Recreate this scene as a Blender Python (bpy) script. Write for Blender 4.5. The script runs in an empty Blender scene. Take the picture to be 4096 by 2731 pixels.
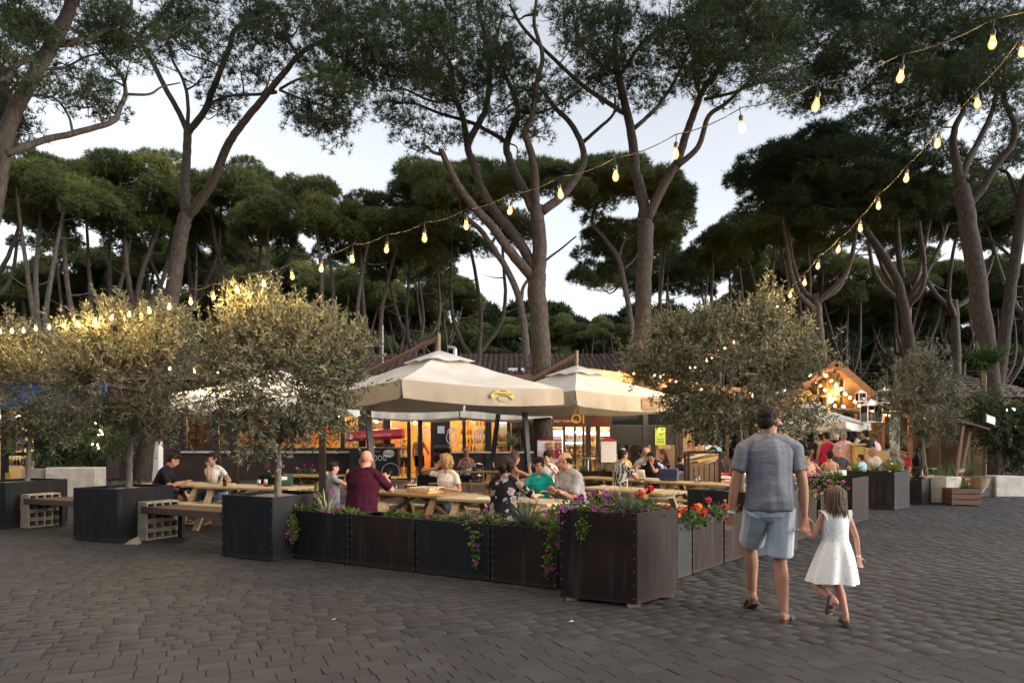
import bpy, bmesh, math, random
import numpy as np
from mathutils import Vector, Matrix, noise as mnoise
from math import sin, cos, pi, radians as R, sqrt, atan2

sc = bpy.context.scene
col = sc.collection

# ------------------------------------------------------------------ camera, sky, sun, exposure
CAM_H = 1.54
FPX, CXP, HVP = 2731.0, 2048.0, 1762.0      # focal length, centre column and horizon row of the photograph (4096 px wide)
cam_d = bpy.data.cameras.new('camera'); cam = bpy.data.objects.new('camera', cam_d); col.objects.link(cam)
cam_d.sensor_width = 36.0; cam_d.lens = 24.0
cam_d.shift_y = (HVP - 1365.5) / 4096.0
cam_d.clip_start = 0.1; cam_d.clip_end = 2000.0
cam.location = (0, 0, CAM_H); cam.rotation_euler = (R(90), 0, 0)
sc.camera = cam

SUN_EL, SUN_AZ = R(14), R(108)                # low soft light from the open side on the right
world = bpy.data.worlds.new('World'); sc.world = world; world.use_nodes = True
wn = world.node_tree.nodes; wl = world.node_tree.links; wn.clear()
sky = wn.new('ShaderNodeTexSky'); sky.sky_type = 'NISHITA'; sky.sun_disc = False
sky.sun_elevation = SUN_EL; sky.sun_rotation = SUN_AZ; sky.dust_density = 2.2; sky.ozone_density = 1.6; sky.air_density = 1.0
hs = wn.new('ShaderNodeHueSaturation'); hs.inputs['Saturation'].default_value = 0.26
bg = wn.new('ShaderNodeBackground'); bg.inputs['Strength'].default_value = 0.135
wo = wn.new('ShaderNodeOutputWorld')
wl.new(sky.outputs[0], hs.inputs['Color']); wl.new(hs.outputs[0], bg.inputs['Color']); wl.new(bg.outputs[0], wo.inputs['Surface'])

sun_d = bpy.data.lights.new('sun', 'SUN'); sun_d.energy = 0.2; sun_d.angle = R(45); sun_d.color = (1, 0.97, 0.93)
sun = bpy.data.objects.new('sun', sun_d); col.objects.link(sun)
sdir = Vector((sin(SUN_AZ) * cos(SUN_EL + .5), cos(SUN_AZ) * cos(SUN_EL + .5), sin(SUN_EL + .5)))
sun.rotation_euler = sdir.to_track_quat('Z', 'Y').to_euler(); sun.location = (0, -5, 30)

sc.view_settings.view_transform = 'Standard'; sc.view_settings.look = 'None'
sc.view_settings.exposure = 1.55; sc.view_settings.gamma = 1.0; sc.view_settings.use_curve_mapping = False
sc.render.engine = 'CYCLES'
cy = sc.cycles
cy.use_denoising = True
try: cy.denoiser = 'OPENIMAGEDENOISE'
except Exception: pass
cy.max_bounces = 5; cy.diffuse_bounces = 3; cy.glossy_bounces = 2; cy.transmission_bounces = 3; cy.transparent_max_bounces = 10
cy.sample_clamp_indirect = 4.0; cy.caustics_reflective = False; cy.caustics_refractive = False
cy.use_light_tree = True

# ------------------------------------------------------------------ helpers
def P(u, v, Y):                                # photograph pixel at depth Y -> world point
    return Vector(((u - CXP) / FPX * Y, Y, CAM_H - (v - HVP) / FPX * Y))
def G(u, v):                                   # photograph pixel on the ground -> world point
    Y = CAM_H * FPX / (v - HVP)
    return Vector(((u - CXP) / FPX * Y, Y, 0))
def XU(u, Y): return (u - CXP) / FPX * Y
def ZV(v, Y): return CAM_H - (v - HVP) / FPX * Y

def tag(o, label=None, cat=None, group=None, kind=None):
    if label: o['label'] = label
    if cat: o['category'] = cat
    if group: o['group'] = group
    if kind: o['kind'] = kind
    return o
def thing(name, label, cat, loc=(0, 0, 0), rz=0, group=None):
    o = bpy.data.objects.new(name, None); col.objects.link(o); o.empty_display_size = .1
    o.location = loc; o.rotation_euler = (0, 0, rz)
    return tag(o, label, cat, group)
def copy_tree(o, parent=None):
    c = o.copy(); col.objects.link(c); c.parent = parent
    for ch in list(o.children): copy_tree(ch, c)
    return c

class MB:
    """collects shapes, builds one mesh object"""
    def __init__(s): s.v = []; s.f = []
    def add(s, vs, fs):
        b = len(s.v); s.v.extend([tuple(x) for x in vs]); s.f.extend([tuple(i + b for i in f) for f in fs]); return s
    def box(s, c, size, rz=0, rx=0, ry=0, M=None):
        hx, hy, hz = size[0] / 2, size[1] / 2, size[2] / 2
        mt = Matrix.Translation(c) @ (Matrix.Rotation(rz, 4, 'Z') @ Matrix.Rotation(ry, 4, 'Y') @ Matrix.Rotation(rx, 4, 'X'))
        if M is not None: mt = M @ mt
        vs = [mt @ Vector((x * hx, y * hy, z * hz)) for x in (-1, 1) for y in (-1, 1) for z in (-1, 1)]
        return s.add(vs, [(0, 1, 3, 2), (4, 6, 7, 5), (0, 4, 5, 1), (2, 3, 7, 6), (0, 2, 6, 4), (1, 5, 7, 3)])
    def bar(s, a, b, w, h, up=(0, 0, 1)):      # square bar from a to b
        a = Vector(a); b = Vector(b); d = (b - a).normalized(); upv = Vector(up)
        x = d.cross(upv)
        if x.length < 1e-4: x = Vector((1, 0, 0))
        x.normalize(); y = x.cross(d)
        vs = []
        for p in (a, b):
            for (i, j) in ((-1, -1), (1, -1), (1, 1), (-1, 1)): vs.append(p + x * (w / 2 * i) + y * (h / 2 * j))
        return s.add(vs, [(3, 2, 1, 0), (4, 5, 6, 7), (0, 1, 5, 4), (1, 2, 6, 5), (2, 3, 7, 6), (3, 0, 4, 7)])
    def tube(s, pts, rad, n=8, cap=True):
        pts = [Vector(p) for p in pts]; m = len(pts)
        if not hasattr(rad, '__len__'): rad = [rad] * m
        t0 = (pts[1] - pts[0]).normalized(); nrm = t0.orthogonal().normalized()
        vs = []
        for i in range(m):
            t = (pts[min(i + 1, m - 1)] - pts[max(i - 1, 0)])
            t = t.normalized() if t.length > 1e-9 else t0
            nrm = (nrm - t * nrm.dot(t))
            nrm = nrm.normalized() if nrm.length > 1e-6 else t.orthogonal().normalized()
            b = t.cross(nrm)
            for k in range(n):
                a = 2 * pi * k / n
                vs.append(pts[i] + (nrm * cos(a) + b * sin(a)) * rad[i])
        fs = [(i * n + k, i * n + (k + 1) % n, (i + 1) * n + (k + 1) % n, (i + 1) * n + k) for i in range(m - 1) for k in range(n)]
        if cap: fs.append(tuple(range(n - 1, -1, -1))); fs.append(tuple((m - 1) * n + k for k in range(n)))
        return s.add(vs, fs)
    def lathe(s, prof, n=14, c=(0, 0, 0), M=None):      # prof: (r, z)
        vs = []
        for (r, z) in prof:
            for k in range(n):
                a = 2 * pi * k / n; p = Vector((c[0] + r * cos(a), c[1] + r * sin(a), c[2] + z))
                vs.append(M @ p if M is not None else p)
        m = len(prof)
        fs = [(i * n + k, i * n + (k + 1) % n, (i + 1) * n + (k + 1) % n, (i + 1) * n + k) for i in range(m - 1) for k in range(n)]
        if prof[0][0] > 1e-5: fs.append(tuple(range(n - 1, -1, -1)))
        if prof[-1][0] > 1e-5: fs.append(tuple((m - 1) * n + k for k in range(n)))
        return s.add(vs, fs)
    def ball(s, c, r, n=10, m=7, M=None):
        if not hasattr(r, '__len__'): r = (r, r, r)
        vs = []
        mt = M if M is not None else Matrix.Identity(4)
        for i in range(m + 1):
            ph = pi * i / m - pi / 2
            for k in range(n):
                a = 2 * pi * k / n
                vs.append(Vector(c) + mt.to_3x3() @ Vector((r[0] * cos(ph) * cos(a), r[1] * cos(ph) * sin(a), r[2] * sin(ph))))
        fs = [(i * n + k, i * n + (k + 1) % n, (i + 1) * n + (k + 1) % n, (i + 1) * n + k) for i in range(m) for k in range(n)]
        return s.add(vs, fs)
    def prism(s, poly, z0, z1):                # vertical prism over a ground polygon (counter-clockwise)
        n = len(poly); vs = [(p[0], p[1], z0) for p in poly] + [(p[0], p[1], z1) for p in poly]
        return s.add(vs, [tuple(range(n - 1, -1, -1)), tuple(range(n, 2 * n))] + [(i, (i + 1) % n, n + (i + 1) % n, n + i) for i in range(n)])
    def build(s, name, mat, parent=None, smooth=False, bevel=0):
        me = bpy.data.meshes.new(name); me.from_pydata(s.v, [], s.f)
        if smooth: me.polygons.foreach_set('use_smooth', [True] * len(me.polygons))
        if mat: me.materials.append(mat)
        me.update()
        o = bpy.data.objects.new(name, me); col.objects.link(o); o.parent = parent
        if bevel:
            b = o.modifiers.new('b', 'BEVEL'); b.width = bevel; b.segments = 1; b.limit_method = 'ANGLE'
        return o

def obj(name, me, parent=None, mat=None):
    o = bpy.data.objects.new(name, me); col.objects.link(o); o.parent = parent
    if mat and not me.materials: me.materials.append(mat)
    return o

def fast_mesh(name, V, F, mat=None, smooth=False, tint=None):
    """V (n,3), F (m,k) numpy"""
    me = bpy.data.meshes.new(name); n, (m, k) = len(V), F.shape
    me.vertices.add(n); me.vertices.foreach_set('co', np.asarray(V, np.float32).ravel())
    me.loops.add(m * k); me.loops.foreach_set('vertex_index', np.asarray(F, np.int32).ravel())
    me.polygons.add(m); me.polygons.foreach_set('loop_start', np.arange(m, dtype=np.int32) * k)
    me.polygons.foreach_set('loop_total', np.full(m, k, np.int32))
    if smooth: me.polygons.foreach_set('use_smooth', np.ones(m, bool))
    if tint is not None:
        a = me.attributes.new('tint', 'FLOAT', 'POINT'); a.data.foreach_set('value', np.asarray(tint, np.float32))
    if mat: me.materials.append(mat)
    me.update(); me.validate()
    return me

def catmull(pts, per=4):
    pts = [Vector(p) for p in pts]
    if len(pts) < 3: 
        return [pts[0].lerp(pts[1], i / per) for i in range(per + 1)] if len(pts) == 2 else pts
    out = []
    q = [pts[0] * 2 - pts[1]] + pts + [pts[-1] * 2 - pts[-2]]
    for i in range(1, len(q) - 2):
        p0, p1, p2, p3 = q[i - 1], q[i], q[i + 1], q[i + 2]
        for j in range(per):
            t = j / per
            out.append(0.5 * ((2 * p1) + (p2 - p0) * t + (2 * p0 - 5 * p1 + 4 * p2 - p3) * t * t + (3 * p1 - p0 - 3 * p2 + p3) * t ** 3))
    out.append(pts[-1]); return out

# ------------------------------------------------------------------ materials
MATS = {}
def mat(name, c1, c2=None, scale=6.0, rough=0.7, bump=0.0, bscale=40.0, metal=0.0, spec=0.5, detail=4.0, ramp=(0.35, 0.65), stretch=None, emit=None, estr=0.0, trans=0.0, coat=0.0, sheen=0.0):
    if name in MATS: return MATS[name]
    m = bpy.data.materials.new(name); m.use_nodes = True; nt = m.node_tree; b = nt.nodes['Principled BSDF']
    b.inputs['Roughness'].default_value = rough; b.inputs['Metallic'].default_value = metal
    b.inputs['Specular IOR Level'].default_value = spec
    b.inputs['Base Color'].default_value = (*c1, 1)
    if coat: b.inputs['Coat Weight'].default_value = coat
    if sheen: b.inputs['Sheen Weight'].default_value = sheen
    tc = mp = None
    if c2 is not None or bump:
        tc = nt.nodes.new('ShaderNodeTexCoord'); mp = nt.nodes.new('ShaderNodeMapping'); nt.links.new(tc.outputs['Object'], mp.inputs[0])
        if stretch: mp.inputs['Scale'].default_value = stretch
    if c2 is not None:
        nz = nt.nodes.new('ShaderNodeTexNoise'); nz.inputs['Scale'].default_value = scale; nz.inputs['Detail'].default_value = detail
        rp = nt.nodes.new('ShaderNodeValToRGB'); rp.color_ramp.elements[0].position = ramp[0]; rp.color_ramp.elements[1].position = ramp[1]
        rp.color_ramp.elements[0].color = (*c1, 1); rp.color_ramp.elements[1].color = (*c2, 1)
        nt.links.new(mp.outputs[0], nz.inputs['Vector']); nt.links.new(nz.outputs['Fac'], rp.inputs[0]); nt.links.new(rp.outputs[0], b.inputs['Base Color'])
    if bump:
        nb = nt.nodes.new('ShaderNodeTexNoise'); nb.inputs['Scale'].default_value = bscale; nb.inputs['Detail'].default_value = 5
        bp = nt.nodes.new('ShaderNodeBump'); bp.inputs['Strength'].default_value = bump; bp.inputs['Distance'].default_value = 0.02
        nt.links.new(mp.outputs[0], nb.inputs['Vector']); nt.links.new(nb.outputs['Fac'], bp.inputs['Height']); nt.links.new(bp.outputs[0], b.inputs['Normal'])
    if emit: b.inputs['Emission Color'].default_value = (*emit, 1); b.inputs['Emission Strength'].default_value = estr
    if trans:
        tr = nt.nodes.new('ShaderNodeBsdfTranslucent'); mx = nt.nodes.new('ShaderNodeMixShader'); mx.inputs[0].default_value = trans
        src = b.inputs['Base Color'].links[0].from_socket if b.inputs['Base Color'].links else None
        if src: nt.links.new(src, tr.inputs['Color'])
        else: tr.inputs['Color'].default_value = (*c1, 1)
        out = nt.nodes['Material Output']
        nt.links.new(b.outputs[0], mx.inputs[1]); nt.links.new(tr.outputs[0], mx.inputs[2]); nt.links.new(mx.outputs[0], out.inputs['Surface'])
    MATS[name] = m; return m

def leaf_mat(name, c1, c2, rough=0.6, trans=0.25, c3=None):
    """foliage: colour from each leaf's own random tint"""
    m = bpy.data.materials.new(name); m.use_nodes = True; nt = m.node_tree; b = nt.nodes['Principled BSDF']
    b.inputs['Roughness'].default_value = rough; b.inputs['Specular IOR Level'].default_value = 0.25
    at = nt.nodes.new('ShaderNodeAttribute'); at.attribute_name = 'tint'
    rp = nt.nodes.new('ShaderNodeValToRGB'); rp.color_ramp.elements[0].color = (*c1, 1); rp.color_ramp.elements[1].color = (*c2, 1)
    if c3: e = rp.color_ramp.elements.new(0.5); e.color = (*c3, 1)
    tr = nt.nodes.new('ShaderNodeBsdfTranslucent'); mx = nt.nodes.new('ShaderNodeMixShader'); mx.inputs[0].default_value = trans
    nt.links.new(at.outputs['Fac'], rp.inputs[0]); nt.links.new(rp.outputs[0], b.inputs['Base Color']); nt.links.new(rp.outputs[0], tr.inputs['Color'])
    nt.links.new(b.outputs[0], mx.inputs[1]); nt.links.new(tr.outputs[0], mx.inputs[2]); nt.links.new(mx.outputs[0], nt.nodes['Material Output'].inputs['Surface'])
    MATS[name] = m; return m

def emat(name, c, s):
    if name in MATS: return MATS[name]
    m = bpy.data.materials.new(name); m.use_nodes = True; nt = m.node_tree; nt.nodes.clear()
    e = nt.nodes.new('ShaderNodeEmission'); e.inputs[0].default_value = (*c, 1); e.inputs[1].default_value = s
    o = nt.nodes.new('ShaderNodeOutputMaterial'); nt.links.new(e.outputs[0], o.inputs[0]); MATS[name] = m; return m

def glass_mat(name, tint=(1, 1, 1), refl=0.08):
    if name in MATS: return MATS[name]
    m = bpy.data.materials.new(name); m.use_nodes = True; nt = m.node_tree; nt.nodes.clear()
    t = nt.nodes.new('ShaderNodeBsdfTransparent'); t.inputs[0].default_value = (*tint, 1)
    g = nt.nodes.new('ShaderNodeBsdfGlossy'); g.inputs['Roughness'].default_value = 0.02
    fr = nt.nodes.new('ShaderNodeFresnel'); fr.inputs[0].default_value = 1.5
    ad = nt.nodes.new('ShaderNodeMath'); ad.operation = 'ADD'; ad.inputs[1].default_value = refl
    mx = nt.nodes.new('ShaderNodeMixShader'); o = nt.nodes.new('ShaderNodeOutputMaterial')
    nt.links.new(fr.outputs[0], ad.inputs[0]); nt.links.new(ad.outputs[0], mx.inputs[0])
    nt.links.new(t.outputs[0], mx.inputs[1]); nt.links.new(g.outputs[0], mx.inputs[2]); nt.links.new(mx.outputs[0], o.inputs[0])
    MATS[name] = m; return m

def text_mesh(name, body, size, m, parent, mtx, align='CENTER', extrude=0.002, sx=1.0, shear=0.0):
    """flat lettering, turned into a mesh, placed by a matrix (x right, y up in the letter plane)"""
    cu = bpy.data.curves.new(name, 'FONT'); cu.body = body; cu.size = size; cu.align_x = align; cu.align_y = 'CENTER'
    cu.extrude = extrude; cu.resolution_u = 3; cu.shear = shear
    tmp = bpy.data.objects.new('tmp', cu); TMP.collection.objects.link(tmp)
    TMP.view_layers[0].update(); dg = TMP.view_layers[0].depsgraph
    me = bpy.data.meshes.new_from_object(tmp.evaluated_get(dg)); me.name = name
    bpy.data.objects.remove(tmp); bpy.data.curves.remove(cu)
    for v in me.vertices: v.co.x *= sx
    me.transform(mtx); me.materials.clear(); me.materials.append(m)
    return obj(name, me, parent)
TMP = bpy.data.scenes.new('tmp')

WALLM = lambda o, rz=0: Matrix.Translation(o) @ Matrix.Rotation(rz, 4, 'Z') @ Matrix.Rotation(R(90), 4, 'X')   # letters on an upright face that looks towards -Y
# ------------------------------------------------------------------ ground and paving
rng = np.random.default_rng(7); random.seed(7)
m_soil = mat('forest_soil', (.045, .032, .022), (.085, .062, .04), scale=.8, rough=.95, bump=.6, bscale=9)
g = MB(); g.add([(-400, -120, -.06), (400, -120, -.06), (400, 700, -.06), (-400, 700, -.06)], [(0, 1, 2, 3)])
tag(g.build('ground', m_soil), 'brown forest soil under the pines', 'ground', kind='structure')

def paver_mat():
    m = bpy.data.materials.new('paver'); m.use_nodes = True; nt = m.node_tree; b = nt.nodes['Principled BSDF']
    at = nt.nodes.new('ShaderNodeAttribute'); at.attribute_name = 'tint'
    tc = nt.nodes.new('ShaderNodeNewGeometry')
    oi = nt.nodes.new('ShaderNodeObjectInfo')
    ad = nt.nodes.new('ShaderNodeMath'); ad.operation = 'ADD'; nt.links.new(at.outputs['Fac'], ad.inputs[0]); nt.links.new(oi.outputs['Random'], ad.inputs[1])
    fr = nt.nodes.new('ShaderNodeMath'); fr.operation = 'FRACT'; nt.links.new(ad.outputs[0], fr.inputs[0])
    rp = nt.nodes.new('ShaderNodeValToRGB'); rp.color_ramp.elements[0].color = (.036, .038, .0425, 1); rp.color_ramp.elements[1].color = (.053, .055, .059, 1)
    e = rp.color_ramp.elements.new(.8); e.color = (.045, .047, .0505, 1)
    nt.links.new(fr.outputs[0], rp.inputs[0])
    nz = nt.nodes.new('ShaderNodeTexNoise'); nz.inputs['Scale'].default_value = .55; nz.inputs['Detail'].default_value = 9; nz.inputs['Roughness'].default_value = .68; nt.links.new(tc.outputs['Position'], nz.inputs['Vector'])
    r2 = nt.nodes.new('ShaderNodeValToRGB'); r2.color_ramp.elements[0].position = .3; r2.color_ramp.elements[1].position = .7
    r2.color_ramp.elements[0].color = (.62, .61, .59, 1); r2.color_ramp.elements[1].color = (1.25, 1.23, 1.2, 1); nt.links.new(nz.outputs['Fac'], r2.inputs[0])
    mu = nt.nodes.new('ShaderNodeMixRGB'); mu.blend_type = 'MULTIPLY'; mu.inputs[0].default_value = 1
    nt.links.new(rp.outputs[0], mu.inputs[1]); nt.links.new(r2.outputs[0], mu.inputs[2])
    n3 = nt.nodes.new('ShaderNodeTexNoise'); n3.inputs['Scale'].default_value = 90; n3.inputs['Detail'].default_value = 4; nt.links.new(tc.outputs['Position'], n3.inputs['Vector'])
    r3 = nt.nodes.new('ShaderNodeValToRGB'); r3.color_ramp.elements[0].position = .3; r3.color_ramp.elements[1].position = .7
    r3.color_ramp.elements[0].color = (.8, .8, .8, 1); r3.color_ramp.elements[1].color = (1.12, 1.12, 1.12, 1); nt.links.new(n3.outputs['Fac'], r3.inputs[0])
    m2 = nt.nodes.new('ShaderNodeMixRGB'); m2.blend_type = 'MULTIPLY'; m2.inputs[0].default_value = 1
    nt.links.new(mu.outputs[0], m2.inputs[1]); nt.links.new(r3.outputs[0], m2.inputs[2]); nt.links.new(m2.outputs[0], b.inputs['Base Color'])
    bp = nt.nodes.new('ShaderNodeBump'); bp.inputs['Strength'].default_value = .5; bp.inputs['Distance'].default_value = .004
    nt.links.new(n3.outputs['Fac'], bp.inputs['Height']); nt.links.new(bp.outputs[0], b.inputs['Normal'])
    b.inputs['Roughness'].default_value = .75; b.inputs['Specular IOR Level'].default_value = .3
    MATS['paver'] = m; return m
m_paver = paver_mat()
m_joint = mat('paving_joint_sand', (.018, .016, .014), (.034, .03, .024), scale=3, rough=.95)
pav = MB(); pav.add([(-26, -6, -.009), (34, -6, -.009), (34, 30, -.009), (-26, 30, -.009)], [(0, 1, 2, 3)])
paving = tag(pav.build('paving', m_joint), 'grey block paving laid in staggered rows', 'paving', kind='structure')

ROWA = R(24.6); rdir = np.array([cos(ROWA), sin(ROWA)]); rper = np.array([-sin(ROWA), cos(ROWA)])
RW, GAP = .142, .0055
def inview(x, y): 
    return 4.0 < y < 19.5 and abs(x) < .78 * y + .5
rects = []
for i in range(-60, 260):
    t = -30.0 + random.random() * .2; 
    per = i * RW
    while t < 40:
        L = random.choice([.142, .19, .24, .24, .29])
        c = rdir * (t + L / 2) + rper * per
        if inview(c[0], c[1]): rects.append((c[0], c[1], L))
        t += L
rects.sort(key=lambda r: r[1] + .15 * abs(r[0]))
def paver_verts(L, W, top, tiltx, tilty):
    hx, hy = L / 2 - GAP / 2, W / 2 - GAP / 2; b = .003
    vs = []
    for (k, z, ins) in ((0, -.03, 0), (1, -.004, 0), (2, 0, b)):
        for (sx, sy) in ((-1, -1), (1, -1), (1, 1), (-1, 1)):
            x, y = sx * (hx - ins), sy * (hy - ins); vs.append((x, y, z + top + x * tiltx + y * tilty))
    return vs
PF = [(8, 9, 10, 11)] + [(a + i, a + (i + 1) % 4, a + 4 + (i + 1) % 4, a + 4 + i) for a in (0, 4) for i in range(4)]
proto = {}
Vn, Fn, Tn = [], [], []
for idx, (x, y, L) in enumerate(rects):
    top = random.gauss(0, .0014); tx, ty = random.gauss(0, .0022), random.gauss(0, .0032)
    if idx < 300:
        if L not in proto:
            me = bpy.data.meshes.new('paver'); me.from_pydata(paver_verts(L, RW, 0, 0, 0), [], PF); me.materials.append(m_paver); proto[L] = me
        o = bpy.data.objects.new('paver', proto[L]); col.objects.link(o); o.parent = paving
        o.location = (x, y, top); o.rotation_euler = (ty, -tx, ROWA + random.gauss(0, .012))
    else:
        a = ROWA + random.gauss(0, .012); ca, sa = cos(a), sin(a); b0 = len(Vn)
        for (vx, vy, vz) in paver_verts(L, RW, top, tx, ty): Vn.append((x + vx * ca - vy * sa, y + vx * sa + vy * ca, vz))
        Fn.extend([tuple(b0 + i for i in f) for f in PF]); Tn.extend([random.random()] * 12)
me = fast_mesh('paver_field', np.array(Vn), np.array(Fn), m_paver, tint=Tn)
tag(obj('paver_field', me, paving), kind='stuff')
# plain slab of the same blocks further off, where single blocks can no longer be told apart
m_far = mat('far_paving', (.048, .049, .05), (.07, .07, .07), scale=2.2, rough=.8, bump=.3, bscale=14)
f = MB(); f.add([(-26, 19.3, -.006), (34, 19.3, -.006), (34, 30, -.006), (-26, 30, -.006)], [(0, 1, 2, 3)])
tag(f.build('far_paving', m_far, paving), kind='stuff')

# fallen pine needles and grit gathered here and there on the square
rg = np.random.default_rng(21); n = 2600
cl_ = rg.normal(size=(60, 2)) * np.array([4.5, 3.2]) + np.array([0, 9.5]); k_ = rg.integers(0, 60, n); xy = cl_[k_] + rg.normal(size=(n, 2)) * rg.choice([.15, .5, 1.6], (n, 1))
a_ = rg.uniform(0, pi, n); l_ = rg.uniform(.02, .07, n); w_ = .0022; dx_ = np.stack([np.cos(a_) * l_, np.sin(a_) * l_], 1); px_ = np.stack([-np.sin(a_) * w_, np.cos(a_) * w_], 1); z_ = np.full((n, 1), .006)
V = np.stack([np.hstack([xy - dx_ - px_, z_]), np.hstack([xy + dx_ - px_, z_ + .004]), np.hstack([xy + dx_ + px_, z_ + .005]), np.hstack([xy - dx_ + px_, z_ + .001])], 1).reshape(-1, 3)
tag(obj('pine_litter', fast_mesh('pine_litter', V, np.arange(n * 4).reshape(-1, 4), mat('dry_needles', (.06, .035, .018), (.12, .075, .035), scale=5, rough=.9))), 'dry pine needles scattered over the paving', 'needles', kind='stuff')
# ------------------------------------------------------------------ stone pines
def bark_mat(name, c1, c2, c3, sx=3.2):
    m = bpy.data.materials.new(name); m.use_nodes = True; nt = m.node_tree; b = nt.nodes['Principled BSDF']; b.inputs['Roughness'].default_value = .9
    b.inputs['Specular IOR Level'].default_value = .2
    g = nt.nodes.new('ShaderNodeNewGeometry'); mp = nt.nodes.new('ShaderNodeMapping'); mp.inputs['Scale'].default_value = (1, 1, .33); nt.links.new(g.outputs['Position'], mp.inputs[0])
    n0 = nt.nodes.new('ShaderNodeTexNoise'); n0.inputs['Scale'].default_value = 3; nt.links.new(mp.outputs[0], n0.inputs['Vector'])
    mxv = nt.nodes.new('ShaderNodeMixRGB'); mxv.inputs[0].default_value = .12; nt.links.new(mp.outputs[0], mxv.inputs[1]); nt.links.new(n0.outputs['Color'], mxv.inputs[2])
    vo = nt.nodes.new('ShaderNodeTexVoronoi'); vo.feature = 'DISTANCE_TO_EDGE'; vo.inputs['Scale'].default_value = sx * 3.2; nt.links.new(mxv.outputs[0], vo.inputs['Vector'])
    rp = nt.nodes.new('ShaderNodeValToRGB'); rp.color_ramp.elements[0].position = .0; rp.color_ramp.elements[1].position = .22
    rp.color_ramp.elements[0].color = (*c1, 1); rp.color_ramp.elements[1].color = (*c2, 1); nt.links.new(vo.outputs['Distance'], rp.inputs[0])
    n1 = nt.nodes.new('ShaderNodeTexNoise'); n1.inputs['Scale'].default_value = 1.4; n1.inputs['Detail'].default_value = 5; nt.links.new(g.outputs['Position'], n1.inputs['Vector'])
    mx = nt.nodes.new('ShaderNodeMixRGB'); nt.links.new(n1.outputs['Fac'], mx.inputs[0]); nt.links.new(rp.outputs[0], mx.inputs[1]); mx.inputs[2].default_value = (*c3, 1)
    nt.links.new(mx.outputs[0], b.inputs['Base Color'])
    bp = nt.nodes.new('ShaderNodeBump'); bp.inputs['Strength'].default_value = 1.0; bp.inputs['Distance'].default_value = .04
    nt.links.new(rp.outputs[0], bp.inputs['Height']); nt.links.new(bp.outputs[0], b.inputs['Normal'])
    MATS[name] = m; return m
m_bark = bark_mat('pine_bark', (.017, .0125, .0105), (.072, .059, .051), (.058, .049, .044))
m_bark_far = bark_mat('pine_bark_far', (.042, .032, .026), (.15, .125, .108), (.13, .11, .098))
m_bark_olive = mat('olive_bark', (.10, .085, .065), (.19, .165, .13), scale=14, rough=.9, bump=.5, bscale=30, stretch=(1, 1, .3))
m_needle = leaf_mat('pine_needles', (.018, .034, .016), (.058, .082, .028), rough=.65, trans=.3, c3=(.036, .057, .021))
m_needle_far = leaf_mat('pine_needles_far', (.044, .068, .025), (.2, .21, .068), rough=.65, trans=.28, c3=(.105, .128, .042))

def unit(a): return a / np.maximum(np.linalg.norm(a, axis=-1, keepdims=True), 1e-9)

def needles(rg, clumps, per_m2, blades, blen, bwid, up=.45, under=-.35):
    """clumps: (cx,cy,cz,rx,rz,tint). Returns V,F,T of thin needle blades gathered in tufts on the outer part of each clump."""
    C, D, T = [], [], []
    for (x, y, z, rx, rz, ti) in clumps:
        n = max(6, int(per_m2 * rx * rx * 4))
        d = unit(rg.normal(size=(n * 2, 3))); d = d[d[:, 2] > under][:n]; n = len(d)
        rr = rg.uniform(.5, 1.02, (n, 1)) ** .6
        p = d * rr * np.array([rx, rx, rz]); C.append(p + np.array([x, y, z]))
        dd = d.copy(); dd[:, 2] += up; D.append(unit(dd)); T.append(np.clip(ti + rg.normal(0, .12, n), 0, 1))
    C = np.concatenate(C); D = np.concatenate(D); T = np.concatenate(T); n = len(C)
    dirs = unit(D[:, None, :] * .9 + rg.normal(size=(n, blades, 3)) * .75)
    L = blen * rg.uniform(.6, 1.2, (n, blades, 1))
    side = unit(np.cross(dirs, rg.normal(size=(n, blades, 3)))) * (bwid / 2)
    base = C[:, None, :] + dirs * L * .05
    V = np.stack([base - side, base + side, base + dirs * L], axis=2).reshape(-1, 3)
    F = np.arange(len(V)).reshape(-1, 3)
    return V, F, np.repeat(T, blades * 3)

def grow(rg, mb, nodes, clumps, r0=.045, n=5, sag=.12, twigs=4, maxr=.12):
    """connect every clump to the nearest branch point already there; nodes: list of (Vector, radius)"""
    npts = np.array([tuple(p) for p, r in nodes]); nrad = [r for p, r in nodes]
    todo = [Vector(c[:3]) for c in clumps]; rxs = [c[3] for c in clumps]
    order = sorted(range(len(todo)), key=lambda i: float(np.min(np.linalg.norm(npts - np.array(todo[i]), axis=1))))
    for i in order:
        c = todo[i]; d = np.linalg.norm(npts - np.array(c), axis=1) + np.maximum(npts[:, 2] - c.z, 0) * .7
        j = int(np.argmin(d)); a = Vector(npts[j]); L = (c - a).length
        if L < .15: continue
        ra = min(nrad[j] * .75, r0 * (.55 + .28 * L), maxr); rb = max(.35 * ra, .012)
        k1 = a.lerp(c, .35) + Vector(rg.normal(size=3)) * .13 * L - Vector((0, 0, sag * L)); k2 = a.lerp(c, .7) + Vector(rg.normal(size=3)) * .11 * L
        path = catmull([a, k1, k2, c], 3); m = len(path)
        mb.tube(path, [ra + (rb - ra) * q / (m - 1) for q in range(m)], n, cap=False)
        add = [path[q] for q in range(3, m, 2)]
        npts = np.vstack([npts] + [np.array(tuple(p))[None] for p in add]); nrad += [ra + (rb - ra) * .6] * len(add)
        for _ in range(twigs):
            e = c + Vector(rg.normal(size=3)) * rxs[i] * .55; e.z = c.z + abs(e.z - c.z) * .5
            mid = c.lerp(e, .5) - Vector((0, 0, .06)); mb.tube([path[-3], mid, e], [rb, rb * .7, .006], 4, cap=False)

def wob(pts, rad, rg, amt=.05):
    return [p + Vector(rg.normal(size=3)) * r * amt for p, r in zip(pts, rad)]

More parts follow.
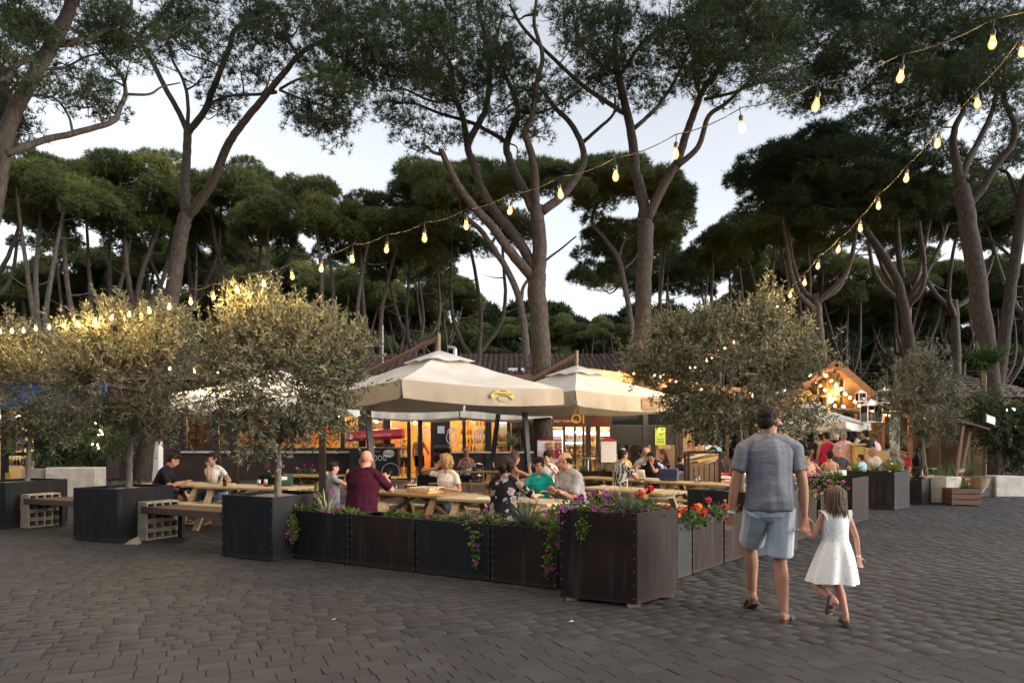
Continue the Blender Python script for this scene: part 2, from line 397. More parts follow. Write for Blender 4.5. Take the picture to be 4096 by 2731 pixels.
def traced_pine(name, label, group, limbs, pads, Y0, seed, bark=None, needle=None, off=(0, 0), k=.829, per=32, blades=15, blen=.2, bwid=.0155):
    """limbs: (points px, Yshift at end, radius px start, end). pads: (u,v,ru,rv,dy,depth spread,count,size)"""
    rg = np.random.default_rng(seed); mb = MB(); nodes = []
    base = None
    for (pts, dy, ra, rb) in limbs:
        n = len(pts); w = []
        dy0, dy1 = dy if hasattr(dy, '__len__') else (0, dy)
        for i, (x, y) in enumerate(pts):
            yy = Y0 + dy0 + (dy1 - dy0) * i / (n - 1); w.append(P(off[0] + x * k, off[1] + y * k, yy))
        if base is None and w[0].z > 0:                      # carry the trunk down to the ground
            d = (w[0] - w[1]); s = w[0].z / max(.2, abs(d.z)); gp = w[0] + d * s * .45; gp.z = -.1
            w = [gp, w[0].lerp(gp, .5)] + w; base = gp
        q = catmull(w, 5); m = len(q)
        r = [(ra + (rb - ra) * i / (m - 1)) * k / FPX * Y0 * .87 for i in range(m)]
        if len(nodes) == 0: r = [x * (1 + .35 * max(0, 1 - q[i].z / 1.2)) for i, x in enumerate(r)]
        mb.tube(wob(q, r, rg), r, 12 if ra > 25 else 8)
        nodes += [(p, rr) for p, rr in zip(q, r) if p.z > 3]
    clumps = []
    for (u, v, ru, rv, dy, ds, cnt, sz) in pads:
        for _ in range(cnt):
            a = rg.uniform(0, 2 * pi); q = sqrt(rg.uniform(0, 1)); yy = Y0 + dy + rg.uniform(-ds, ds)
            c = P(u + cos(a) * q * ru, v + sin(a) * q * rv, yy); s = sz * rg.uniform(.7, 1.25)
            clumps.append((c.x, c.y, c.z, s, s * .62, float(np.clip(.42 + rg.normal(0, .22), 0, 1))))
    root = thing(name, label, 'tree', (base.x, base.y, 0) if base else (0, 0, 0), 0, group)
    inv = Matrix.Translation((-root.location.x, -root.location.y, 0))
    grow(rg, mb, nodes, clumps)
    t = mb.build('trunk', bark or m_bark, root, smooth=True); t.data.transform(inv)
    V, F, T = needles(rg, clumps, per, blades, blen, bwid)
    V[:, 0] -= root.location.x; V[:, 1] -= root.location.y
    obj('crown', fast_mesh('crown', V, F, needle or m_needle, tint=T), root)
    return root

# left pine that forks behind the olive trees
T2 = [([(672, 2345), (724, 2050), (772, 1749), (830, 1420), (855, 1250), (878, 1120), (897, 1030)], 0, 46, 36),
      ([(897, 1040), (893, 900), (900, 760), (906, 625)], (0, 1), 27, 22),
      ([(906, 640), (862, 540), (800, 430), (740, 310), (690, 220), (678, 160), (760, 95), (830, 10), (870, -90)], (1, 0), 17, 8),
      ([(906, 630), (905, 480), (880, 380), (832, 290), (810, 190)], (1, 3), 12, 6),
      ([(906, 640), (985, 540), (1020, 450), (1060, 350), (1110, 220), (1130, 150), (1230, 60), (1300, -60)], (1, -1), 20, 9),
      ([(900, 1050), (960, 980), (1030, 870), (1080, 740), (1130, 650), (1200, 560), (1290, 450), (1380, 340), (1440, 270), (1520, 215), (1610, 195)], (0, -2.5), 27, 9),
      ([(1440, 270), (1400, 210), (1370, 150), (1390, 60)], (-2.2, -1), 11, 6),
      ([(1330, 445), (1260, 455), (1120, 462), (1035, 490), (985, 560)], (-1.6, 1), 10, 5),
      ([(1350, 430), (1450, 380), (1580, 370), (1600, 400)], (-2, -3), 7, 3),
      ([(1350, 435), (1460, 480), (1580, 520), (1640, 600)], (-2, -3), 7, 3)]
T2p = [(900, 90, 330, 120, 0, 3, 20, .68), (1230, 60, 300, 110, -1, 3, 21, .7), (900, -150, 600, 120, 0, 4, 14, .9), (1290, 430, 110, 120, -2.6, 1.2, 13, .6),
       (1230, 480, 160, 60, -2.4, 1.2, 8, .55), (1030, 240, 90, 110, 0, 1.5, 9, .55), (880, 370, 70, 70, 1, 1, 5, .5), (900, 470, 50, 40, 1, .8, 3, .45), (700, 60, 90, 90, 1, 1.5, 7, .6),
       (660, 170, 60, 90, 2, 1, 6, .55), (1350, 190, 130, 150, -2, 2, 16, .7), (820, 270, 50, 60, 2.5, 1, 4, .5), (1330, 560, 40, 60, -2.8, .5, 4, .35)]
traced_pine('stone_pine', 'tall stone pine forking twice above the leftmost olive trees', 'tall stone pines over the terrace', T2, T2p, 22, 11)
# leaning pine at the left edge and the dark trunk next to it
T1 = [([(-60, 1150), (-20, 900), (20, 700), (60, 560), (130, 420), (220, 270), (290, 140), (340, 30), (360, -90)], 0, 48, 30),
      ([(285, 215), (420, 185), (540, 130), (620, 70), (640, -60)], (0, 2), 18, 8), ([(200, 260), (90, 310), (40, 370), (-60, 400)], (0, -1), 16, 9),
      ([(165, 240), (130, 160), (105, 90), (95, 0), (100, -90)], (0, 2), 12, 6),
      ([(30, 745), (200, 680), (400, 632), (545, 585), (578, 520), (605, 450), (590, 370), (540, 310), (480, 250)], (-.5, 2), 20, 8),
      ([(603, 455), (720, 455), (780, 420), (870, 400)], (1.4, 2), 9, 4), ([(350, 640), (330, 560), (270, 480), (170, 455)], (.4, 1), 8, 4), ([(190, 330), (300, 330), (430, 270), (560, 250)], (0, 3), 9, 4)]
T1p = [(250, 60, 300, 110, 1.5, 2, 24, .5), (420, 210, 150, 110, 2, 1.5, 18, .45), (100, 180, 120, 120, 0, 1.5, 12, .45), (230, 330, 210, 70, 1, 1.5, 14, .42), (330, 420, 130, 45, 1.2, 1, 8, .38),
       (430, 460, 60, 40, 1.5, .6, 4, .35), (480, 130, 110, 120, 2, 1.5, 12, .5), (250, -130, 420, 110, 1, 3, 20, .8), (40, 60, 90, 80, 0, 1, 7, .45)]
traced_pine('stone_pine', 'leaning stone pine at the left edge with a long crooked lower branch', 'tall stone pines over the terrace', T1, T1p, 15, 12, per=42, blades=14, blen=.16, bwid=.0125)
T0 = [([(-40, 1150), (0, 900), (18, 700), (22, 500), (10, 350), (-60, 260)], 0, 36, 26), ([(18, 560), (60, 430), (120, 400), (200, 380)], (0, 1), 12, 5)]
T0p = [(60, 520, 90, 60, 0, 1, 7, .5), (10, 420, 60, 90, 0, 1, 6, .5), (-100, 100, 150, 200, 0, 2, 10, .9)]
traced_pine('stone_pine', 'dark upright pine trunk cut off by the left edge of the picture', 'tall stone pines over the terrace', T0, T0p, 18, 13)
# centre pine with the broken limb
T3 = [([(1052, 2000), (1035, 1568), (1022, 1400), (1025, 1320)], 0, 58, 50), ([(1022, 1340), (1035, 1250), (1030, 1100), (1015, 990)], 0, 44, 38),
      ([(1010, 1350), (900, 1220), (820, 1110), (720, 1000), (640, 890), (590, 790), (558, 722)], (0, -2), 30, 14), ([(562, 745), (520, 735), (494, 706)], (-1.9, -2), 10, 7),
      ([(1012, 1300), (920, 1140), (840, 1050), (760, 920), (720, 800), (690, 705), (740, 600), (782, 500), (795, 300), (770, 170), (740, 40), (730, -60)], (0, 2), 30, 9),
      ([(690, 712), (662, 560), (620, 450), (612, 330), (570, 250), (500, 130), (480, 30)], (1, 0), 18, 7),
      ([(1005, 1010), (940, 880), (890, 770), (878, 690), (920, 580), (932, 520), (900, 430), (865, 350), (830, 200), (860, 60)], (0, 3), 26, 8),
      ([(880, 690), (800, 640), (700, 590), (560, 550), (430, 500), (330, 500)], (1.5, 1), 14, 6),
      ([(1015, 990), (1012, 840), (990, 720), (965, 640), (1000, 560), (1022, 400), (1050, 270), (1010, 120), (1020, 0)], (0, -2), 24, 8),
      ([(1045, 1020), (1150, 940), (1222, 840), (1250, 770), (1232, 680), (1180, 590), (1110, 520), (1050, 440), (1000, 400)], (0, 1), 26, 8),
      ([(1242, 690), (1320, 620), (1392, 550), (1400, 460)], (.8, 0), 12, 6), ([(930, 540), (1050, 540), (1200, 460), (1300, 370)], (1.5, 3), 9, 4), ([(640, 480), (520, 490), (380, 430), (300, 440)], (1, -1), 9, 4)]
T3p = [(1560, 120, 200, 150, -1, 3, 22, .7), (1900, 90, 260, 120, 0, 3, 25, .68), (1640, 330, 130, 80, -.5, 2, 14, .6), (1800, 280, 230, 110, 1, 2.5, 24, .6), (1600, 480, 110, 70, -.5, 1.2, 10, .45),
       (1900, 400, 200, 80, 2, 2, 16, .5), (2060, 300, 130, 120, 0, 2, 16, .6), (2160, 480, 110, 60, .5, 1.2, 8, .45), (1850, -150, 520, 130, 0, 4, 15, .9), (1830, 560, 60, 35, 0, .6, 4, .38),
       (1690, 560, 100, 45, .5, .8, 6, .4), (2080, 540, 110, 45, .5, .8, 7, .42), (2230, 360, 70, 70, 0, 1.5, 6, .5), (1480, 260, 80, 140, -1.5, 1, 9, .55), (2080, 640, 40, 25, 1.5, .4, 2, .3)]
traced_pine('stone_pine', 'thick central stone pine with a broken bare limb reaching left', 'tall stone pines over the terrace', T3, T3p, 22, 14, off=(1300, 0))
# right of centre pine
T4 = [([(1518, 2060), (1530, 1568), (1540, 1300), (1550, 1080)], 0, 50, 42), ([(1550, 1090), (1535, 980), (1500, 830), (1480, 650), (1442, 480), (1412, 340), (1398, 200), (1420, 80), (1430, -60)], (0, 1), 34, 10),
      ([(1552, 1060), (1640, 880), (1700, 780), (1742, 650), (1790, 520), (1822, 440), (1905, 330), (1990, 210), (2060, 100)], (0, -2), 28, 9), ([(1700, 800), (1800, 710), (1852, 560), (1935, 500), (2040, 400), (2150, 330)], (-.8, -2), 17, 6),
      ([(1442, 545), (1340, 480), (1240, 410), (1100, 280), (960, 140), (890, 20)], (.5, -1.5), 14, 7), ([(1492, 620), (1600, 520), (1682, 400), (1742, 270), (1800, 160)], (.4, 2), 13, 6),
      ([(1412, 360), (1330, 310), (1230, 200), (1200, 80), (1190, -40)], (.7, 2), 12, 6), ([(1418, 370), (1540, 200), (1660, 120), (1780, 40)], (.7, -1), 12, 6), ([(1810, 470), (1780, 350), (1790, 200), (1850, 80)], (-1.2, 1), 10, 5),
      ([(1830, 480), (1960, 450), (2100, 400), (2260, 380)], (-1.5, -3), 9, 4), ([(1930, 300), (2050, 260), (2180, 180)], (-2, -3), 7, 4)]
T4p = [(2330, 110, 180, 140, 0, 3, 19, .66), (2620, 90, 240, 120, 0, 3, 23, .66), (2880, 110, 200, 130, -2, 2.5, 19, .66), (2480, 300, 170, 90, 1, 2, 15, .55), (2720, 260, 180, 100, 0, 2, 17, .52), (2960, 260, 170, 70, -2.4, 1.5, 14, .55),
       (2560, 390, 110, 45, 1, 1.2, 8, .45), (3060, 330, 110, 60, -2.8, 1, 9, .5), (2700, -150, 560, 130, 0, 4, 15, .9), (2860, 380, 60, 30, -1.5, .6, 4, .4), (2420, 200, 120, 120, -1, 1.5, 12, .6), (3080, 140, 120, 130, -3, 1.5, 12, .7)]
traced_pine('stone_pine', 'tall stone pine right of centre with two long limbs above the second umbrella', 'tall stone pines over the terrace', T4, T4p, 22.5, 15, off=(1300, 0))
# right-hand pines (pixel scale of another enlargement)
T5 = [([(1330, 1700), (1300, 1440), (1265, 1200), (1228, 950), (1195, 780)], 0, 45, 38), ([(1200, 800), (1175, 680), (1162, 600), (1172, 530), (1205, 450), (1180, 330)], (0, 1), 24, 9),
      ([(1225, 860), (1290, 780), (1350, 680), (1410, 600), (1420, 520), (1375, 410), (1380, 250)], (0, -1), 22, 9), ([(1190, 760), (1230, 660), (1270, 590), (1330, 450), (1350, 300)], (0, 2), 20, 9), ([(1410, 580), (1470, 500), (1540, 400)], (-.5, 0), 10, 6)]
T5p = [(3330, 130, 300, 130, 0, 3, 46, .85), (3750, 180, 320, 150, 0, 3, 52, .85), (3560, 330, 320, 110, 0, 2.5, 38, .75), (3950, 350, 160, 130, 0, 2, 20, .7), (3680, -120, 520, 120, 0, 4, 30, 1.0), (3250, 360, 130, 90, .5, 1.5, 14, .65), (3760, 440, 130, 60, 0, 1, 8, .55)]
traced_pine('stone_pine', 'stone pine with a reddish forked trunk behind the yucca', 'tall stone pines over the terrace', T5, T5p, 25, 16, off=(2700, 0), k=.957, blades=14, per=40)
T5b = [([(1335, 1700), (1365, 1500), (1385, 1340), (1412, 1150), (1448, 900), (1470, 760), (1530, 600)], 0, 30, 22), ([(1445, 900), (1400, 740), (1340, 700)], (0, 1), 10, 6), ([(1420, 1090), (1330, 1010), (1250, 990)], (0, 1), 8, 4)]
T5bp = [(4080, 600, 120, 130, 1, 2, 12, .8), (4000, 800, 120, 60, 1.5, 1, 7, .6), (4200, 400, 120, 200, 0, 2, 12, .9)]
traced_pine('stone_pine', 'slimmer pine trunk leaning right at the right edge of the picture', 'tall stone pines over the terrace', T5b, T5bp, 27, 17, off=(2700, 0), k=.957, blades=11)
T6 = [([(1010, 1640), (995, 1540), (960, 1300), (932, 1180), (880, 1080), (810, 980), (745, 895)], 0, 30, 15), ([(745, 900), (610, 862), (520, 820), (450, 780)], (0, -1), 9, 5), ([(745, 900), (640, 880), (480, 910), (390, 935)], (0, 1), 6, 3), ([(950, 1160), (930, 1000), (930, 850), (965, 760), (1000, 700)], (0, 2), 15, 8), ([(860, 780), (850, 700), (800, 600)], (1, 2), 8, 4), ([(745, 890), (720, 780), (690, 700)], (0, 2), 8, 5)]
T6p = [(3130, 700, 150, 110, -.5, 2, 24, .8), (3350, 640, 200, 120, 0, 3, 34, .85), (3000, 780, 90, 80, -1, 1.5, 10, .7), (3450, 820, 250, 80, 1, 2.5, 22, .75), (3650, 700, 180, 120, 1.5, 2.5, 22, .85), (3500, 520, 200, 70, 1, 2, 16, .8), (3250, 850, 160, 60, 0, 1.5, 10, .6), (3800, 850, 160, 80, 2, 2, 12, .8)]
traced_pine('stone_pine', 'dark spreading pine right of the gap of sky, low crown over the gable', 'tall stone pines over the terrace', T6, T6p, 31, 18, off=(2700, 0), k=.957, blades=12, per=58, blen=.25, bwid=.025)
T3b = [([(975, 1760), (960, 1568), (930, 1420), (872, 1290), (800, 1180), (740, 1100), (620, 1010)], 0, 26, 12), ([(948, 1440), (965, 1370), (1060, 1262), (1140, 1200), (1212, 1140)], (0, 1), 11, 4), ([(742, 1105), (700, 1060), (640, 1050), (560, 1030)], (0, 2), 7, 4), ([(800, 1180), (860, 1080), (900, 980), (920, 900)], (0, 2), 9, 5)]
T3bp = [(1750, 740, 130, 70, 0, 2.5, 20, .9), (1950, 720, 150, 60, 1, 2.5, 20, .9), (1700, 860, 90, 50, 0, 2, 9, .8), (2170, 720, 120, 60, 2, 2, 12, .9), (1850, 830, 120, 50, 2, 2, 9, .8)]
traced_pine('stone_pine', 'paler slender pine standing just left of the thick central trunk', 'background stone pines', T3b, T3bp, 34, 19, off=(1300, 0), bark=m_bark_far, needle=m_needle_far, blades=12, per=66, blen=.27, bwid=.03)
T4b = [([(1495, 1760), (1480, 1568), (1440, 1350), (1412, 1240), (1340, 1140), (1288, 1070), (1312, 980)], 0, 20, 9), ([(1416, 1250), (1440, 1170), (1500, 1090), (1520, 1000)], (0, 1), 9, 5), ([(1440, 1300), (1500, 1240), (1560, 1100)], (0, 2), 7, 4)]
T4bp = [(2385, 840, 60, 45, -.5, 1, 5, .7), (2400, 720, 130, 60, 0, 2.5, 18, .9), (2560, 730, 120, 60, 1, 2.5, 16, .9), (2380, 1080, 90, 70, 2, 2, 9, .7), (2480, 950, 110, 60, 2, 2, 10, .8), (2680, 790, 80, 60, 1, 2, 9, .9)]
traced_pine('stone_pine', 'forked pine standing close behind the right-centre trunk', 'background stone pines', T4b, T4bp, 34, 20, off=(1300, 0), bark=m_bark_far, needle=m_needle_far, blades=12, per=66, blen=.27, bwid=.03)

# background pines: five kinds, copied with their own turn and size
def pine_proto(seed, H=18.5, Rc=5.2, th=3.6, fork=.5, nl=4, ncl=46):
    rg = np.random.default_rng(seed); mb = MB(); nodes = []
    fx, fy = rg.normal(0, .5, 2); fz = H * fork
    tr = catmull([(0, 0, -.3), (rg.normal(0, .15), rg.normal(0, .15), fz * .4), (fx * .6, fy * .6, fz * .75), (fx, fy, fz)], 5); m = len(tr)
    r = [.34 - .1 * i / (m - 1) for i in range(m)]; mb.tube(wob(tr, r, rg), r, 9)
    zc = H - th
    for i in range(nl):
        a = 2 * pi * (i + rg.uniform(-.3, .3)) / nl; rad = Rc * rg.uniform(.35, .75)
        e = Vector((cos(a) * rad + fx, sin(a) * rad + fy, zc + th * .45)); s = Vector((fx, fy, fz - .1 - rg.uniform(0, 1.2)))
        k = s.lerp(e, .45) + Vector((cos(a) * .3, sin(a) * .3, -.8)) + Vector(rg.normal(size=3)) * .5
        q = catmull([s, k, e], 7); mm = len(q); rr = [.19 - .12 * j / (mm - 1) for j in range(mm)]
        mb.tube(wob(q, rr, rg, .1), rr, 7); nodes += [(p, x) for p, x in zip(q[4:], rr[4:])]
        for _ in range(2):                                    # dead side branches
            j = rg.integers(4, mm - 3); d = Vector((rg.normal(), rg.normal(), rg.uniform(0, .6))).normalized() * rg.uniform(1, 2.4)
            mb.tube(catmull([q[j], q[j] + d * .5 + Vector((0, 0, -.1)), q[j] + d], 3), [.05, .045, .04, .034, .028, .02, .012][:7], 4, cap=False)
    cl = []
    for _ in range(ncl):
        a = rg.uniform(0, 2 * pi); q = sqrt(rg.uniform(0, 1)); x, y = cos(a) * q * Rc + fx, sin(a) * q * Rc + fy
        z = zc + th * (1 - q ** 2.2) * rg.uniform(.45, .95) + rg.normal(0, .15); s = rg.uniform(.85, 1.35)
        cl.append((x, y, z, s, s * .72, float(np.clip(.5 + rg.normal(0, .2), 0, 1))))
    grow(rg, mb, nodes, cl, r0=.05, twigs=2)
    root = thing('stone_pine', 'x', 'tree')
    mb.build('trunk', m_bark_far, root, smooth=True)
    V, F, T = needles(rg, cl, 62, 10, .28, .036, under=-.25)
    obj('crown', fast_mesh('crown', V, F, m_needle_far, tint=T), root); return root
protos = [pine_proto(31, 18.5, 4.2, 4.0, .5, 4, 34), pine_proto(32, 17.5, 3.6, 3.7, .42, 3, 26), pine_proto(33, 19, 4.8, 4.2, .55, 5, 42), pine_proto(34, 18, 3.9, 4.3, .36, 3, 32), pine_proto(35, 18.5, 4.5, 3.6, .6, 4, 38)]
# (u of the trunk, depth, kind, scale, turn, label)
BG = 'background stone pines'
far = [(300, 36, 1, .93, .3, 'background pine with a V-shaped pale fork left of the leaning left trunk'), (110, 33, 3, .88, 2.1, 'background pine with a low fork nearest the left edge'),
       (560, 38, 0, .96, 1.2, 'background pine left of the forked tall trunk, crown catching light'), (1000, 40, 2, .93, 4, 'background pine with a broad rounded crown above the middle olive tree'),
       (1190, 36, 1, .86, 5.2, 'background pine with pale branching limbs behind the right-hand left olive'), (1500, 37, 3, .84, .8, 'background pine with three spread limbs left of the first umbrella top'),
       (1650, 45, 0, .87, 2.9, 'background pine directly above the first umbrella'), (1900, 42, 1, .95, 4.4, 'background pine half hidden left of the thick central trunk'),
       (2760, 40, 1, .88, 1.9, 'dark background pine with a small low crown right of the central gap of sky'), (2620, 48, 3, .9, 3.3, 'background pine seen between the two right-centre trunks'),
       (3310, 34, 4, .8, .5, 'dark background pine rising behind the wooden gable'), (3110, 42, 0, .9, 2.4, 'dark background pine left of the wooden gable'),
       (3620, 38, 2, .9, 5.5, 'dark background pine right of the wooden gable'), (3840, 44, 4, .95, 1.1, 'background pine behind the hut with the tiled roof'), (-80, 42, 2, .98, 3.6, 'background pine cut by the left edge behind the leaning pine'),
       (780, 46, 4, .95, .2, 'background pine whose crown fills the fork of the left tall pine'), (4120, 40, 0, .95, 2.2, 'background pine cut by the right edge')]
used = set()
def place_pine(u, Y, kd, s, rz, label, group):
    p = protos[kd]
    r = p if kd not in used else copy_tree(p)
    used.add(kd)
    r.location = (XU(u, Y), Y, 0); r.rotation_euler = (0, 0, rz); r.scale = (s, s, s); r['label'] = label; r['group'] = group
for (u, Y, kd, s, rz, lb) in far: place_pine(u, Y, kd, s, rz, lb, BG)
# deeper rows, told apart by nothing but place in the dark wood
rr_ = random.Random(5)
for (Y, us) in ((54, (-250, 60, 380, 650, 900, 1150, 1420, 1700, 2900, 3180, 3430, 3700, 3980, 4300)), (61, (-180, 160, 450, 760, 1030, 1330, 1640, 3080, 3350, 3640, 3920, 4240)), (70, (-100, 60, 230, 380, 520, 680, 860, 1050, 1250, 1420, 1560, 1760, 2900, 3020, 3160, 3300, 3440, 3560, 3720, 3860, 4000, 4150)), (84, (2080, 2260, 2420, 2560, 2760, 1880, 1720)), (98, (1960, 2160, 2330, 2500, 2660, 2860, 1500, 1100, 700, 300, 3200, 3600, 4000))):
    for u in us:
        s = rr_.uniform(.86, .98)
        place_pine(u + rr_.uniform(-40, 40), Y + rr_.uniform(-4, 4), rr_.randrange(5), s, rr_.uniform(0, 6.28),
                   'distant stone pine in the dark wood behind the restaurant' if Y < 80 else 'far stone pine whose low green crown closes the gap between the trunks', 'distant pines of the dark wood' if Y < 80 else 'far pines in the gap')
for (x, y, kd, s_) in ((-13, -22, 3, 1), (12, -23, 0, 1), (-24, -12, 4, 1), (-17, -3, 2, .95)):  # out-of-view pines added to hold light off the square
    place_pine(XU(CXP, 1), 1, kd, s_, rr_.uniform(0, 6.28), 'unseen stone pine added behind the viewpoint to shade the square', 'pines around the square'); o_ = [o for o in col.objects if o.get('group') == 'pines around the square'][-1]; o_.location = (x, y, 0)
# undergrowth that closes the wood: low mass of evergreen scrub behind everything
rg = np.random.default_rng(99)
cl = []
for i in range(420):
    a = rg.uniform(-.85, .85); Y = rg.uniform(60, 120); h = rg.uniform(.8, 3.4) * (Y / 80)
    cl.append((a * Y, Y, h * .6, rg.uniform(1.2, 2.4), h * .8, float(rg.uniform(0, .5))))
for i in range(1500):                                           # the far wall of the wood
    a = rg.uniform(-.9, .9); Y = rg.uniform(112, 140); cl.append((a * Y, Y, rg.uniform(0, 22.5), rg.uniform(2.0, 3.6), rg.uniform(1.8, 3.0), float(rg.uniform(0, .5))))
for i in range(520):                                           # unseen low wood added behind the camera to shade the square
    t = rg.uniform(-1.9, 1.0); d = rg.uniform(24, 38); cl.append((sin(t) * d * 1.25, -cos(t) * d + 2, rg.uniform(0, 5.2), rg.uniform(1.6, 2.8), rg.uniform(1.5, 2.4), float(rg.uniform(0, .5))))
V, F, T = needles(rg, cl, 9, 9, 1.0, .26, under=-.6)
tag(obj('undergrowth', fast_mesh('undergrowth', V, F, m_needle, tint=T)), 'dark evergreen undergrowth behind the buildings, with added low wood shading the square', 'undergrowth', kind='stuff')

# ------------------------------------------------------------------ olive trees
m_olive = leaf_mat('olive_leaves', (.05, .063, .038), (.235, .235, .165), rough=.5, trans=.2, c3=(.11, .12, .08))
m_oleander = leaf_mat('oleander_leaves', (.025, .045, .02), (.07, .1, .045), rough=.5, trans=.2)
def leafy(rg, shoots, per, ll, lw, tb=.5):
    """shoots: (start, end, tint); narrow diamond leaves set along each shoot"""
    A = np.array([tuple(s[0]) for s in shoots]); B = np.array([tuple(s[1]) for s in shoots]); TI = np.array([s[2] for s in shoots]); n = len(A)
    t = rg.uniform(.1, 1.02, (n, per, 1)); p = A[:, None] + (B - A)[:, None] * t; ax = unit(B - A)[:, None]
    d = unit(ax * .75 + unit(rg.normal(size=(n, per, 3))) * .95); L = ll * rg.uniform(.65, 1.15, (n, per, 1))
    sd = unit(np.cross(d, rg.normal(size=(n, per, 3)))) * lw / 2 * rg.uniform(.8, 1.2, (n, per, 1))
    nn = unit(np.cross(d, sd)) * lw * .15
    V = np.stack([p, p + d * L * .5 + sd + nn, p + d * L, p + d * L * .5 - sd + nn], 2).reshape(-1, 3); F = np.arange(len(V)).reshape(-1, 4)
    T = np.clip(TI[:, None] + rg.normal(0, .18, (n, per)), 0, 1).ravel().repeat(4)
    return V, F, T
def olive(label, base, trunk, pads, seed, nshoot=620, per=24, ll=.084, lw=.0215, group='olive trees in planters', tr=.045, sl=.3, name='olive_tree', m=None, size=.2):
    """trunk: world points; pads: (center, rx, rz, count)"""
    rg = np.random.default_rng(seed); root = thing(name, label, 'tree', base, 0, group); b = Vector(base); mb = MB()
    q = catmull([b] + [Vector(t) for t in trunk], 5); n = len(q); r = [tr * (1.15 - .5 * i / (n - 1)) for i in range(n)]
    mb.tube(wob(q, r, rg, .12), r, 9); nodes = [(p, x) for p, x in zip(q[-4:], r[-4:])]
    cl = []
    for (c, rx, rz, cnt) in pads:
        for _ in range(cnt):
            d = Vector(rg.normal(size=3)).normalized() * (rg.uniform(.3, 1) ** .5)
            cl.append((c[0] + d.x * rx, c[1] + d.y * rx, c[2] + d.z * rz, size * rg.uniform(.8, 1.3), size, rg.uniform(.25, .7)))
    grow(rg, mb, nodes, cl, r0=.03, sag=.05, twigs=2, maxr=tr * .6)
    sh = []; tw = MB()
    per_cl = max(2, nshoot // len(cl)); ctr = sum((Vector(c[:3]) for c in cl), Vector()) / len(cl)
    for c in cl:
        cv = Vector(c[:3]); out = (cv - ctr).normalized()
        for _ in range(per_cl):
            s = cv + Vector(rg.normal(size=3)) * c[3] * .55
            hi = cv.z > ctr.z + .25; d = (out * (.35 if hi else .7) + Vector((0, 0, 1.0 if hi else (.45 if cv.z > ctr.z - .3 else -.2))) + Vector(rg.normal(size=3)) * (.3 if hi else .5)).normalized() * sl * rg.uniform(.6, 1.3)
            sh.append((s, s + d, c[5])); 
            if rg.uniform() < .3: tw.tube([cv, s, s + d], [.006, .005, .002], 3, cap=False)
    t = mb.build('trunk', m_bark_olive, root, smooth=True); t.data.transform(Matrix.Translation(-b))
    t = tag(tw.build('twigs', m_bark_olive, root), kind='stuff'); t.data.transform(Matrix.Translation(-b))
    V, F, T = leafy(rg, sh, per, ll, lw); V -= np.array(tuple(b))
    obj('crown', fast_mesh('crown', V, F, m or m_olive, tint=T), root); return root
def pads_px(lst, Y, dp=1.0):
    out = []
    for (u, v, ru, rv, cnt, *dy) in lst:
        y = Y + (dy[0] if dy else 0); c = P(u, v, y); out.append((c, ru / FPX * y, rv / FPX * y, cnt))
    return out
O1Y = 9.35
olive('bushy olive tree in the dark planter before the first umbrella', (*P(1112, 1985, O1Y).xy, .74), [P(1112, 1900, O1Y), P(1114, 1790, O1Y), P(1120, 1690, O1Y), P(1112, 1620, O1Y)],
      pads_px([(1130, 1480, 230, 190, 34), (1050, 1385, 140, 120, 14), (1240, 1400, 170, 160, 18), (1000, 1290, 100, 80, 8), (1290, 1385, 80, 70, 6), (1350, 1500, 80, 100, 9), (930, 1530, 110, 140, 12), (1050, 1690, 150, 90, 14), (1210, 1680, 130, 90, 11), (1280, 1610, 100, 90, 7), (1005, 1225, 60, 35, 3), (1400, 1410, 40, 50, 3), (900, 1420, 60, 80, 4)], O1Y), 51, nshoot=1600, per=19)
O2Y = 10.9
olive('olive tree in the middle dark planter behind the cinder block benches', (*P(516, 1935, O2Y).xy, .74), [P(518, 1880, O2Y), P(522, 1800, O2Y), P(530, 1720, O2Y), P(545, 1660, O2Y)],
      pads_px([(520, 1500, 220, 170, 30), (480, 1385, 150, 100, 13), (680, 1420, 120, 110, 11), (340, 1430, 120, 120, 10), (740, 1365, 70, 60, 5), (460, 1300, 60, 40, 3), (640, 1300, 50, 40, 3), (420, 1640, 130, 70, 10), (620, 1650, 140, 70, 10), (280, 1560, 80, 90, 5)], O2Y), 52, nshoot=1400, per=19)
O3Y = 12.6
olive('olive tree in the leftmost planter beside the lit kiosk', (*P(110, 1925, O3Y).xy, .74), [P(112, 1860, O3Y), P(116, 1800, O3Y), P(122, 1745, O3Y)],
      pads_px([(120, 1560, 190, 140, 26), (60, 1420, 120, 100, 12), (200, 1430, 110, 90, 9), (240, 1600, 110, 100, 10), (20, 1660, 110, 70, 8), (160, 1690, 140, 60, 10), (-80, 1550, 100, 150, 10)], O3Y), 53, nshoot=1100, per=18)
O4Y = 10.0
olive('wide olive tree in the planter behind the walking man', (*P(2968, 1985, O4Y).xy, .74), [P(2966, 1900, O4Y), P(2965, 1800, O4Y), P(2960, 1710, O4Y), P(2950, 1640, O4Y)],
      pads_px([(2900, 1480, 250, 160, 34), (2680, 1430, 140, 130, 14), (3080, 1420, 140, 150, 14), (2940, 1360, 170, 80, 11), (2780, 1335, 110, 50, 6), (3060, 1310, 80, 50, 5), (3055, 1250, 40, 30, 2), (2890, 1650, 150, 80, 13), (3080, 1620, 150, 90, 12), (2780, 1560, 90, 70, 7), (3190, 1450, 70, 70, 5), (2560, 1470, 70, 60, 4), (3210, 1640, 60, 50, 3)], O4Y), 54, nshoot=1600, per=18)
O5Y = 17.5
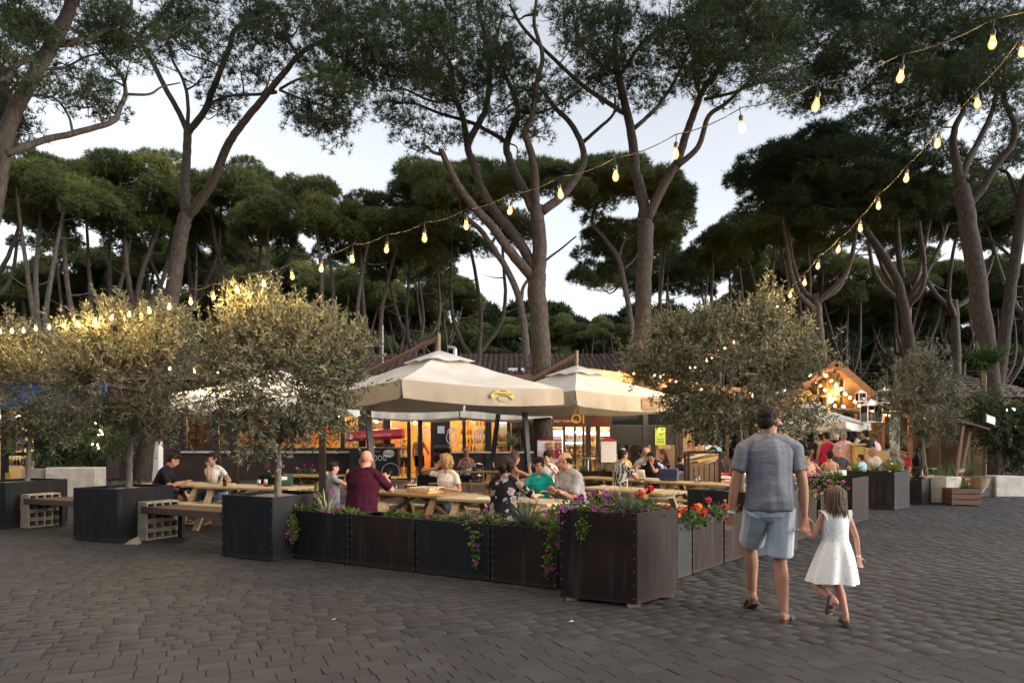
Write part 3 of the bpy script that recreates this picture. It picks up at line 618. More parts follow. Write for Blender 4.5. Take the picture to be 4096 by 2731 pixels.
olive('slim pale olive tree in the white concrete planter on the right', (*P(3703, 1930, O5Y).xy, .55), [P(3700, 1850, O5Y), P(3692, 1770, O5Y), P(3690, 1700, O5Y)],
      pads_px([(3690, 1600, 130, 110, 20), (3680, 1520, 90, 70, 9), (3630, 1560, 70, 70, 6), (3720, 1450, 40, 50, 4), (3780, 1590, 50, 50, 4), (3620, 1690, 90, 60, 7), (3750, 1680, 90, 70, 8)], O5Y), 55, nshoot=760, per=18, ll=.09, lw=.024, group='olive trees in planters', size=.26)
O6Y = 21
olive('dark leafy tree in the bed at the right edge', (*P(4012, 1925, O6Y).xy, 0), [P(4005, 1860, O6Y), P(3995, 1790, O6Y), P(3985, 1740, O6Y)],
      pads_px([(4010, 1720, 110, 90, 18), (3930, 1700, 60, 70, 7), (4090, 1760, 90, 90, 11), (4060, 1810, 70, 60, 6)], O6Y), 56, nshoot=1200, per=18, ll=.12, lw=.035, group='shrubs by the right edge', m=m_oleander, size=.36, tr=.09, sl=.4, name='leafy_tree')
OLY = 19.5
olive('dark oleander bush over the pale concrete wall by the kiosk', (*P(270, 1900, OLY).xy, .5), [P(270, 1850, OLY), P(275, 1800, OLY)],
      pads_px([(290, 1790, 110, 80, 22), (220, 1720, 80, 60, 8), (350, 1740, 70, 80, 8)], OLY), 57, nshoot=900, per=16, ll=.17, lw=.03, group='shrubs by the kiosk', m=m_oleander, size=.3, sl=.45, name='oleander_bush')
# ------------------------------------------------------------------ restaurant building behind the terrace
YB = 27.0
m_darkwall = mat('dark_brown_render', (.038, .022, .022), (.055, .034, .033), scale=2.5, rough=.85, bump=.25, bscale=60)
m_frame = mat('anthracite_frame', (.018, .018, .02), (.03, .03, .034), scale=5, rough=.45)
m_sill = mat('white_sill', (.62, .6, .57), (.5, .48, .45), scale=8, rough=.6)
m_cream = mat('warm_interior_wall', (.62, .42, .16), (.7, .5, .22), scale=1.5, rough=.85)
m_rust = mat('rust_panel', (.24, .085, .025), (.4, .15, .04), scale=4, rough=.7)
m_floor = mat('interior_floor', (.13, .1, .08), (.18, .15, .12), scale=3, rough=.5)
m_ceil = mat('interior_ceiling', (.35, .28, .2), (.42, .33, .23), scale=2, rough=.9)
m_glass = glass_mat('window_glass')
m_tile = mat('clay_roof_tile', (.05, .03, .025), (.1, .062, .048), scale=7, rough=.9, bump=.4, bscale=20)
m_wood_oiled = mat('oiled_timber', (.1, .055, .028), (.16, .09, .045), scale=3, rough=.6, stretch=(1, 8, 8))  # brown timber of the fascias and umbrella arms
m_white = mat('white_print', (.78, .77, .74), rough=.6)
m_yel = mat('yellow_print', (.75, .5, .06), rough=.6)
m_red = mat('red_enamel', (.55, .02, .035), (.48, .015, .03), scale=3, rough=.35, coat=.3)
m_maroon = mat('maroon_board', (.11, .012, .012), (.13, .016, .015), scale=3, rough=.5)
m_black = mat('black_board', (.012, .012, .014), (.02, .02, .022), scale=4, rough=.5)
m_steel = mat('brushed_steel', (.42, .42, .42), (.5, .5, .5), scale=30, rough=.35, metal=.9)
m_bulb = emat('warm_bulb', (1.0, .6, .2), 1500)
m_bulb_ch = emat('chalet_bulb', (1.0, .58, .2), 45)
m_shell = bpy.data.materials.new('bulb_glass_halo'); m_shell.use_nodes = True; _n = m_shell.node_tree; _n.nodes.clear()  # bulb glass whose faint emission stands in for the orange halo
_e = _n.nodes.new('ShaderNodeEmission'); _e.inputs[0].default_value = (1, .42, .07, 1); _e.inputs[1].default_value = .5; _t = _n.nodes.new('ShaderNodeBsdfTransparent'); _a = _n.nodes.new('ShaderNodeAddShader'); _o = _n.nodes.new('ShaderNodeOutputMaterial')
_n.links.new(_e.outputs[0], _a.inputs[0]); _n.links.new(_t.outputs[0], _a.inputs[1]); _n.links.new(_a.outputs[0], _o.inputs[0])
m_bulb_in = emat('warm_pendant', (1.0, .58, .2), 330)
m_cable = mat('black_cable', (.012, .011, .01), rough=.7)
m_socket = mat('bulb_socket', (.015, .013, .012), rough=.5)

def bxu(mb, u0, u1, v0, v1, Y, th):             # upright slab given by its outline in the facade plane
    a = P(u0, v1, Y); b = P(u1, v0, Y); mb.box(((a.x + b.x) / 2, Y + th / 2, (a.z + b.z) / 2), (abs(b.x - a.x), th, abs(b.z - a.z))); return mb
rest = thing('restaurant_building', 'long low restaurant with dark brown wall and lit glass front behind the tables', 'building', (XU(1400, YB), YB, 0))
def rb(mb, name, m, parent=None, smooth=False, **k):
    o = mb.build(name, m, parent or rest, smooth, **k)
    if parent is None: o.data.transform(Matrix.Translation(-rest.location))
    return o
GB = HVP + CAM_H * FPX / YB                      # ground row at the facade
mb = MB(); bxu(mb, 640, 1440, 1812, GB, YB, .25); rb(mb, 'wall', m_darkwall)
mb = MB(); bxu(mb, 330, 730, 1480, 1811, YB + .02, .22); rb(mb, 'wall', m_darkwall)
mb = MB(); bxu(mb, 730, 2480, 1480, 1612, YB + .01, .24); rb(mb, 'wall', m_darkwall)
mb = MB(); bxu(mb, 330, 640, 1812, GB, YB + .05, .2); rb(mb, 'wall', m_darkwall)
mb = MB(); bxu(mb, 722, 1442, 1803.5, 1811, YB - .12, .4); rb(mb, 'window_sill', m_sill)
# long window: frame pieces and panes
for (u0, u1) in ((730, 745), (838, 852), (905, 950), (1160, 1172), (1362, 1378), (1432, 1446)):
    mb = MB(); bxu(mb, u0, u1, 1612, 1804, YB - .02, .12); rb(mb, 'window_mullion', m_frame)
mb = MB(); bxu(mb, 745, 1432, 1790, 1803, YB - .03, .13); rb(mb, 'window_rail', m_frame)
for (u0, u1) in ((745, 838), (852, 905), (950, 1160), (1172, 1362), (1378, 1432)):
    mb = MB(); bxu(mb, u0, u1, 1612, 1790, YB + .03, .012); rb(mb, 'pane', m_glass)
# glass shopfront
fr = [(1446, 1462), (1532, 1562), (1628, 1642), (1722, 1800), (1850, 1862), (1940, 1966), (2028, 2042), (2104, 2118), (2196, 2212), (2250, 2262), (2296, 2304), (2330, 2338), (2384, 2400), (2440, 2482)]
for (u0, u1) in fr:
    mb = MB(); bxu(mb, u0, u1, 1612, GB, YB - .02, .12); rb(mb, 'door_frame', m_frame)
for i in range(len(fr) - 1):
    u0, u1 = fr[i][1], fr[i + 1][0]
    if (u0, u1) in ((1642, 1722),): continue                       # the open doorway
    low = GB - 4 if u1 < 1800 else 1812
    mb = MB(); bxu(mb, u0, u1, 1612, low, YB + .03, .012); rb(mb, 'pane', m_glass)
mb = MB(); bxu(mb, 1800, 2196, 1812, GB, YB + .01, .2); rb(mb, 'wall', m_darkwall)
mb = MB(); bxu(mb, 1800, 2196, 1805, 1812, YB - .06, .25); rb(mb, 'window_sill', m_sill)
# inside
mb = MB(); mb.box((XU(1400, YB), YB + 2.9, .02), (XU(2490, YB) - XU(330, YB), 5.6, .06)); rb(mb, 'interior_floor', m_floor)
mb = MB(); mb.box((XU(1400, YB), YB + 2.9, 3.75), (XU(2490, YB) - XU(330, YB), 5.6, .1)); rb(mb, 'interior_ceiling', m_ceil)
mb = MB(); mb.box((XU(1400, YB), YB + 5.6, 1.9), (XU(2490, YB) - XU(330, YB), .15, 3.7)); rb(mb, 'interior_wall', m_cream)
for u in (335, 2485):
    mb = MB(); mb.box((XU(u, YB), YB + 2.9, 1.9), (.2, 5.4, 3.7)); rb(mb, 'interior_wall', m_cream)
for (u0, u1, v0, v1, mm) in ((735, 905, 1650, 1800, m_darkwall), (960, 1010, 1640, 1790, m_rust), (1060, 1130, 1650, 1775, m_cream), (1190, 1330, 1655, 1775, m_rust), (1480, 1530, 1690, 1900, m_darkwall), (1560, 1625, 1686, 1830, m_rust), (1675, 1722, 1690, 1910, m_rust), (2110, 2190, 1640, 1800, m_darkwall), (2046, 2196, 1612, 1812, m_frame)):
    mb = MB(); bxu(mb, u0, u1, v0, v1, YB + (4.2 if mm is not m_frame else .5), .06); rb(mb, 'wall_panel', mm)
# bar shelves with bottles, counter, fridge
mb = MB(); bxu(mb, 1800, 2040, 1818, 1935, YB + 1.7, .5); rb(mb, 'bar_counter', m_darkwall)
shelf_m = mat('shelf_wood', (.3, .17, .07), (.4, .24, .1), scale=5, rough=.6)
bot_ms = [mat('bottle_amber', (.25, .09, .02), rough=.2), mat('bottle_green', (.03, .12, .05), rough=.2), mat('bottle_clear', (.45, .45, .4), rough=.2), mat('bottle_red', (.35, .03, .02), rough=.3)]
bme = []
for mm in bot_ms:
    q = MB(); q.lathe([(.001, 0), (.045, 0), (.045, .2), (.016, .25), (.015, .32), (.001, .32)], 8); o = q.build('shelf_bottle', mm, None, True); bme.append(o.data); bpy.data.objects.remove(o)
for v in (1700, 1735, 1770, 1800):
    mb = MB(); bxu(mb, 1840, 1960, v, v + 3, YB + 3.6, .3); sh = rb(mb, 'shelf', shelf_m)
    for k in range(9):
        c = P(1848 + k * 12.5 + random.uniform(-2, 2), v, YB + 3.62) - rest.location
        o = obj('shelf_bottle', random.choice(bme), rest); o.location = c; o.scale = (1, 1, random.uniform(.7, 1.1))
m_cool = emat('fridge_light', (.95, .97, 1.0), 3.2)
for (u0, u1, v0, v1) in ((1985, 2026, 1668, 1690), (2262, 2328, 1722, 1735), (2340, 2384, 1728, 1738), (2404, 2438, 1730, 1742), (2262, 2328, 1768, 1774)):
    mb = MB(); bxu(mb, u0, u1, v0, v1, YB + 2.3, .08); rb(mb, 'fridge_lamp', m_cool)
for (u0, u1) in ((1980, 2030), (2212, 2250), (2262, 2330), (2338, 2384), (2402, 2440)):
    mb = MB(); bxu(mb, u0, u1, 1690, 1900, YB + 2.5, .5); rb(mb, 'display_fridge', mat('fridge_inside', (.5, .47, .4), (.3, .27, .2), scale=6, rough=.5))
    for v in (1752, 1782, 1812):
        mb = MB(); bxu(mb, u0 + 2, u1 - 2, v, v + 2, YB + 2.3, .2); rb(mb, 'shelf', m_sill)
        for k in range(4):
            c = P(u0 + 7 + k * (u1 - u0 - 12) / 3.4, v, YB + 2.36) - rest.location; o = obj('shelf_bottle', random.choice(bme), rest); o.location = c; o.scale = (1.2, 1.2, .62)
# pendant bulbs inside
pb = MB(); pb.ball((0, 0, 0), .055, 10, 7); o = pb.build('pendant_bulb', m_bulb_in, None, True); pme = o.data; bpy.data.objects.remove(o)
for (u, v, dy) in ((850, 1640, 1.3), (1005, 1655, 1.5), (985, 1640, 3), (1090, 1640, 3), (1355, 1672, 1.2), (1230, 1650, 3), (1497, 1676, 2), (1507, 1685, 3.4), (1552, 1672, 3), (1577, 1665, 2), (1660, 1690, 1.5), (1668, 1680, 3), (1700, 1672, 2.4), (1720, 1680, 3.4), (1890, 1668, 1.2), (1920, 1660, 3), (2235, 1690, 1.5), (2352, 1668, 1.5), (2420, 1680, 1.5)):
    p = P(u, v, YB + dy); cd = MB(); cd.tube([p + Vector((0, 0, .05)), Vector((p.x, p.y, 3.72))], .008, 5); c = rb(cd, 'pendant_cord', m_cable)
    o = obj('pendant_bulb', pme, c); o.location = p - rest.location
# emblem on the panes: oval outline, column capital and three flutes
def emblem(u, v, s, Y):
    q = MB(); c = P(u, v, Y); k = s / FPX * Y
    def ring(r0x, r0z, w, z0=0, n=24, a0=0, a1=2 * pi, x0=0):
        vs = []
        for i in range(n + 1):
            a = a0 + (a1 - a0) * i / n
            for f in (1, 1 - w): vs.append((c.x + (x0 + cos(a) * r0x * f) * k, c.y, c.z + (z0 + sin(a) * r0z * f) * k))
        q.add(vs, [(2 * i, 2 * i + 1, 2 * i + 3, 2 * i + 2) for i in range(n)])
    ring(.52, .62, .12, -.1, a0=R(125), a1=R(415)); ring(.13, .13, .4, .42, x0=-.3); ring(.13, .13, .4, .42, x0=.3)
    for (x, z, w, h) in ((0, .58, .7, .1), (0, .72, .5, .07), (-.2, -.05, .09, .55), (-.0, -.05, .09, .6), (.2, -.05, .09, .55), (0, .3, .5, .07), (0, -.42, .5, .06)):
        q.box((c.x + x * k, c.y, c.z + z * k), (w * k, .004, h * k))
    return rb(q, 'window_emblem', m_white)
for (u, v) in ((1582, 1735), (1693, 1733), (1808, 1745), (1913, 1742)): emblem(u, v, 46, YB - .16 if u > 1700 else YB - .005)
mb = MB(); bxu(mb, 1750, 1778, 1704, 1733, YB - .06, .01); rb(mb, 'paper_notice', m_white)
# fascia sign
mb = MB(); bxu(mb, 2206, 2442, 1608, 1706, YB - .2, .12); fas = rb(mb, 'sign_board', m_maroon)
c = P(2262, 1684, YB - .21) - rest.location; text_mesh('lettering', 'ENJOY YOUR FOOD', .13, m_white, rest, WALLM(c), sx=.78)
c = P(2312, 1676, YB - .21) - rest.location; text_mesh('lettering', 'OI', .52, m_yel, rest, WALLM(c))
# tiled roof
def tile_roof(mb, x0, x1, ya, za, yb, zb, pitch=.22, amp=.05, rows=10):
    n = int((x1 - x0) / pitch * 4)
    for r in range(rows):
        t0, t1 = r / rows, (r + 1.15) / rows
        vs = []
        for i in range(n + 1):
            x = x0 + (x1 - x0) * i / n; w = abs(sin(pi * i / 4)) * amp
            vs.append((x, ya + (yb - ya) * t0, za + (zb - za) * t0 + w + .035)); vs.append((x, ya + (yb - ya) * t1, za + (zb - za) * t1 + w))
        mb.add(vs, [(2 * i, 2 * i + 1, 2 * i + 3, 2 * i + 2) for i in range(n)])
mb = MB(); tile_roof(mb, XU(250, YB), XU(2560, YB), YB - .75, 4.05, YB + 3, 5.3); tag(rb(mb, 'roof_tiles', m_tile), kind='stuff')
mb = MB(); mb.box((XU(1400, YB), YB - .72, 4.02), (XU(2560, YB) - XU(250, YB), .05, .14)); rb(mb, 'fascia_board', m_wood_oiled)
mb = MB(); mb.box((XU(1400, YB), YB + 1, 4.0), (XU(2560, YB) - XU(250, YB) - .2, 3.4, .06), rx=R(2)); rb(mb, 'soffit', m_ceil)
mb = MB(); p = P(1790, 1470, YB + .5); mb.tube(catmull([(p.x + .3, p.y, 4.3), (p.x + .3, p.y, 5.0), (p.x + .28, p.y, 5.25), (p.x, p.y, 5.3)], 4), .09, 10); rb(mb, 'flue_pipe', m_steel, smooth=True)
m_lampglass = mat('floodlight_glass', (.5, .52, .55), rough=.2)
for u in (2052, 2102):
    p = P(u, 1483, YB); mb = MB(); mb.box((p.x, p.y - .1, p.z), (.42, .14, .32), rx=R(-25)); o = rb(mb, 'floodlight', m_frame)
    mb = MB(); mb.box((p.x, p.y - .18, p.z - .02), (.36, .03, .26), rx=R(-25)); rb(mb, 'floodlight_glass', m_lampglass)
mb = MB(); p = P(1532, 1300, YB + 1); mb.tube([(p.x, p.y, 4.6), (p.x, p.y, p.z)], .015, 5); mb.tube([(p.x - .7, p.y, 5.0), (p.x + .4, p.y, 5.0)], .012, 5); rb(mb, 'aerial', m_steel)

# ------------------------------------------------------------------ dark windbreak frame with screens and the wi-fi sign
YW = 20.0
wb = thing('windbreak_frame', 'dark steel windbreak with two glass panels above black boards', 'windbreak', (XU(2575, YW), YW, 0))
def wbp(mb, name, m): 
    o = mb.build(name, m, wb); o.data.transform(Matrix.Translation(-wb.location)); return o
GW = HVP + CAM_H * FPX / YW
for (u0, u1) in ((2440, 2447), (2572, 2592), (2702, 2711)):
    mb = MB(); bxu(mb, u0, u1, 1618, GW, YW, .08); wbp(mb, 'post', m_frame)
for (v0, v1) in ((1618, 1626), (1698, 1707)):
    mb = MB(); bxu(mb, 2447, 2702, v0, v1, YW + .01, .06); wbp(mb, 'rail', m_frame)
m_dkglass = mat('tinted_glass', (.012, .016, .022), rough=.08, spec=.8)
for (u0, u1) in ((2447, 2572), (2592, 2702)):
    mb = MB(); bxu(mb, u0, u1, 1626, 1698, YW + .03, .012); wbp(mb, 'pane', m_dkglass)
    mb = MB(); bxu(mb, u0, u1, 1707, 1779, YW + .025, .02); wbp(mb, 'board', m_black)
ws = thing('wifi_sign', 'lime green WI-FI ZONE sign on the dark windbreak', 'sign', P(2641, 1744, YW - .02))
m_lime = mat('lime_print', (.5, .68, .07), rough=.5); m_ink = mat('dark_print', (.03, .05, .03), rough=.6)
a = 41 / FPX * YW; h = 70 / FPX * YW
mb = MB(); mb.box((0, 0, 0), (a, .012, h)); mb.build('board', m_lime, ws)
text_mesh('lettering', 'WI-FI', .085, m_ink, ws, WALLM(Vector((0, -.008, -.09)))); text_mesh('lettering', 'ZONE', .085, m_ink, ws, WALLM(Vector((0, -.008, -.17))))
for k, r in enumerate((.05, .085, .12)):
    q = MB(); vs = []
    for i in range(13):
        an = R(40) + R(100) * i / 12
        for f in (1, .78 if k else .6): vs.append((cos(an) * r * (f if k == 0 else 1 - (1 - f) * .6), -.008, .07 + sin(an) * r * (f if k == 0 else 1 - (1 - f) * .6)))
    q.add(vs, [(2 * i, 2 * i + 1, 2 * i + 3, 2 * i + 2) for i in range(12)]); q.build('wifi_arc', m_white, ws)
q = MB(); q.ball((0, -.008, .06), (.02, .004, .028), 8, 6); q.build('wifi_dot', m_ink, ws)
q = MB(); q.box((0, -.008, -.01), (.16, .003, .006)); q.build('rule_line', m_ink, ws)

# ------------------------------------------------------------------ long timber pergola roof behind the windbreak and the gabled chalet
m_timber = mat('timber_warm', (.2, .085, .028), (.3, .14, .05), scale=4, rough=.6, stretch=(6, 1, 6))
m_dkpost = mat('dark_post_timber', (.04, .025, .015), (.07, .045, .028), scale=5, rough=.8)
pg = thing('pergola_hall', 'long timber hall with orange-lit eave behind the wide olive tree', 'building', (5.4, 24.0, 0))
def pgp(mb, name, m):
    o = mb.build(name, m, pg); o.data.transform(Matrix.Translation(-pg.location)); return o
A = Vector((2.3, 20.6, 3.55)); B = Vector((9.9, 28.8, 3.55)); dv = (B - A).normalized(); pv = Vector((-dv.y, dv.x, 0))
mb = MB(); mb.bar(A, B, .06, .34); pgp(mb, 'eave_board', m_timber)
mb = MB(); vs = [A + Vector((0, 0, .18)), B + Vector((0, 0, .18)), B + pv * 2.6 + Vector((0, 0, .4)), A + pv * 2.6 + Vector((0, 0, .4))]; mb.add(vs + [v - Vector((0, 0, .1)) for v in vs], [(0, 1, 2, 3), (7, 6, 5, 4), (0, 4, 5, 1), (1, 5, 6, 2), (2, 6, 7, 3), (3, 7, 4, 0)]); pgp(mb, 'roof', m_tile)
for i in range(7):
    q = A.lerp(B, i / 6); mb = MB(); mb.bar((q.x, q.y, 0), (q.x, q.y, 3.5), .14, .14); pgp(mb, 'post', m_dkpost)
    mb = MB(); mb.bar(q - Vector((0, 0, .2)) - pv * .3, q + pv * 2.5 + Vector((0, 0, .1)), .08, .14); pgp(mb, 'rafter', m_timber)
mb = MB(); c = A.lerp(B, .77) + pv * 2.5; mb.box((c.x, c.y, 1.8), ((B - A).length * .46, .15, 3.5), rz=atan2(dv.y, dv.x)); pgp(mb, 'back_wall', mat('hall_back_wall', (.12, .07, .035), (.2, .12, .06), scale=2, rough=.8))
for i in range(3):
    q = A.lerp(B, .6 + i * .16) + pv * 2.38; mb = MB(); mb.box((q.x, q.y, 1.7), (1.0, .05, 1.0), rz=atan2(dv.y, dv.x)); pgp(mb, 'window', mat('hall_window_painted_glow', (.25, .16, .06), (.4, .28, .1), scale=9, rough=.4))  # amber window glow put into the colour, nothing emits here
for i in range(9):
    q = A.lerp(B, (i + .5) / 9) + pv * .6 + Vector((0, 0, -.15)); mb = MB(); mb.ball(q, .05, 8, 6); pgp(mb, 'lamp', m_bulb_ch)

YG = 31.0
ch = thing('gabled_chalet', 'timber gabled chalet hung with bulbs, glowing yellow inside', 'building', (XU(3310, YG), YG, 0))
def chp(mb, name, m, **k):
    o = mb.build(name, m, ch, **k); o.data.transform(Matrix.Translation(-ch.location)); return o
ap = P(3308, 1452, YG); er = P(3492, 1612, YG); el = P(3090, 1612, YG)
for e, nm in ((er, 1), (el, -1)):
    d = (e - ap); mb = MB(); nrm = Vector((-d.z * nm, 0, d.x * nm)).normalized()
    vs = [ap + Vector((0, -.9, 0)), e + Vector((0, -.9, 0)), e + Vector((0, 6, 0)), ap + Vector((0, 6, 0))]
    mb.add(vs + [v - Vector((0, 0, .16)) for v in vs], [(0, 1, 2, 3), (7, 6, 5, 4), (0, 4, 5, 1), (1, 5, 6, 2), (2, 6, 7, 3), (3, 7, 4, 0)]); chp(mb, 'roof', m_timber)
    mb = MB(); mb.add([v + Vector((0, 0, .03)) for v in vs] + [v + Vector((0, 0, .07)) for v in vs], [(3, 2, 1, 0), (4, 5, 6, 7), (0, 1, 5, 4), (1, 2, 6, 5), (2, 3, 7, 6), (3, 0, 4, 7)]); chp(mb, 'roof_covering', mat('roof_felt', (.06, .04, .045), (.09, .06, .06), scale=4, rough=.9))
    mb = MB(); mb.bar(ap + Vector((0, -.94, -.1)), e + Vector((0, -.94, -.1)), .05, .3); chp(mb, 'rake_board', m_timber)
mb = MB(); bl = Vector((el.x + .3, YG, 0)); br = Vector((er.x - .3, YG, 0))
mb.add([(el.x + .4, YG + 3.5, 0), (er.x - .4, YG + 3.5, 0), (er.x - .4, YG + 3.5, er.z - .2), (ap.x, YG + 3.5, ap.z - .2), (el.x + .4, YG + 3.5, el.z - .2)], [(0, 1, 2, 3, 4)])
chp(mb, 'back_wall', mat('chalet_back', (.66, .5, .2), (.75, .6, .28), scale=1.2, rough=.8))
for u in (3110, 3190, 3270, 3308, 3365, 3425, 3470):
    t = abs(u - 3308) / 184; zt = ap.z - .2 - t * (ap.z - er.z) * .97; x = XU(u, YG); mb = MB(); mb.bar((x, YG, 0), (x, YG, zt), .1, .1); chp(mb, 'post', m_frame if u in (3270, 3365) else m_timber)
for v in (1640, 1585):
    mb = MB(); a, b = P(3120 if v > 1600 else 3190, v, YG), P(3485 if v > 1600 else 3440, v, YG); mb.bar(a, b, .12, .16 if v > 1600 else .08); chp(mb, 'beam', m_timber)
for i, (u, v) in enumerate(((3240, 1500), (3305, 1502), (3325, 1522), (3345, 1540), (3363, 1556), (3382, 1576), (3400, 1590), (3420, 1606), (3437, 1622), (3260, 1528), (3282, 1544), (3300, 1560), (3320, 1578), (3338, 1594), (3280, 1480), (3228, 1515), (3375, 1625), (3340, 1622))):
    mb = MB(); mb.ball(P(u, v, YG - (1.1 if i < 9 else .3)), .055, 8, 6); chp(mb, 'bulb', m_bulb_ch)
mb = MB(); a = P(3320, 1600, YG + 2); mb.ball(a, .14, 10, 8); chp(mb, 'hanging_lamp', emat('chalet_lamp', (1, .72, .3), 55))
mb = MB(); mb.box((XU(3330, YG), YG + 1.2, .5), (4.2, 1.0, 1.0)); chp(mb, 'counter', m_timber)

# ------------------------------------------------------------------ round hut with clay tiles on the right
YH = 26.0
hut = thing('tiled_hut', 'dark round hut with drooping clay tile roof at the right edge', 'building', (XU(3965, YH), YH + 2.5, 0))
cx, cyy = XU(4010, YH) - hut.location.x, 0
topz, eavz, Rr = ZV(1498, YH + 2.5), ZV(1602, YH), 3.5
rows, seg = 9, 44
m_hut = mat('weathered_hut_tile', (.13, .1, .085), (.2, .165, .14), scale=6, rough=.95, bump=.4, bscale=20)
for k in range(seg):                                                # one strip of overlapping tiles per segment
    a0, a1 = 2 * pi * k / seg, 2 * pi * (k + 1) / seg
    if sin((a0 + a1) / 2) > .45: continue
    q = MB()
    for r in range(rows):
        f0, f1 = 1 - r / rows, 1 - (r + 1.12) / rows
        vs = []
        for f, lift in ((f0, .05), (max(f1, .02), .01)):
            z = eavz + (topz - eavz) * (1 - f) ** .8
            for j in range(5):
                a = a0 + (a1 - a0) * j / 4; vs.append((cos(a) * Rr * f, sin(a) * Rr * f, z + lift + .06 * sin(pi * j / 4)))
        q.add(vs, [(j, j + 1, 6 + j, 5 + j) for j in range(4)])
    q.build('tile_course', m_hut, hut)
mb = MB(); mb.lathe([(2.3, 0), (2.3, eavz + .1)], 28); mb.build('wall', mat('hut_wall', (.05, .038, .028), (.1, .07, .045), scale=3, rough=.9), hut)
for k in range(9):
    a = R(190 + k * 20); mb = MB(); mb.bar((cos(a) * 2.75, sin(a) * 2.75, 0), (cos(a) * 2.75, sin(a) * 2.75, eavz), .13, .13); mb.build('post', mat('hut_post', (.07, .05, .035), (.11, .08, .05), scale=5, rough=.85), hut)
for u in (4028, 4062):
    p = P(u, 1632, YH - .4) - hut.location; mb = MB(); mb.lathe([(.001, .1), (.12, .06), (.13, .03), (.001, .03)], 10, p); ls = mb.build('lantern_cap', m_frame, hut)
    mb = MB(); mb.ball(p - Vector((0, 0, .03)), .075, 9, 7); mb.build('lantern_bulb', m_bulb_in, hut); mb = MB(); mb.tube([p + Vector((0, 0, .1)), p + Vector((0, 0, .4))], .01, 5); mb.build('lantern_cord', m_cable, hut)

# lower timber stall between gable and hut
YS = 27.0
st = thing('timber_stall', 'low timber stall with amber glow between the gable and the round hut', 'building', (XU(3600, YS), YS, 0))
def stp(mb, name, m):
    o = mb.build(name, m, st); o.data.transform(Matrix.Translation(-st.location)); return o
mb = MB(); bxu(mb, 3470, 3740, 1660, GB, YS + 2, .12); stp(mb, 'back_wall', mat('stall_back', (.3, .16, .05), (.42, .25, .09), scale=3, rough=.8, stretch=(1, 1, .15)))
mb = MB(); bxu(mb, 3560, 3600, 1640, 1880, YS - .2, .05); stp(mb, 'curtain', mat('white_curtain', (.6, .57, .5), (.45, .42, .36), scale=6, rough=.8))
mb = MB(); mb.bar(P(3440, 1648, YS), P(3760, 1668, YS), .1, .22); stp(mb, 'eave_board', m_timber)
mb = MB(); mb.box((XU(3600, YS), YS + 1, ZV(1640, YS)), (3.4, 2.6, .1), rx=R(6)); stp(mb, 'roof', m_tile)
for u in (3450, 3530, 3640, 3735):
    mb = MB(); x = XU(u, YS); mb.bar((x, YS, 0), (x, YS, ZV(1665, YS)), .13, .13); stp(mb, 'post', m_timber)
for (u, v) in ((3490, 1648), (3508, 1651), (3524, 1652), (3541, 1655), (3556, 1658), (3570, 1660), (3586, 1660), (3703, 1678), (3778, 1665), (3583, 1735)):
    mb = MB(); mb.ball(P(u, v, YS - .1), .055, 8, 6); stp(mb, 'bulb', m_bulb_ch)
mb = MB(); bxu(mb, 3480, 3740, 1850, GB, YS + .6, .5); stp(mb, 'counter', m_timber)

# ------------------------------------------------------------------ kiosk on the far left
YK = 20.5
ks = thing('drinks_kiosk', 'small blue kiosk with lit shelves at the left edge', 'kiosk', (XU(130, YK), YK, 0))
def ksp(mb, name, m):
    o = mb.build(name, m, ks); o.data.transform(Matrix.Translation(-ks.location)); return o
GK = HVP + CAM_H * FPX / YK
m_blue = mat('blue_panel', (.012, .05, .17), (.018, .07, .22), scale=3, rough=.5)
mb = MB(); bxu(mb, -220, 420, 1535, 1640, YK - .8, .1); ksp(mb, 'awning_front', m_blue)
mb = MB(); bxu(mb, 160, 205, 1640, GK, YK, .1); ksp(mb, 'panel', m_blue)
mb = MB(); bxu(mb, 205, 420, 1640, GK, YK + .4, .1); ksp(mb, 'panel', m_black)
mb = MB(); mb.box((XU(100, YK), YK + .7, ZV(1535, YK)), (4.8, 3.2, .12)); ksp(mb, 'roof', m_darkwall)
mb = MB(); bxu(mb, -220, 160, 1560, GK, YK + 2.2, .1); ksp(mb, 'back_wall', m_cream)
for (u0, u1) in ((2, 26), (136, 160)):
    mb = MB(); bxu(mb, u0, u1, 1640, GK, YK - .05, .1); ksp(mb, 'post', m_frame)
mb = MB(); bxu(mb, 26, 136, 1808, 1822, YK - .04, .3); ksp(mb, 'counter', m_frame)
for v in (1700, 1745, 1790, 1860):
    mb = MB(); bxu(mb, 26, 136, v, v + 3, YK + 1, .3); ksp(mb, 'shelf', m_sill)
    for k in range(8):
        o = obj('shelf_bottle', random.choice(bme), ks); o.location = P(34 + k * 13, v, YK + 1.05) - ks.location; o.scale = (.9, .9, .75)
mb = MB(); bxu(mb, -60, 136, 1662, 1672, YK + 1.4, .1); ksp(mb, 'strip_lamp', emat('kiosk_lamp', (1, .8, .5), 22))
for (u0, u1, v0, v1, mm) in ((25, 62, 1690, 1812, mat('green_poster', (.07, .2, .04), rough=.6)), (65, 100, 1748, 1774, m_white), (63, 96, 1776, 1802, mat('cardboard_notice', (.4, .32, .2), rough=.8)), (20, 40, 1890, 1915, m_yel)):
    mb = MB(); bxu(mb, u0, u1, v0, v1, YK - .12, .015); ksp(mb, 'poster', mm)
kb = thing('kiosk_annex', 'red-brown timber roof edge above the kiosk', 'building', (XU(60, 24), 24, 0))
mb = MB(); mb.bar(P(-150, 1330, 24) - kb.location, P(190, 1385, 24) - kb.location, .08, .3); mb.build('fascia_board', m_wood_oiled, kb)
mb = MB(); mb.box((-.4, 2, ZV(1360, 24) - .2), (5.6, 4, .1), ry=R(8)); mb.build('roof', m_tile, kb)
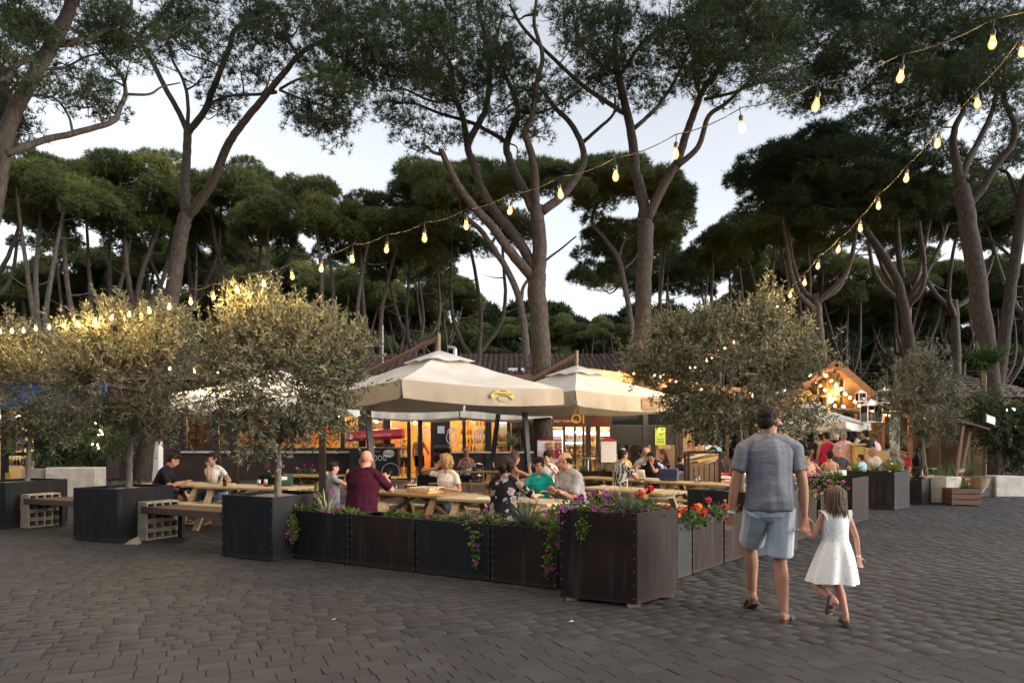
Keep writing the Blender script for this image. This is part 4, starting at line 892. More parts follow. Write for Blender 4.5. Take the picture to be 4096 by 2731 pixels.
mb = MB(); mb.box((-.4, 2.5, ZV(1400, 24) / 2), (4.6, 2.4, ZV(1400, 24) - .1)); mb.build('wall', m_darkwall, kb)
# ------------------------------------------------------------------ steel planters
def steel_mat(name, c1, c2, c3):
    m = mat(name, c1, c2, scale=2.6, rough=.62, bump=.12, bscale=120, spec=.22, stretch=(1, 1, .22), ramp=(.3, .7))
    nt = m.node_tree; b = nt.nodes['Principled BSDF']; src = b.inputs['Base Color'].links[0].from_socket
    g = nt.nodes.new('ShaderNodeNewGeometry'); n = nt.nodes.new('ShaderNodeTexNoise'); n.inputs['Scale'].default_value = 1.7; n.inputs['Detail'].default_value = 8; nt.links.new(g.outputs['Position'], n.inputs['Vector'])
    rp = nt.nodes.new('ShaderNodeValToRGB'); rp.color_ramp.elements[0].position = .5; rp.color_ramp.elements[1].position = .68; nt.links.new(n.outputs['Fac'], rp.inputs[0])
    mx = nt.nodes.new('ShaderNodeMixRGB'); nt.links.new(rp.outputs[0], mx.inputs[0]); nt.links.new(src, mx.inputs[1]); mx.inputs[2].default_value = (*c3, 1); mp = nt.nodes.new('ShaderNodeMapping'); mp.inputs['Scale'].default_value = (9, 9, .9); nt.links.new(g.outputs['Position'], mp.inputs[0]); n2 = nt.nodes.new('ShaderNodeTexNoise'); n2.inputs['Scale'].default_value = 1.4; n2.inputs['Detail'].default_value = 7; nt.links.new(mp.outputs[0], n2.inputs['Vector'])
    r2 = nt.nodes.new('ShaderNodeValToRGB'); r2.color_ramp.elements[0].position = .55; r2.color_ramp.elements[1].position = .8; r2.color_ramp.elements[1].color = (.55, .55, .55, 1); nt.links.new(n2.outputs['Fac'], r2.inputs[0])   # dusty water streaks
    m3 = nt.nodes.new('ShaderNodeMixRGB'); nt.links.new(r2.outputs[0], m3.inputs[0]); nt.links.new(mx.outputs[0], m3.inputs[1]); m3.inputs[2].default_value = (.075, .066, .058, 1); nt.links.new(m3.outputs[0], b.inputs['Base Color'])
    sz = nt.nodes.new('ShaderNodeSeparateXYZ'); nt.links.new(g.outputs['Position'], sz.inputs[0]); n4 = nt.nodes.new('ShaderNodeTexNoise'); n4.inputs['Scale'].default_value = 7; n4.inputs['Detail'].default_value = 6; nt.links.new(g.outputs['Position'], n4.inputs['Vector'])
    ms = nt.nodes.new('ShaderNodeMath'); ms.operation = 'MULTIPLY_ADD'; ms.inputs[1].default_value = -6.5; ms.inputs[2].default_value = .55; nt.links.new(sz.outputs[2], ms.inputs[0]); mm_ = nt.nodes.new('ShaderNodeMath'); mm_.operation = 'MULTIPLY'; mm_.use_clamp = True; nt.links.new(ms.outputs[0], mm_.inputs[0]); nt.links.new(n4.outputs['Fac'], mm_.inputs[1])
    m4 = nt.nodes.new('ShaderNodeMixRGB'); nt.links.new(mm_.outputs[0], m4.inputs[0]); nt.links.new(m3.outputs[0], m4.inputs[1]); m4.inputs[2].default_value = (.11, .085, .06, 1); nt.links.new(m4.outputs[0], b.inputs['Base Color'])      # soil splashed on the foot
    return m
m_cor = steel_mat('rusted_steel', (.0134, .0080, .0067), (.0257, .0147, .0116), (.0337, .0184, .0122))
m_blu = steel_mat('mill_steel', (.0101, .0112, .0135), (.0191, .0207, .0242), (.0168, .0135, .0123))
m_gry = steel_mat('grey_steel', (.0281, .0320, .0360), (.0477, .0523, .0562), (.0393, .0393, .0393))
m_dk = steel_mat('dark_steel', (.0073, .0079, .0095), (.0140, .0151, .0174), (.0158, .0112, .0095))
m_rivet = mat('steel_rivet', (.5, .5, .5), rough=.35, metal=.8)
m_pot = mat('potting_soil', (.03, .022, .015), (.075, .055, .04), scale=12, rough=1, bump=.8, bscale=40)
m_grav = mat('pale_planter_gravel', (.2, .17, .14), (.36, .32, .27), scale=40, rough=1, bump=.8, bscale=60)
def planter(label, poly, h, mats, z0=.012, drop=.07, group='steel planters', soil=None, feet=True):
    """poly: four ground corners, counter-clockwise from above"""
    c = sum((Vector((p[0], p[1], 0)) for p in poly), Vector()) / 4
    root = thing('steel_planter', label, 'planter', c, 0, group); pl = [Vector((p[0], p[1], 0)) - c for p in poly]
    rv = MB()
    for i in range(4):
        a, b = pl[i], pl[(i + 1) % 4]; d = (b - a); L = d.length; d.normalize(); n = Vector((d.y, -d.x, 0))       # outward
        ang = atan2(d.y, d.x); mid = (a + b) / 2 - n * .006
        q = MB(); q.box((mid.x, mid.y, z0 + h / 2), (L - .004 if i % 2 == 0 else L - .028, .01, h), rz=ang)
        mi = mid - n * .02; q.box((mi.x, mi.y, z0 + h - .006), (L - .06, .032, .008), rz=ang)
        q.build('panel', mats[i % len(mats)], root, bevel=.002)
        for e in ((a + d * .022, b - d * .022) if i % 2 == 0 else ()):
            for k in range(7):
                z = z0 + h * (.06 + .88 * k / 6); rv.ball((e + n * .001) + Vector((0, 0, z)), .004, 6, 4)
    tag(rv.build('rivets', m_rivet, root), kind='stuff')
    cc = Vector((0, 0, 0)); inn = [p * .93 for p in pl]; N = 9; vs = []
    rg_ = random.Random(label)
    for i in range(N + 1):
        for j in range(N + 1):
            p = inn[0].lerp(inn[1], i / N).lerp(inn[3].lerp(inn[2], i / N), j / N); vs.append((p.x, p.y, z0 + h - drop + rg_.uniform(-.012, .015)))
    q = MB(); q.add(vs, [(i * (N + 1) + j, (i + 1) * (N + 1) + j, (i + 1) * (N + 1) + j + 1, i * (N + 1) + j + 1) for i in range(N) for j in range(N)]); q.build('soil', soil or m_pot, root, smooth=True)
    if feet and z0 > .02:
        for p in pl: q = MB(); f = p * .8; q.box((f.x, f.y, z0 / 2), (.12, .12, z0)); q.build('foot_block', mat('foot_brick', (.2, .12, .09), (.28, .2, .15), scale=10, rough=.9), root)
    return root
V2 = lambda x, y: Vector((x, y, 0))
# corner planter
planter('tall rust-brown corner planter nearest the camera', [V2(.46, 6.62), V2(1.147, 6.29), V2(1.65, 6.78), V2(1.02, 7.2)], .84, [m_cor, m_cor, m_cor, m_cor], z0=.03)
# front low row, left to right
FA, FB = V2(-2.9, 8.97), V2(.47, 7.05); fd = (FB - FA).normalized(); fp = Vector((-fd.y, fd.x, 0))
bs = [0, .262, .525, .79, 1.0]; fm = [m_dk, m_cor, m_blu, m_cor]
fl = ['dark low planter next to the tall left planter, magenta petunias over its left corner', 'brown low planter with almost no flowers, second of the front row', 'blue-black low planter with one long trailing stem, third of the front row', 'brown low planter against the tall corner planter']
L = (FB - FA).length
for i in range(4):
    a, b = FA + fd * (bs[i] * L + .006), FA + fd * (bs[i + 1] * L - .006)
    planter(fl[i], [a, b, b + fp * .44, a + fp * .44], .615, [fm[i]])
# tall left planters with olive trees
def sq(c0, ang, w, d): 
    dx = Vector((cos(ang), sin(ang), 0)); dy = Vector((-sin(ang), cos(ang), 0)); return [c0 - dx * w, c0, c0 + dy * d, c0 - dx * w + dy * d]
planter('tall blue-black planter holding the bushiest olive, end of the front row', sq(V2(-3.04, 8.66), R(-27.5), .93, 1.02), .81, [m_dk, m_blu], soil=m_grav, drop=.05)
planter('tall blue-black planter between the two cinder block benches', sq(G(470, 2172), R(-20), .93, 1.05), .8, [m_blu, m_dk], soil=m_grav, drop=.05)
planter('tall dark planter at the left edge of the picture', sq(G(20, 2116), R(-14), 1.0, 1.25), .8, [m_dk, m_blu], soil=m_grav, drop=.05)
# right-hand row along the path
planter('grey low planter half hidden behind the tall corner planter', [V2(1.44, 7.08), V2(2.06, 7.82), V2(1.72, 8.1), V2(1.1, 7.36)], .6, [m_gry, m_cor])
planter('brown low planter with red geraniums, right of the grey one', [V2(2.075, 7.835), V2(2.635, 8.505), V2(2.3, 8.79), V2(1.735, 8.115)], .6, [m_cor])
planter('brown low planter directly behind the walking man\'s left hand', [V2(2.66, 8.535), V2(3.2, 9.14), V2(2.86, 9.43), V2(2.33, 8.82)], .6, [m_cor])
planter('tall planter with the wide olive tree behind the walking man', [V2(3.22, 8.98), V2(4.03, 9.62), V2(3.32, 10.4), V2(2.5, 9.75)], .84, [m_gry, m_dk], soil=m_grav)
planter('low planter behind the girl\'s hand, pink flowers spilling over', [V2(4.25, 10.3), V2(5.0, 11.2), V2(4.65, 11.5), V2(3.9, 10.6)], .62, [m_cor, m_blu])
planter('dark tall planter with plain leafy top, directly right of the girl\'s head', [V2(6.27, 12.57), V2(6.92, 13.25), V2(6.35, 13.85), V2(5.72, 13.2)], .84, [m_cor, m_blu])
planter('low planter between the leafy tall planter and the girl', [V2(5.2, 11.5), V2(5.95, 12.4), V2(5.6, 12.7), V2(4.85, 11.8)], .62, [m_cor])
planter('wide dark planter with rust stains and grassy top', [V2(8.5, 15.17), V2(9.06, 15.55), V2(8.5, 16.4), V2(7.5, 15.75)], .83, [m_blu, m_cor, m_cor, m_dk])
planter('low brown planter with magenta flowers next to the white concrete one', [V2(9.85, 16.4), V2(10.42, 16.95), V2(9.8, 17.5), V2(9.1, 16.75)], .61, [m_blu, m_cor, m_cor, m_cor])
# planters further back
planter('dark planter box with grassy plants before the gumball machines', [V2(1.45, 17.0), V2(2.6, 17.0), V2(2.6, 17.6), V2(1.45, 17.6)], .75, [m_dk])
planter('low planter with bright green trailing plant beside the bistro chairs', [V2(2.55, 15.6), V2(3.1, 15.75), V2(2.95, 16.2), V2(2.4, 16.05)], .6, [m_dk])
planter('low planter of magenta petunias between the left planters', [V2(-8.55, 14.2), V2(-6.9, 13.9), V2(-6.8, 14.4), V2(-8.45, 14.7)], .55, [m_dk])
planter('dark planter with pink flowers under the restaurant window', [V2(-6.9, 18.6), V2(-5.2, 18.5), V2(-5.2, 18.95), V2(-6.9, 19.05)], .6, [m_dk])
planter('low dark planter by the shop door under the far picnic table', [V2(-2.7, 19.4), V2(-1.9, 19.4), V2(-1.9, 19.9), V2(-2.7, 19.9)], .55, [m_dk])
planter('dark planter with shrubs between the leaning umbrella masts', [V2(.1, 16.4), V2(.9, 16.4), V2(.9, 16.9), V2(.1, 16.9)], .55, [m_cor])

# ------------------------------------------------------------------ plants
m_lf_green = leaf_mat('petunia_leaves', (.05, .095, .02), (.17, .23, .06), trans=.3)
m_lf_grey = leaf_mat('gazania_leaves', (.055, .085, .045), (.17, .21, .14), trans=.2)
m_lf_dark = leaf_mat('geranium_leaves', (.03, .07, .02), (.1, .16, .05), trans=.25)
m_lf_var = leaf_mat('striped_leaves', (.1, .15, .06), (.5, .5, .33), trans=.25)
m_lf_yel = leaf_mat('croton_leaves', (.12, .16, .02), (.42, .38, .06), trans=.25)
FLC = {'magenta': (.26, .006, .19), 'purple': (.13, .01, .16), 'red': (.45, .008, .01), 'orange': (.65, .22, .02), 'yellow': (.7, .5, .05), 'pink': (.6, .15, .32), 'white': (.7, .68, .6)}
BLOOM = {}
def bloom_mesh(kind, colr):
    key = (kind, colr)
    if key in BLOOM: return BLOOM[key]
    q = MB()
    if kind == 'petunia':
        n = 10; vs = [(0, 0, -.02)]
        for i in range(n):
            a = 2 * pi * i / n; r = .032 if i % 2 == 0 else .026; vs.append((cos(a) * r * .35, sin(a) * r * .35, -.004))
        for i in range(n):
            a = 2 * pi * i / n; r = .034 if i % 2 == 0 else .027; vs.append((cos(a) * r, sin(a) * r, .002 + (.004 if i % 2 else 0)))
        q.add(vs, [(0, 1 + i, 1 + (i + 1) % n) for i in range(n)] + [(1 + i, n + 1 + i, n + 1 + (i + 1) % n, 1 + (i + 1) % n) for i in range(n)])
    elif kind == 'geranium':
        r_ = random.Random(3)
        for k in range(14):
            d = Vector((r_.gauss(0, 1), r_.gauss(0, 1), r_.gauss(.3, 1))).normalized() * .032; t = d.orthogonal().normalized(); b = d.cross(t).normalized()
            vs = [d * .7] + [d + (t * cos(a) + b * sin(a)) * .017 for a in (0, 1.256, 2.513, 3.77, 5.03)]; q.add(vs, [(0, 1 + i, 1 + (i + 1) % 5) for i in range(5)])
    else:                                              # daisy-like, half closed
        for i in range(9):
            a = 2 * pi * i / 9; q.add([(cos(a - .2) * .006, sin(a - .2) * .006, 0), (cos(a + .2) * .006, sin(a + .2) * .006, 0), (cos(a + .15) * .02, sin(a + .15) * .02, .024), (cos(a - .15) * .02, sin(a - .15) * .02, .024)], [(0, 1, 2, 3)])
    me = bpy.data.meshes.new('bloom'); me.from_pydata(q.v, [], q.f); me.materials.append(mat('petal_' + colr, FLC[colr], tuple(min(1, x * 1.5 + .01) for x in FLC[colr]), scale=30, rough=.6, trans=.25)); BLOOM[key] = me; return me
def strips(rg, n, L, w, droop, spread, mat_, seg=4):
    V, F, T = [], [], []
    for k in range(n):
        a = rg.uniform(0, 2 * pi); d = Vector((cos(a), sin(a), 0)); l = L * rg.uniform(.55, 1.1); sp = spread * rg.uniform(.2, 1); sd = Vector((-d.y, d.x, 0)); o = d * rg.uniform(0, .03); b = len(V); ti = rg.uniform(0, 1)
        for i in range(seg + 1):
            t = i / seg; p = o + d * (l * sp * t) + Vector((0, 0, l * (t * (1 - .35 * sp) - droop * sp * t * t))); ww = w * (1 - t ** 2) * .5 + .0008
            V += [tuple(p - sd * ww), tuple(p + sd * ww)]; T += [ti, ti]
            if i: F.append((b + 2 * i - 2, b + 2 * i - 1, b + 2 * i + 1, b + 2 * i))
    return np.array(V), np.array(F), T
def bush(rg, n, rx, ry, rz, ll, lw):
    d = unit(rg.normal(size=(n, 3))); d[:, 2] = np.abs(d[:, 2]); p = d * (rg.uniform(.35, 1, (n, 1)) ** .6) * np.array([rx, ry, rz]); dr = unit(d + rg.normal(size=(n, 3)) * .7)
    sd = unit(np.cross(dr, rg.normal(size=(n, 3)))) * lw / 2; l = ll * rg.uniform(.6, 1.2, (n, 1))
    V = np.stack([p, p + dr * l * .5 + sd, p + dr * l, p + dr * l * .5 - sd], 1).reshape(-1, 3); return V, np.arange(len(V)).reshape(-1, 4), rg.uniform(0, 1, n).repeat(4)
PID = [100]
def plant(kind, c, size, label, colors=(), nb=0, hang=None, seed=None, group='flowers and herbs in the planters', ang=0):
    PID[0] += 1; rg = np.random.default_rng(seed or PID[0]); s = size; c = Vector(c)
    nm = {'petunia': 'petunia_plant', 'gazania': 'gazania_plant', 'geranium': 'geranium_plant', 'grass': 'grass_tuft', 'striped': 'spider_plant', 'bush': 'leafy_plant', 'yellow': 'croton_plant', 'vine': 'trailing_plant'}[kind]
    s = size = size * (1.25 if c.y < 12 else 1.1); root = thing(nm, label, 'plant', c, ang, group)
    if kind in ('gazania', 'grass', 'striped'):
        V, F, T = strips(rg, {'gazania': 190, 'grass': 150, 'striped': 55}[kind], s * .52, {'gazania': .0105, 'grass': .008, 'striped': .017}[kind], .55, 1.0, None); mm = {'gazania': m_lf_grey, 'grass': m_lf_green, 'striped': m_lf_var}[kind]
        rx = rz = s * .4
    elif kind == 'yellow':
        V, F, T = strips(rg, 60, s * .9, .05, .4, .8, None); mm = m_lf_yel; rx = rz = s * .5
    else:
        rx, rz = s * .5, s * .34
        V, F, T = bush(rg, int(170 * max(1, s / .5)), rx, rx * .8, rz, .05 if kind != 'geranium' else .06, .026 if kind != 'geranium' else .05); mm = m_lf_dark if kind in ('geranium', 'bush') else m_lf_green
    if hang:
        hv = []
        for (dx, dy, dz) in hang:
            for t in np.linspace(0, 1, 26):
                b = np.array([dx * t ** .45, dy * t ** .45, dz * t ** 1.6]); hv.append(b)
        hv = np.array(hv); n = len(hv); rep = 7; pp = hv.repeat(rep, 0) + rg.normal(size=(n * rep, 3)) * .018; dr = unit(rg.normal(size=(n * rep, 3))); sd = unit(np.cross(dr, rg.normal(size=dr.shape))) * .013
        V2_ = np.stack([pp, pp + dr * .022 + sd, pp + dr * .045, pp + dr * .022 - sd], 1).reshape(-1, 3); k = len(V)
        F = np.concatenate([F, np.arange(len(V2_)).reshape(-1, 4) + k]); V = np.concatenate([V, V2_]); T = np.concatenate([np.asarray(T), rg.uniform(.4, 1, n * rep).repeat(4)])
    obj('foliage', fast_mesh('foliage', V, F, mm, tint=T), root)
    bk = {'petunia': 'petunia', 'geranium': 'geranium', 'gazania': 'daisy'}.get(kind, 'petunia')
    for i in range(nb):
        me = bloom_mesh(bk, colors[i % len(colors)]); o = obj('bloom', me, root)
        if hang and i % 2 == 0: 
            h = hang[i % len(hang)]; t = rg.uniform(.55, 1); p = Vector((h[0] * t ** .45, h[1] * t ** .45, h[2] * t ** 1.6)) + Vector((rg.normal(0, .03), -.03, rg.normal(0, .02)))
        else:
            d = Vector(rg.normal(size=3)); d.z = abs(d.z) * .8 + .3; d.y -= .3; d.normalize(); p = Vector((d.x * rx, d.y * rx * .85, d.z * rz * 1.08 + (.04 if kind == 'geranium' else .01)))
            if kind == 'geranium':
                p.z += .06; q = MB(); q.tube([(p.x * .5, p.y * .5, .03), p * .9, p], .003, 4); q.build('stem', mat('flower_stem', (.1, .16, .05), rough=.7), root)
            if kind == 'gazania': p.z += .04; q = MB(); q.tube([(p.x * .4, p.y * .4, .02), p], .003, 4); q.build('stem', mat('flower_stem', (.1, .16, .05), rough=.7), root)
        o.location = p; o.rotation_euler = (rg.normal(R(55), .4), 0, rg.normal(0, .6)) if bk == 'petunia' else (rg.normal(0, .3), rg.normal(0, .3), 0); o.scale = (.9, .9, .9) if bk == 'petunia' else (1.2,) * 3
    return root
def FP(t, d=.2, z=.56): return FA + fd * (t * L) + fp * d + Vector((0, 0, z))
PM = ('magenta', 'purple')
# front row, left to right
plant('petunia', FP(.005, .1, .58), .26, 'petunia spilling magenta blooms over the first low planter\'s left corner', ('magenta',), 8, hang=[(-.05, -.2, -.36), (-.1, -.16, -.3), (.02, -.18, -.32)])
plant('vine', FP(.05, .25, .6), .16, 'thin yellow-green stem standing at the left end of the front row', (), 0, hang=[(0, 0, .3), (.03, 0, .22)])
plant('striped', FP(.115, .2, .57), .62, 'grassy tuft with pale edges left of the man in burgundy', ('magenta',), 2)
plant('petunia', FP(.19, .15, .57), .3, 'sparse petunia below the elbow of the man in burgundy', ('magenta',), 3)
plant('vine', FP(.245, .14, .57), .24, 'wilted yellowish sprig at the seam of the first two low planters', (), 0)
plant('bush', FP(.405, .2, .55), .28, 'small bright green herb in the second low planter', (), 0)
plant('grass', FP(.485, .2, .56), .36, 'pale grassy herb at the right end of the second low planter', (), 0)
plant('bush', FP(.565, .2, .55), .24, 'low leafy herb at the left end of the third low planter', ('magenta',), 1)
plant('petunia', FP(.615, .14, .57), .2, 'small petunia with two magenta blooms under the pale table leg', ('magenta',), 3)
plant('gazania', FP(.67, .2, .57), .4, 'grey-green tuft left of the long trailing stem', (), 0)
plant('petunia', FP(.745, .15, .58), .42, 'petunia with a long trailing stem down the blue-black planter', ('magenta', 'purple'), 7, hang=[(-.09, -.17, -.42), (-.12, -.16, -.2), (-.02, -.15, -.1)])
plant('gazania', FP(.88, .22, .57), .74, 'big grey-green gazania with yellow buds under the floral blouse', ('yellow', 'white'), 5)
plant('geranium', FP(.965, .2, .57), .34, 'dark green geranium without flowers against the corner planter', (), 0)
plant('petunia', FP(.985, .07, .62), .34, 'petunia trailing magenta blooms down the corner planter\'s left edge', PM, 12, hang=[(-.03, -.13, -.42), (-.1, -.13, -.46), (0, -.12, -.2)])
# corner planter
K = lambda x, y, z=.8: Vector((x, y, z))
plant('petunia', K(.62, 6.78), .42, 'purple petunia at the left corner of the tall corner planter', ('purple', 'magenta'), 16, hang=[(-.12, -.14, -.06)])
plant('petunia', K(.84, 6.72), .5, 'dense purple petunia in the middle of the tall corner planter', ('purple', 'magenta', 'purple'), 22)
plant('vine', K(.72, 6.6, .82), .14, 'short green runner hanging over the front of the corner planter', (), 0, hang=[(-.02, -.09, -.17), (-.06, -.09, -.2)])
plant('gazania', K(1.1, 6.62), .66, 'spiky grey-green gazania with closed buds on the corner planter', ('yellow', 'white'), 6)
plant('geranium', K(1.32, 6.85), .36, 'red geranium at the right side of the corner planter', ('red',), 5)
plant('petunia', K(1.38, 6.68), .2, 'small purple petunia at the right rim of the corner planter', ('purple',), 4)
# right row
plant('geranium', Vector((1.95, 7.83, .56)), .42, 'bright red geranium behind the corner planter', ('red', 'red', 'orange'), 6)
plant('petunia', Vector((2.2, 8.2, .56)), .36, 'low green filler with small red blooms in the brown low planter', ('red', 'purple'), 4)
plant('geranium', Vector((2.45, 8.5, .56)), .36, 'geranium with one red head beside the man\'s hand', ('red',), 2)
plant('gazania', Vector((2.62, 8.7, .57)), .38, 'pink and yellow flowering herb by the man\'s wrist', ('pink', 'yellow', 'pink'), 7)
plant('striped', Vector((2.9, 9.1, .57)), .4, 'white-edged grass right beside the man\'s fingers', (), 0)
plant('gazania', Vector((2.86, 9.75, .77)), .3, 'small upright succulent in the olive planter behind the man', (), 0)
plant('petunia', Vector((4.45, 10.75, .58)), .62, 'pink and magenta petunia behind the girl\'s raised hand', ('pink', 'magenta', 'red'), 12)
plant('gazania', Vector((4.8, 11.15, .58)), .5, 'grey-green tuft left of the girl\'s head', ('white',), 2)
plant('petunia', Vector((5.35, 11.95, .6)), .85, 'yellow-green petunia with magenta blooms above the girl\'s head', ('magenta',), 9)
plant('grass', Vector((6.25, 13.1, .8)), .6, 'short grass on the tall planter right of the girl', (), 0)
plant('bush', Vector((6.0, 13.2, .8)), .55, 'rounded green herb on the tall planter right of the girl', (), 0)
for k, (x, y) in enumerate(((7.9, 15.75), (8.35, 15.7), (8.75, 15.75))):
    plant('grass', Vector((x, y, .79)), .75, ['feathery grass at the left end of the stained planter', 'feathery grass in the middle of the stained planter', 'feathery grass spilling over the right end of the stained planter'][k], ('magenta', 'yellow', 'orange') if k else (), 4 * (k > 0))
plant('petunia', Vector((9.25, 16.35, .6)), .7, 'petunia trailing magenta blooms beside the white concrete planter', ('magenta', 'purple', 'yellow'), 10, hang=[(-.2, -.4, -.4)])
plant('yellow', Vector((9.6, 17.1, .65)), .75, 'yellow-green croton beside the slim pale olive trunk', (), 0)
# further back
for k in range(5):
    x = -8.2 + k * .33; plant('petunia', Vector((x, 14.35 - k * .05, .5)), .5, ['petunia at the left end of the low planter by the kiosk wall', 'trailing magenta petunia left of the middle olive trunk', 'magenta petunia directly left of the middle olive trunk', 'petunia with yellow-green leaves behind the middle olive trunk', 'petunia behind the man in black'][k], ('magenta', 'purple'), 6, hang=[(-.1, -.25, -.4)] if k in (0, 1) else None)
plant('geranium', Vector((-6.5, 18.75, .56)), .6, 'pink geranium under the restaurant window beside the pale table', ('pink', 'magenta'), 6)
plant('geranium', Vector((-5.6, 18.7, .56)), .6, 'pink geranium under the restaurant window left of the boy', ('magenta', 'pink'), 5)
plant('gazania', Vector((1.8, 17.3, .7)), .6, 'grassy plant at the left of the dark planter by the gumball machine', (), 0)
plant('gazania', Vector((2.3, 17.3, .7)), .6, 'grassy plant at the right of the dark planter by the gumball machine', (), 0)
plant('petunia', Vector((2.75, 15.85, .55)), .75, 'bright green trailing plant with few magenta blooms by the bistro chairs', ('magenta',), 5, hang=[(-.2, -.35, -.5), (.1, -.35, -.4)])
plant('bush', Vector((.5, 16.6, .5)), .7, 'grey-green shrub between the leaning umbrella masts', (), 0)
plant('bush', Vector((-2.3, 19.6, .5)), .7, 'low shrub by the shop door', (), 0)
# concrete planter and other pots on the right
wc = thing('concrete_planter', 'white faceted concrete planter holding the slim olive tree', 'planter', (10.72, 17.1, 0))
m_conc = mat('pale_concrete', (.42, .4, .36), (.56, .54, .5), scale=4, rough=.85, bump=.3, bscale=50)
q = MB(); vs = []
for z, s in ((.02, .4), (.6, .46), (.66, .45)):
    for k in range(6): a = R(15 + 60 * k); vs.append((cos(a) * s, sin(a) * s, z))
q.add(vs, [(i * 6 + k, i * 6 + (k + 1) % 6, (i + 1) * 6 + (k + 1) % 6, (i + 1) * 6 + k) for i in range(2) for k in range(6)] + [tuple(range(5, -1, -1))]); q.build('shell', m_conc, wc)
q = MB(); q.lathe([(.44, .62), (.001, .63)], 12); q.build('soil', m_pot, wc)
cb = thing('concrete_block', 'white concrete barrier block lying at the right edge of the square', 'barrier', G(4010, 1984))
q = MB(); vs = [(-.36, -.25, 0), (.55, -.25, 0), (.55, .3, 0), (-.36, .3, 0), (-.32, -.2, .58), (.51, -.2, .56), (.51, .25, .56), (-.32, .25, .58)]
q.add(vs, [(3, 2, 1, 0), (4, 5, 6, 7), (0, 1, 5, 4), (1, 2, 6, 5), (2, 3, 7, 6), (3, 0, 4, 7)]); q.build('block', m_conc, cb, bevel=.02)
q = MB(); q.box((-.55, .1, .28), (.34, .5, .54)); q.build('end_block', mat('dark_concrete', (.1, .12, .12), (.16, .18, .17), scale=4, rough=.85), cb)
cw = thing('concrete_wall', 'pale concrete planter wall under the oleander by the kiosk', 'barrier', (XU(290, 18.6), 18.6, 0))
q = MB(); q.box((.1, 0, .42), (1.35, .5, .8)); q.build('block', m_conc, cw, bevel=.02); q = MB(); q.box((-.95, .12, .4), (.72, .5, .76)); q.build('block', mat('grey_concrete', (.25, .22, .19), (.34, .3, .26), scale=4, rough=.9), cw, bevel=.02)
gb = MB(); rr = np.random.default_rng(4)
V, F, T = strips(rr, 70, 1.0, .09, .35, .95, None, 5)
yu = thing('yucca_plant', 'spiky yucca head in front of the tiled hut', 'plant', P(3935, 1600, 22.5) - Vector((0, 0, ZV(1600, 22.5))))
zt = ZV(1450, 22.5); q = MB(); q.tube(catmull([(0, 0, 0), (.05, 0, zt * .5), (0, 0, zt)], 4), .07, 8); q.build('trunk', m_bark_olive, yu)
V3 = V.copy(); V3[:, 2] += zt; V4 = V * .9; V4[:, 2] *= -.6; V4[:, 2] += zt; VV = np.concatenate([V3, V4, V3 + np.array([.35, .1, -.1])]); n = len(V)
obj('leaves', fast_mesh('leaves', VV, np.concatenate([F, F + n, F + 2 * n]), m_lf_dark, tint=np.tile(np.asarray(T) * .6, 3)), yu)
dr = thing('dracaena_plant', 'tall spiky dracaena in a pot between the leaning masts', 'plant', (XU(2050, 19), 19, 0))
q = MB(); q.lathe([(.001, 0), (.16, 0), (.2, .35), (.17, .35), (.17, .3), (.001, .3)], 12); q.build('pot', mat('terracotta', (.22, .09, .05), (.3, .13, .08), scale=6, rough=.85), dr)
q = MB(); q.tube([(0, 0, .3), (.02, 0, .8), (0, 0, 1.45)], [.03, .025, .02], 6); q.build('stem', m_bark_olive, dr)
V, F, T = strips(rr, 90, .55, .03, .5, 1.0, None, 5); Va = V.copy(); Va[:, 2] += 1.4; Vb = V * .7; Vb[:, 2] *= -.6; Vb[:, 2] += 1.05
obj('leaves', fast_mesh('leaves', np.concatenate([Va, Vb]), np.concatenate([F, F + len(V)]), m_lf_var, tint=np.tile(np.asarray(T) * .8, 2)), dr)
for k, (u, Y, s) in enumerate(((3780, 19, .9), (3720, 20, .8), (3650, 20.5, .9), (3830, 20.5, 1.0), (3880, 23, 1.2))):
    r0 = plant('yellow' if False else 'grass', P(u, 1762, Y) - Vector((0, 0, CAM_H - .35)), s * 1.6, ['green strappy plant behind the leaning frame', 'potted strappy plant behind the slim olive trunk', 'dark strappy plant left of the slim olive trunk', 'dark strappy plant right of the leaning frame', 'dark strappy plant under the yucca'][k], (), 0, group='potted plants on the right')
    q = MB(); q.lathe([(.001, -.35), (.18, -.35), (.24, 0), (.2, 0), (.001, -.03)], 12); q.build('pot', MATS['terracotta'], r0)
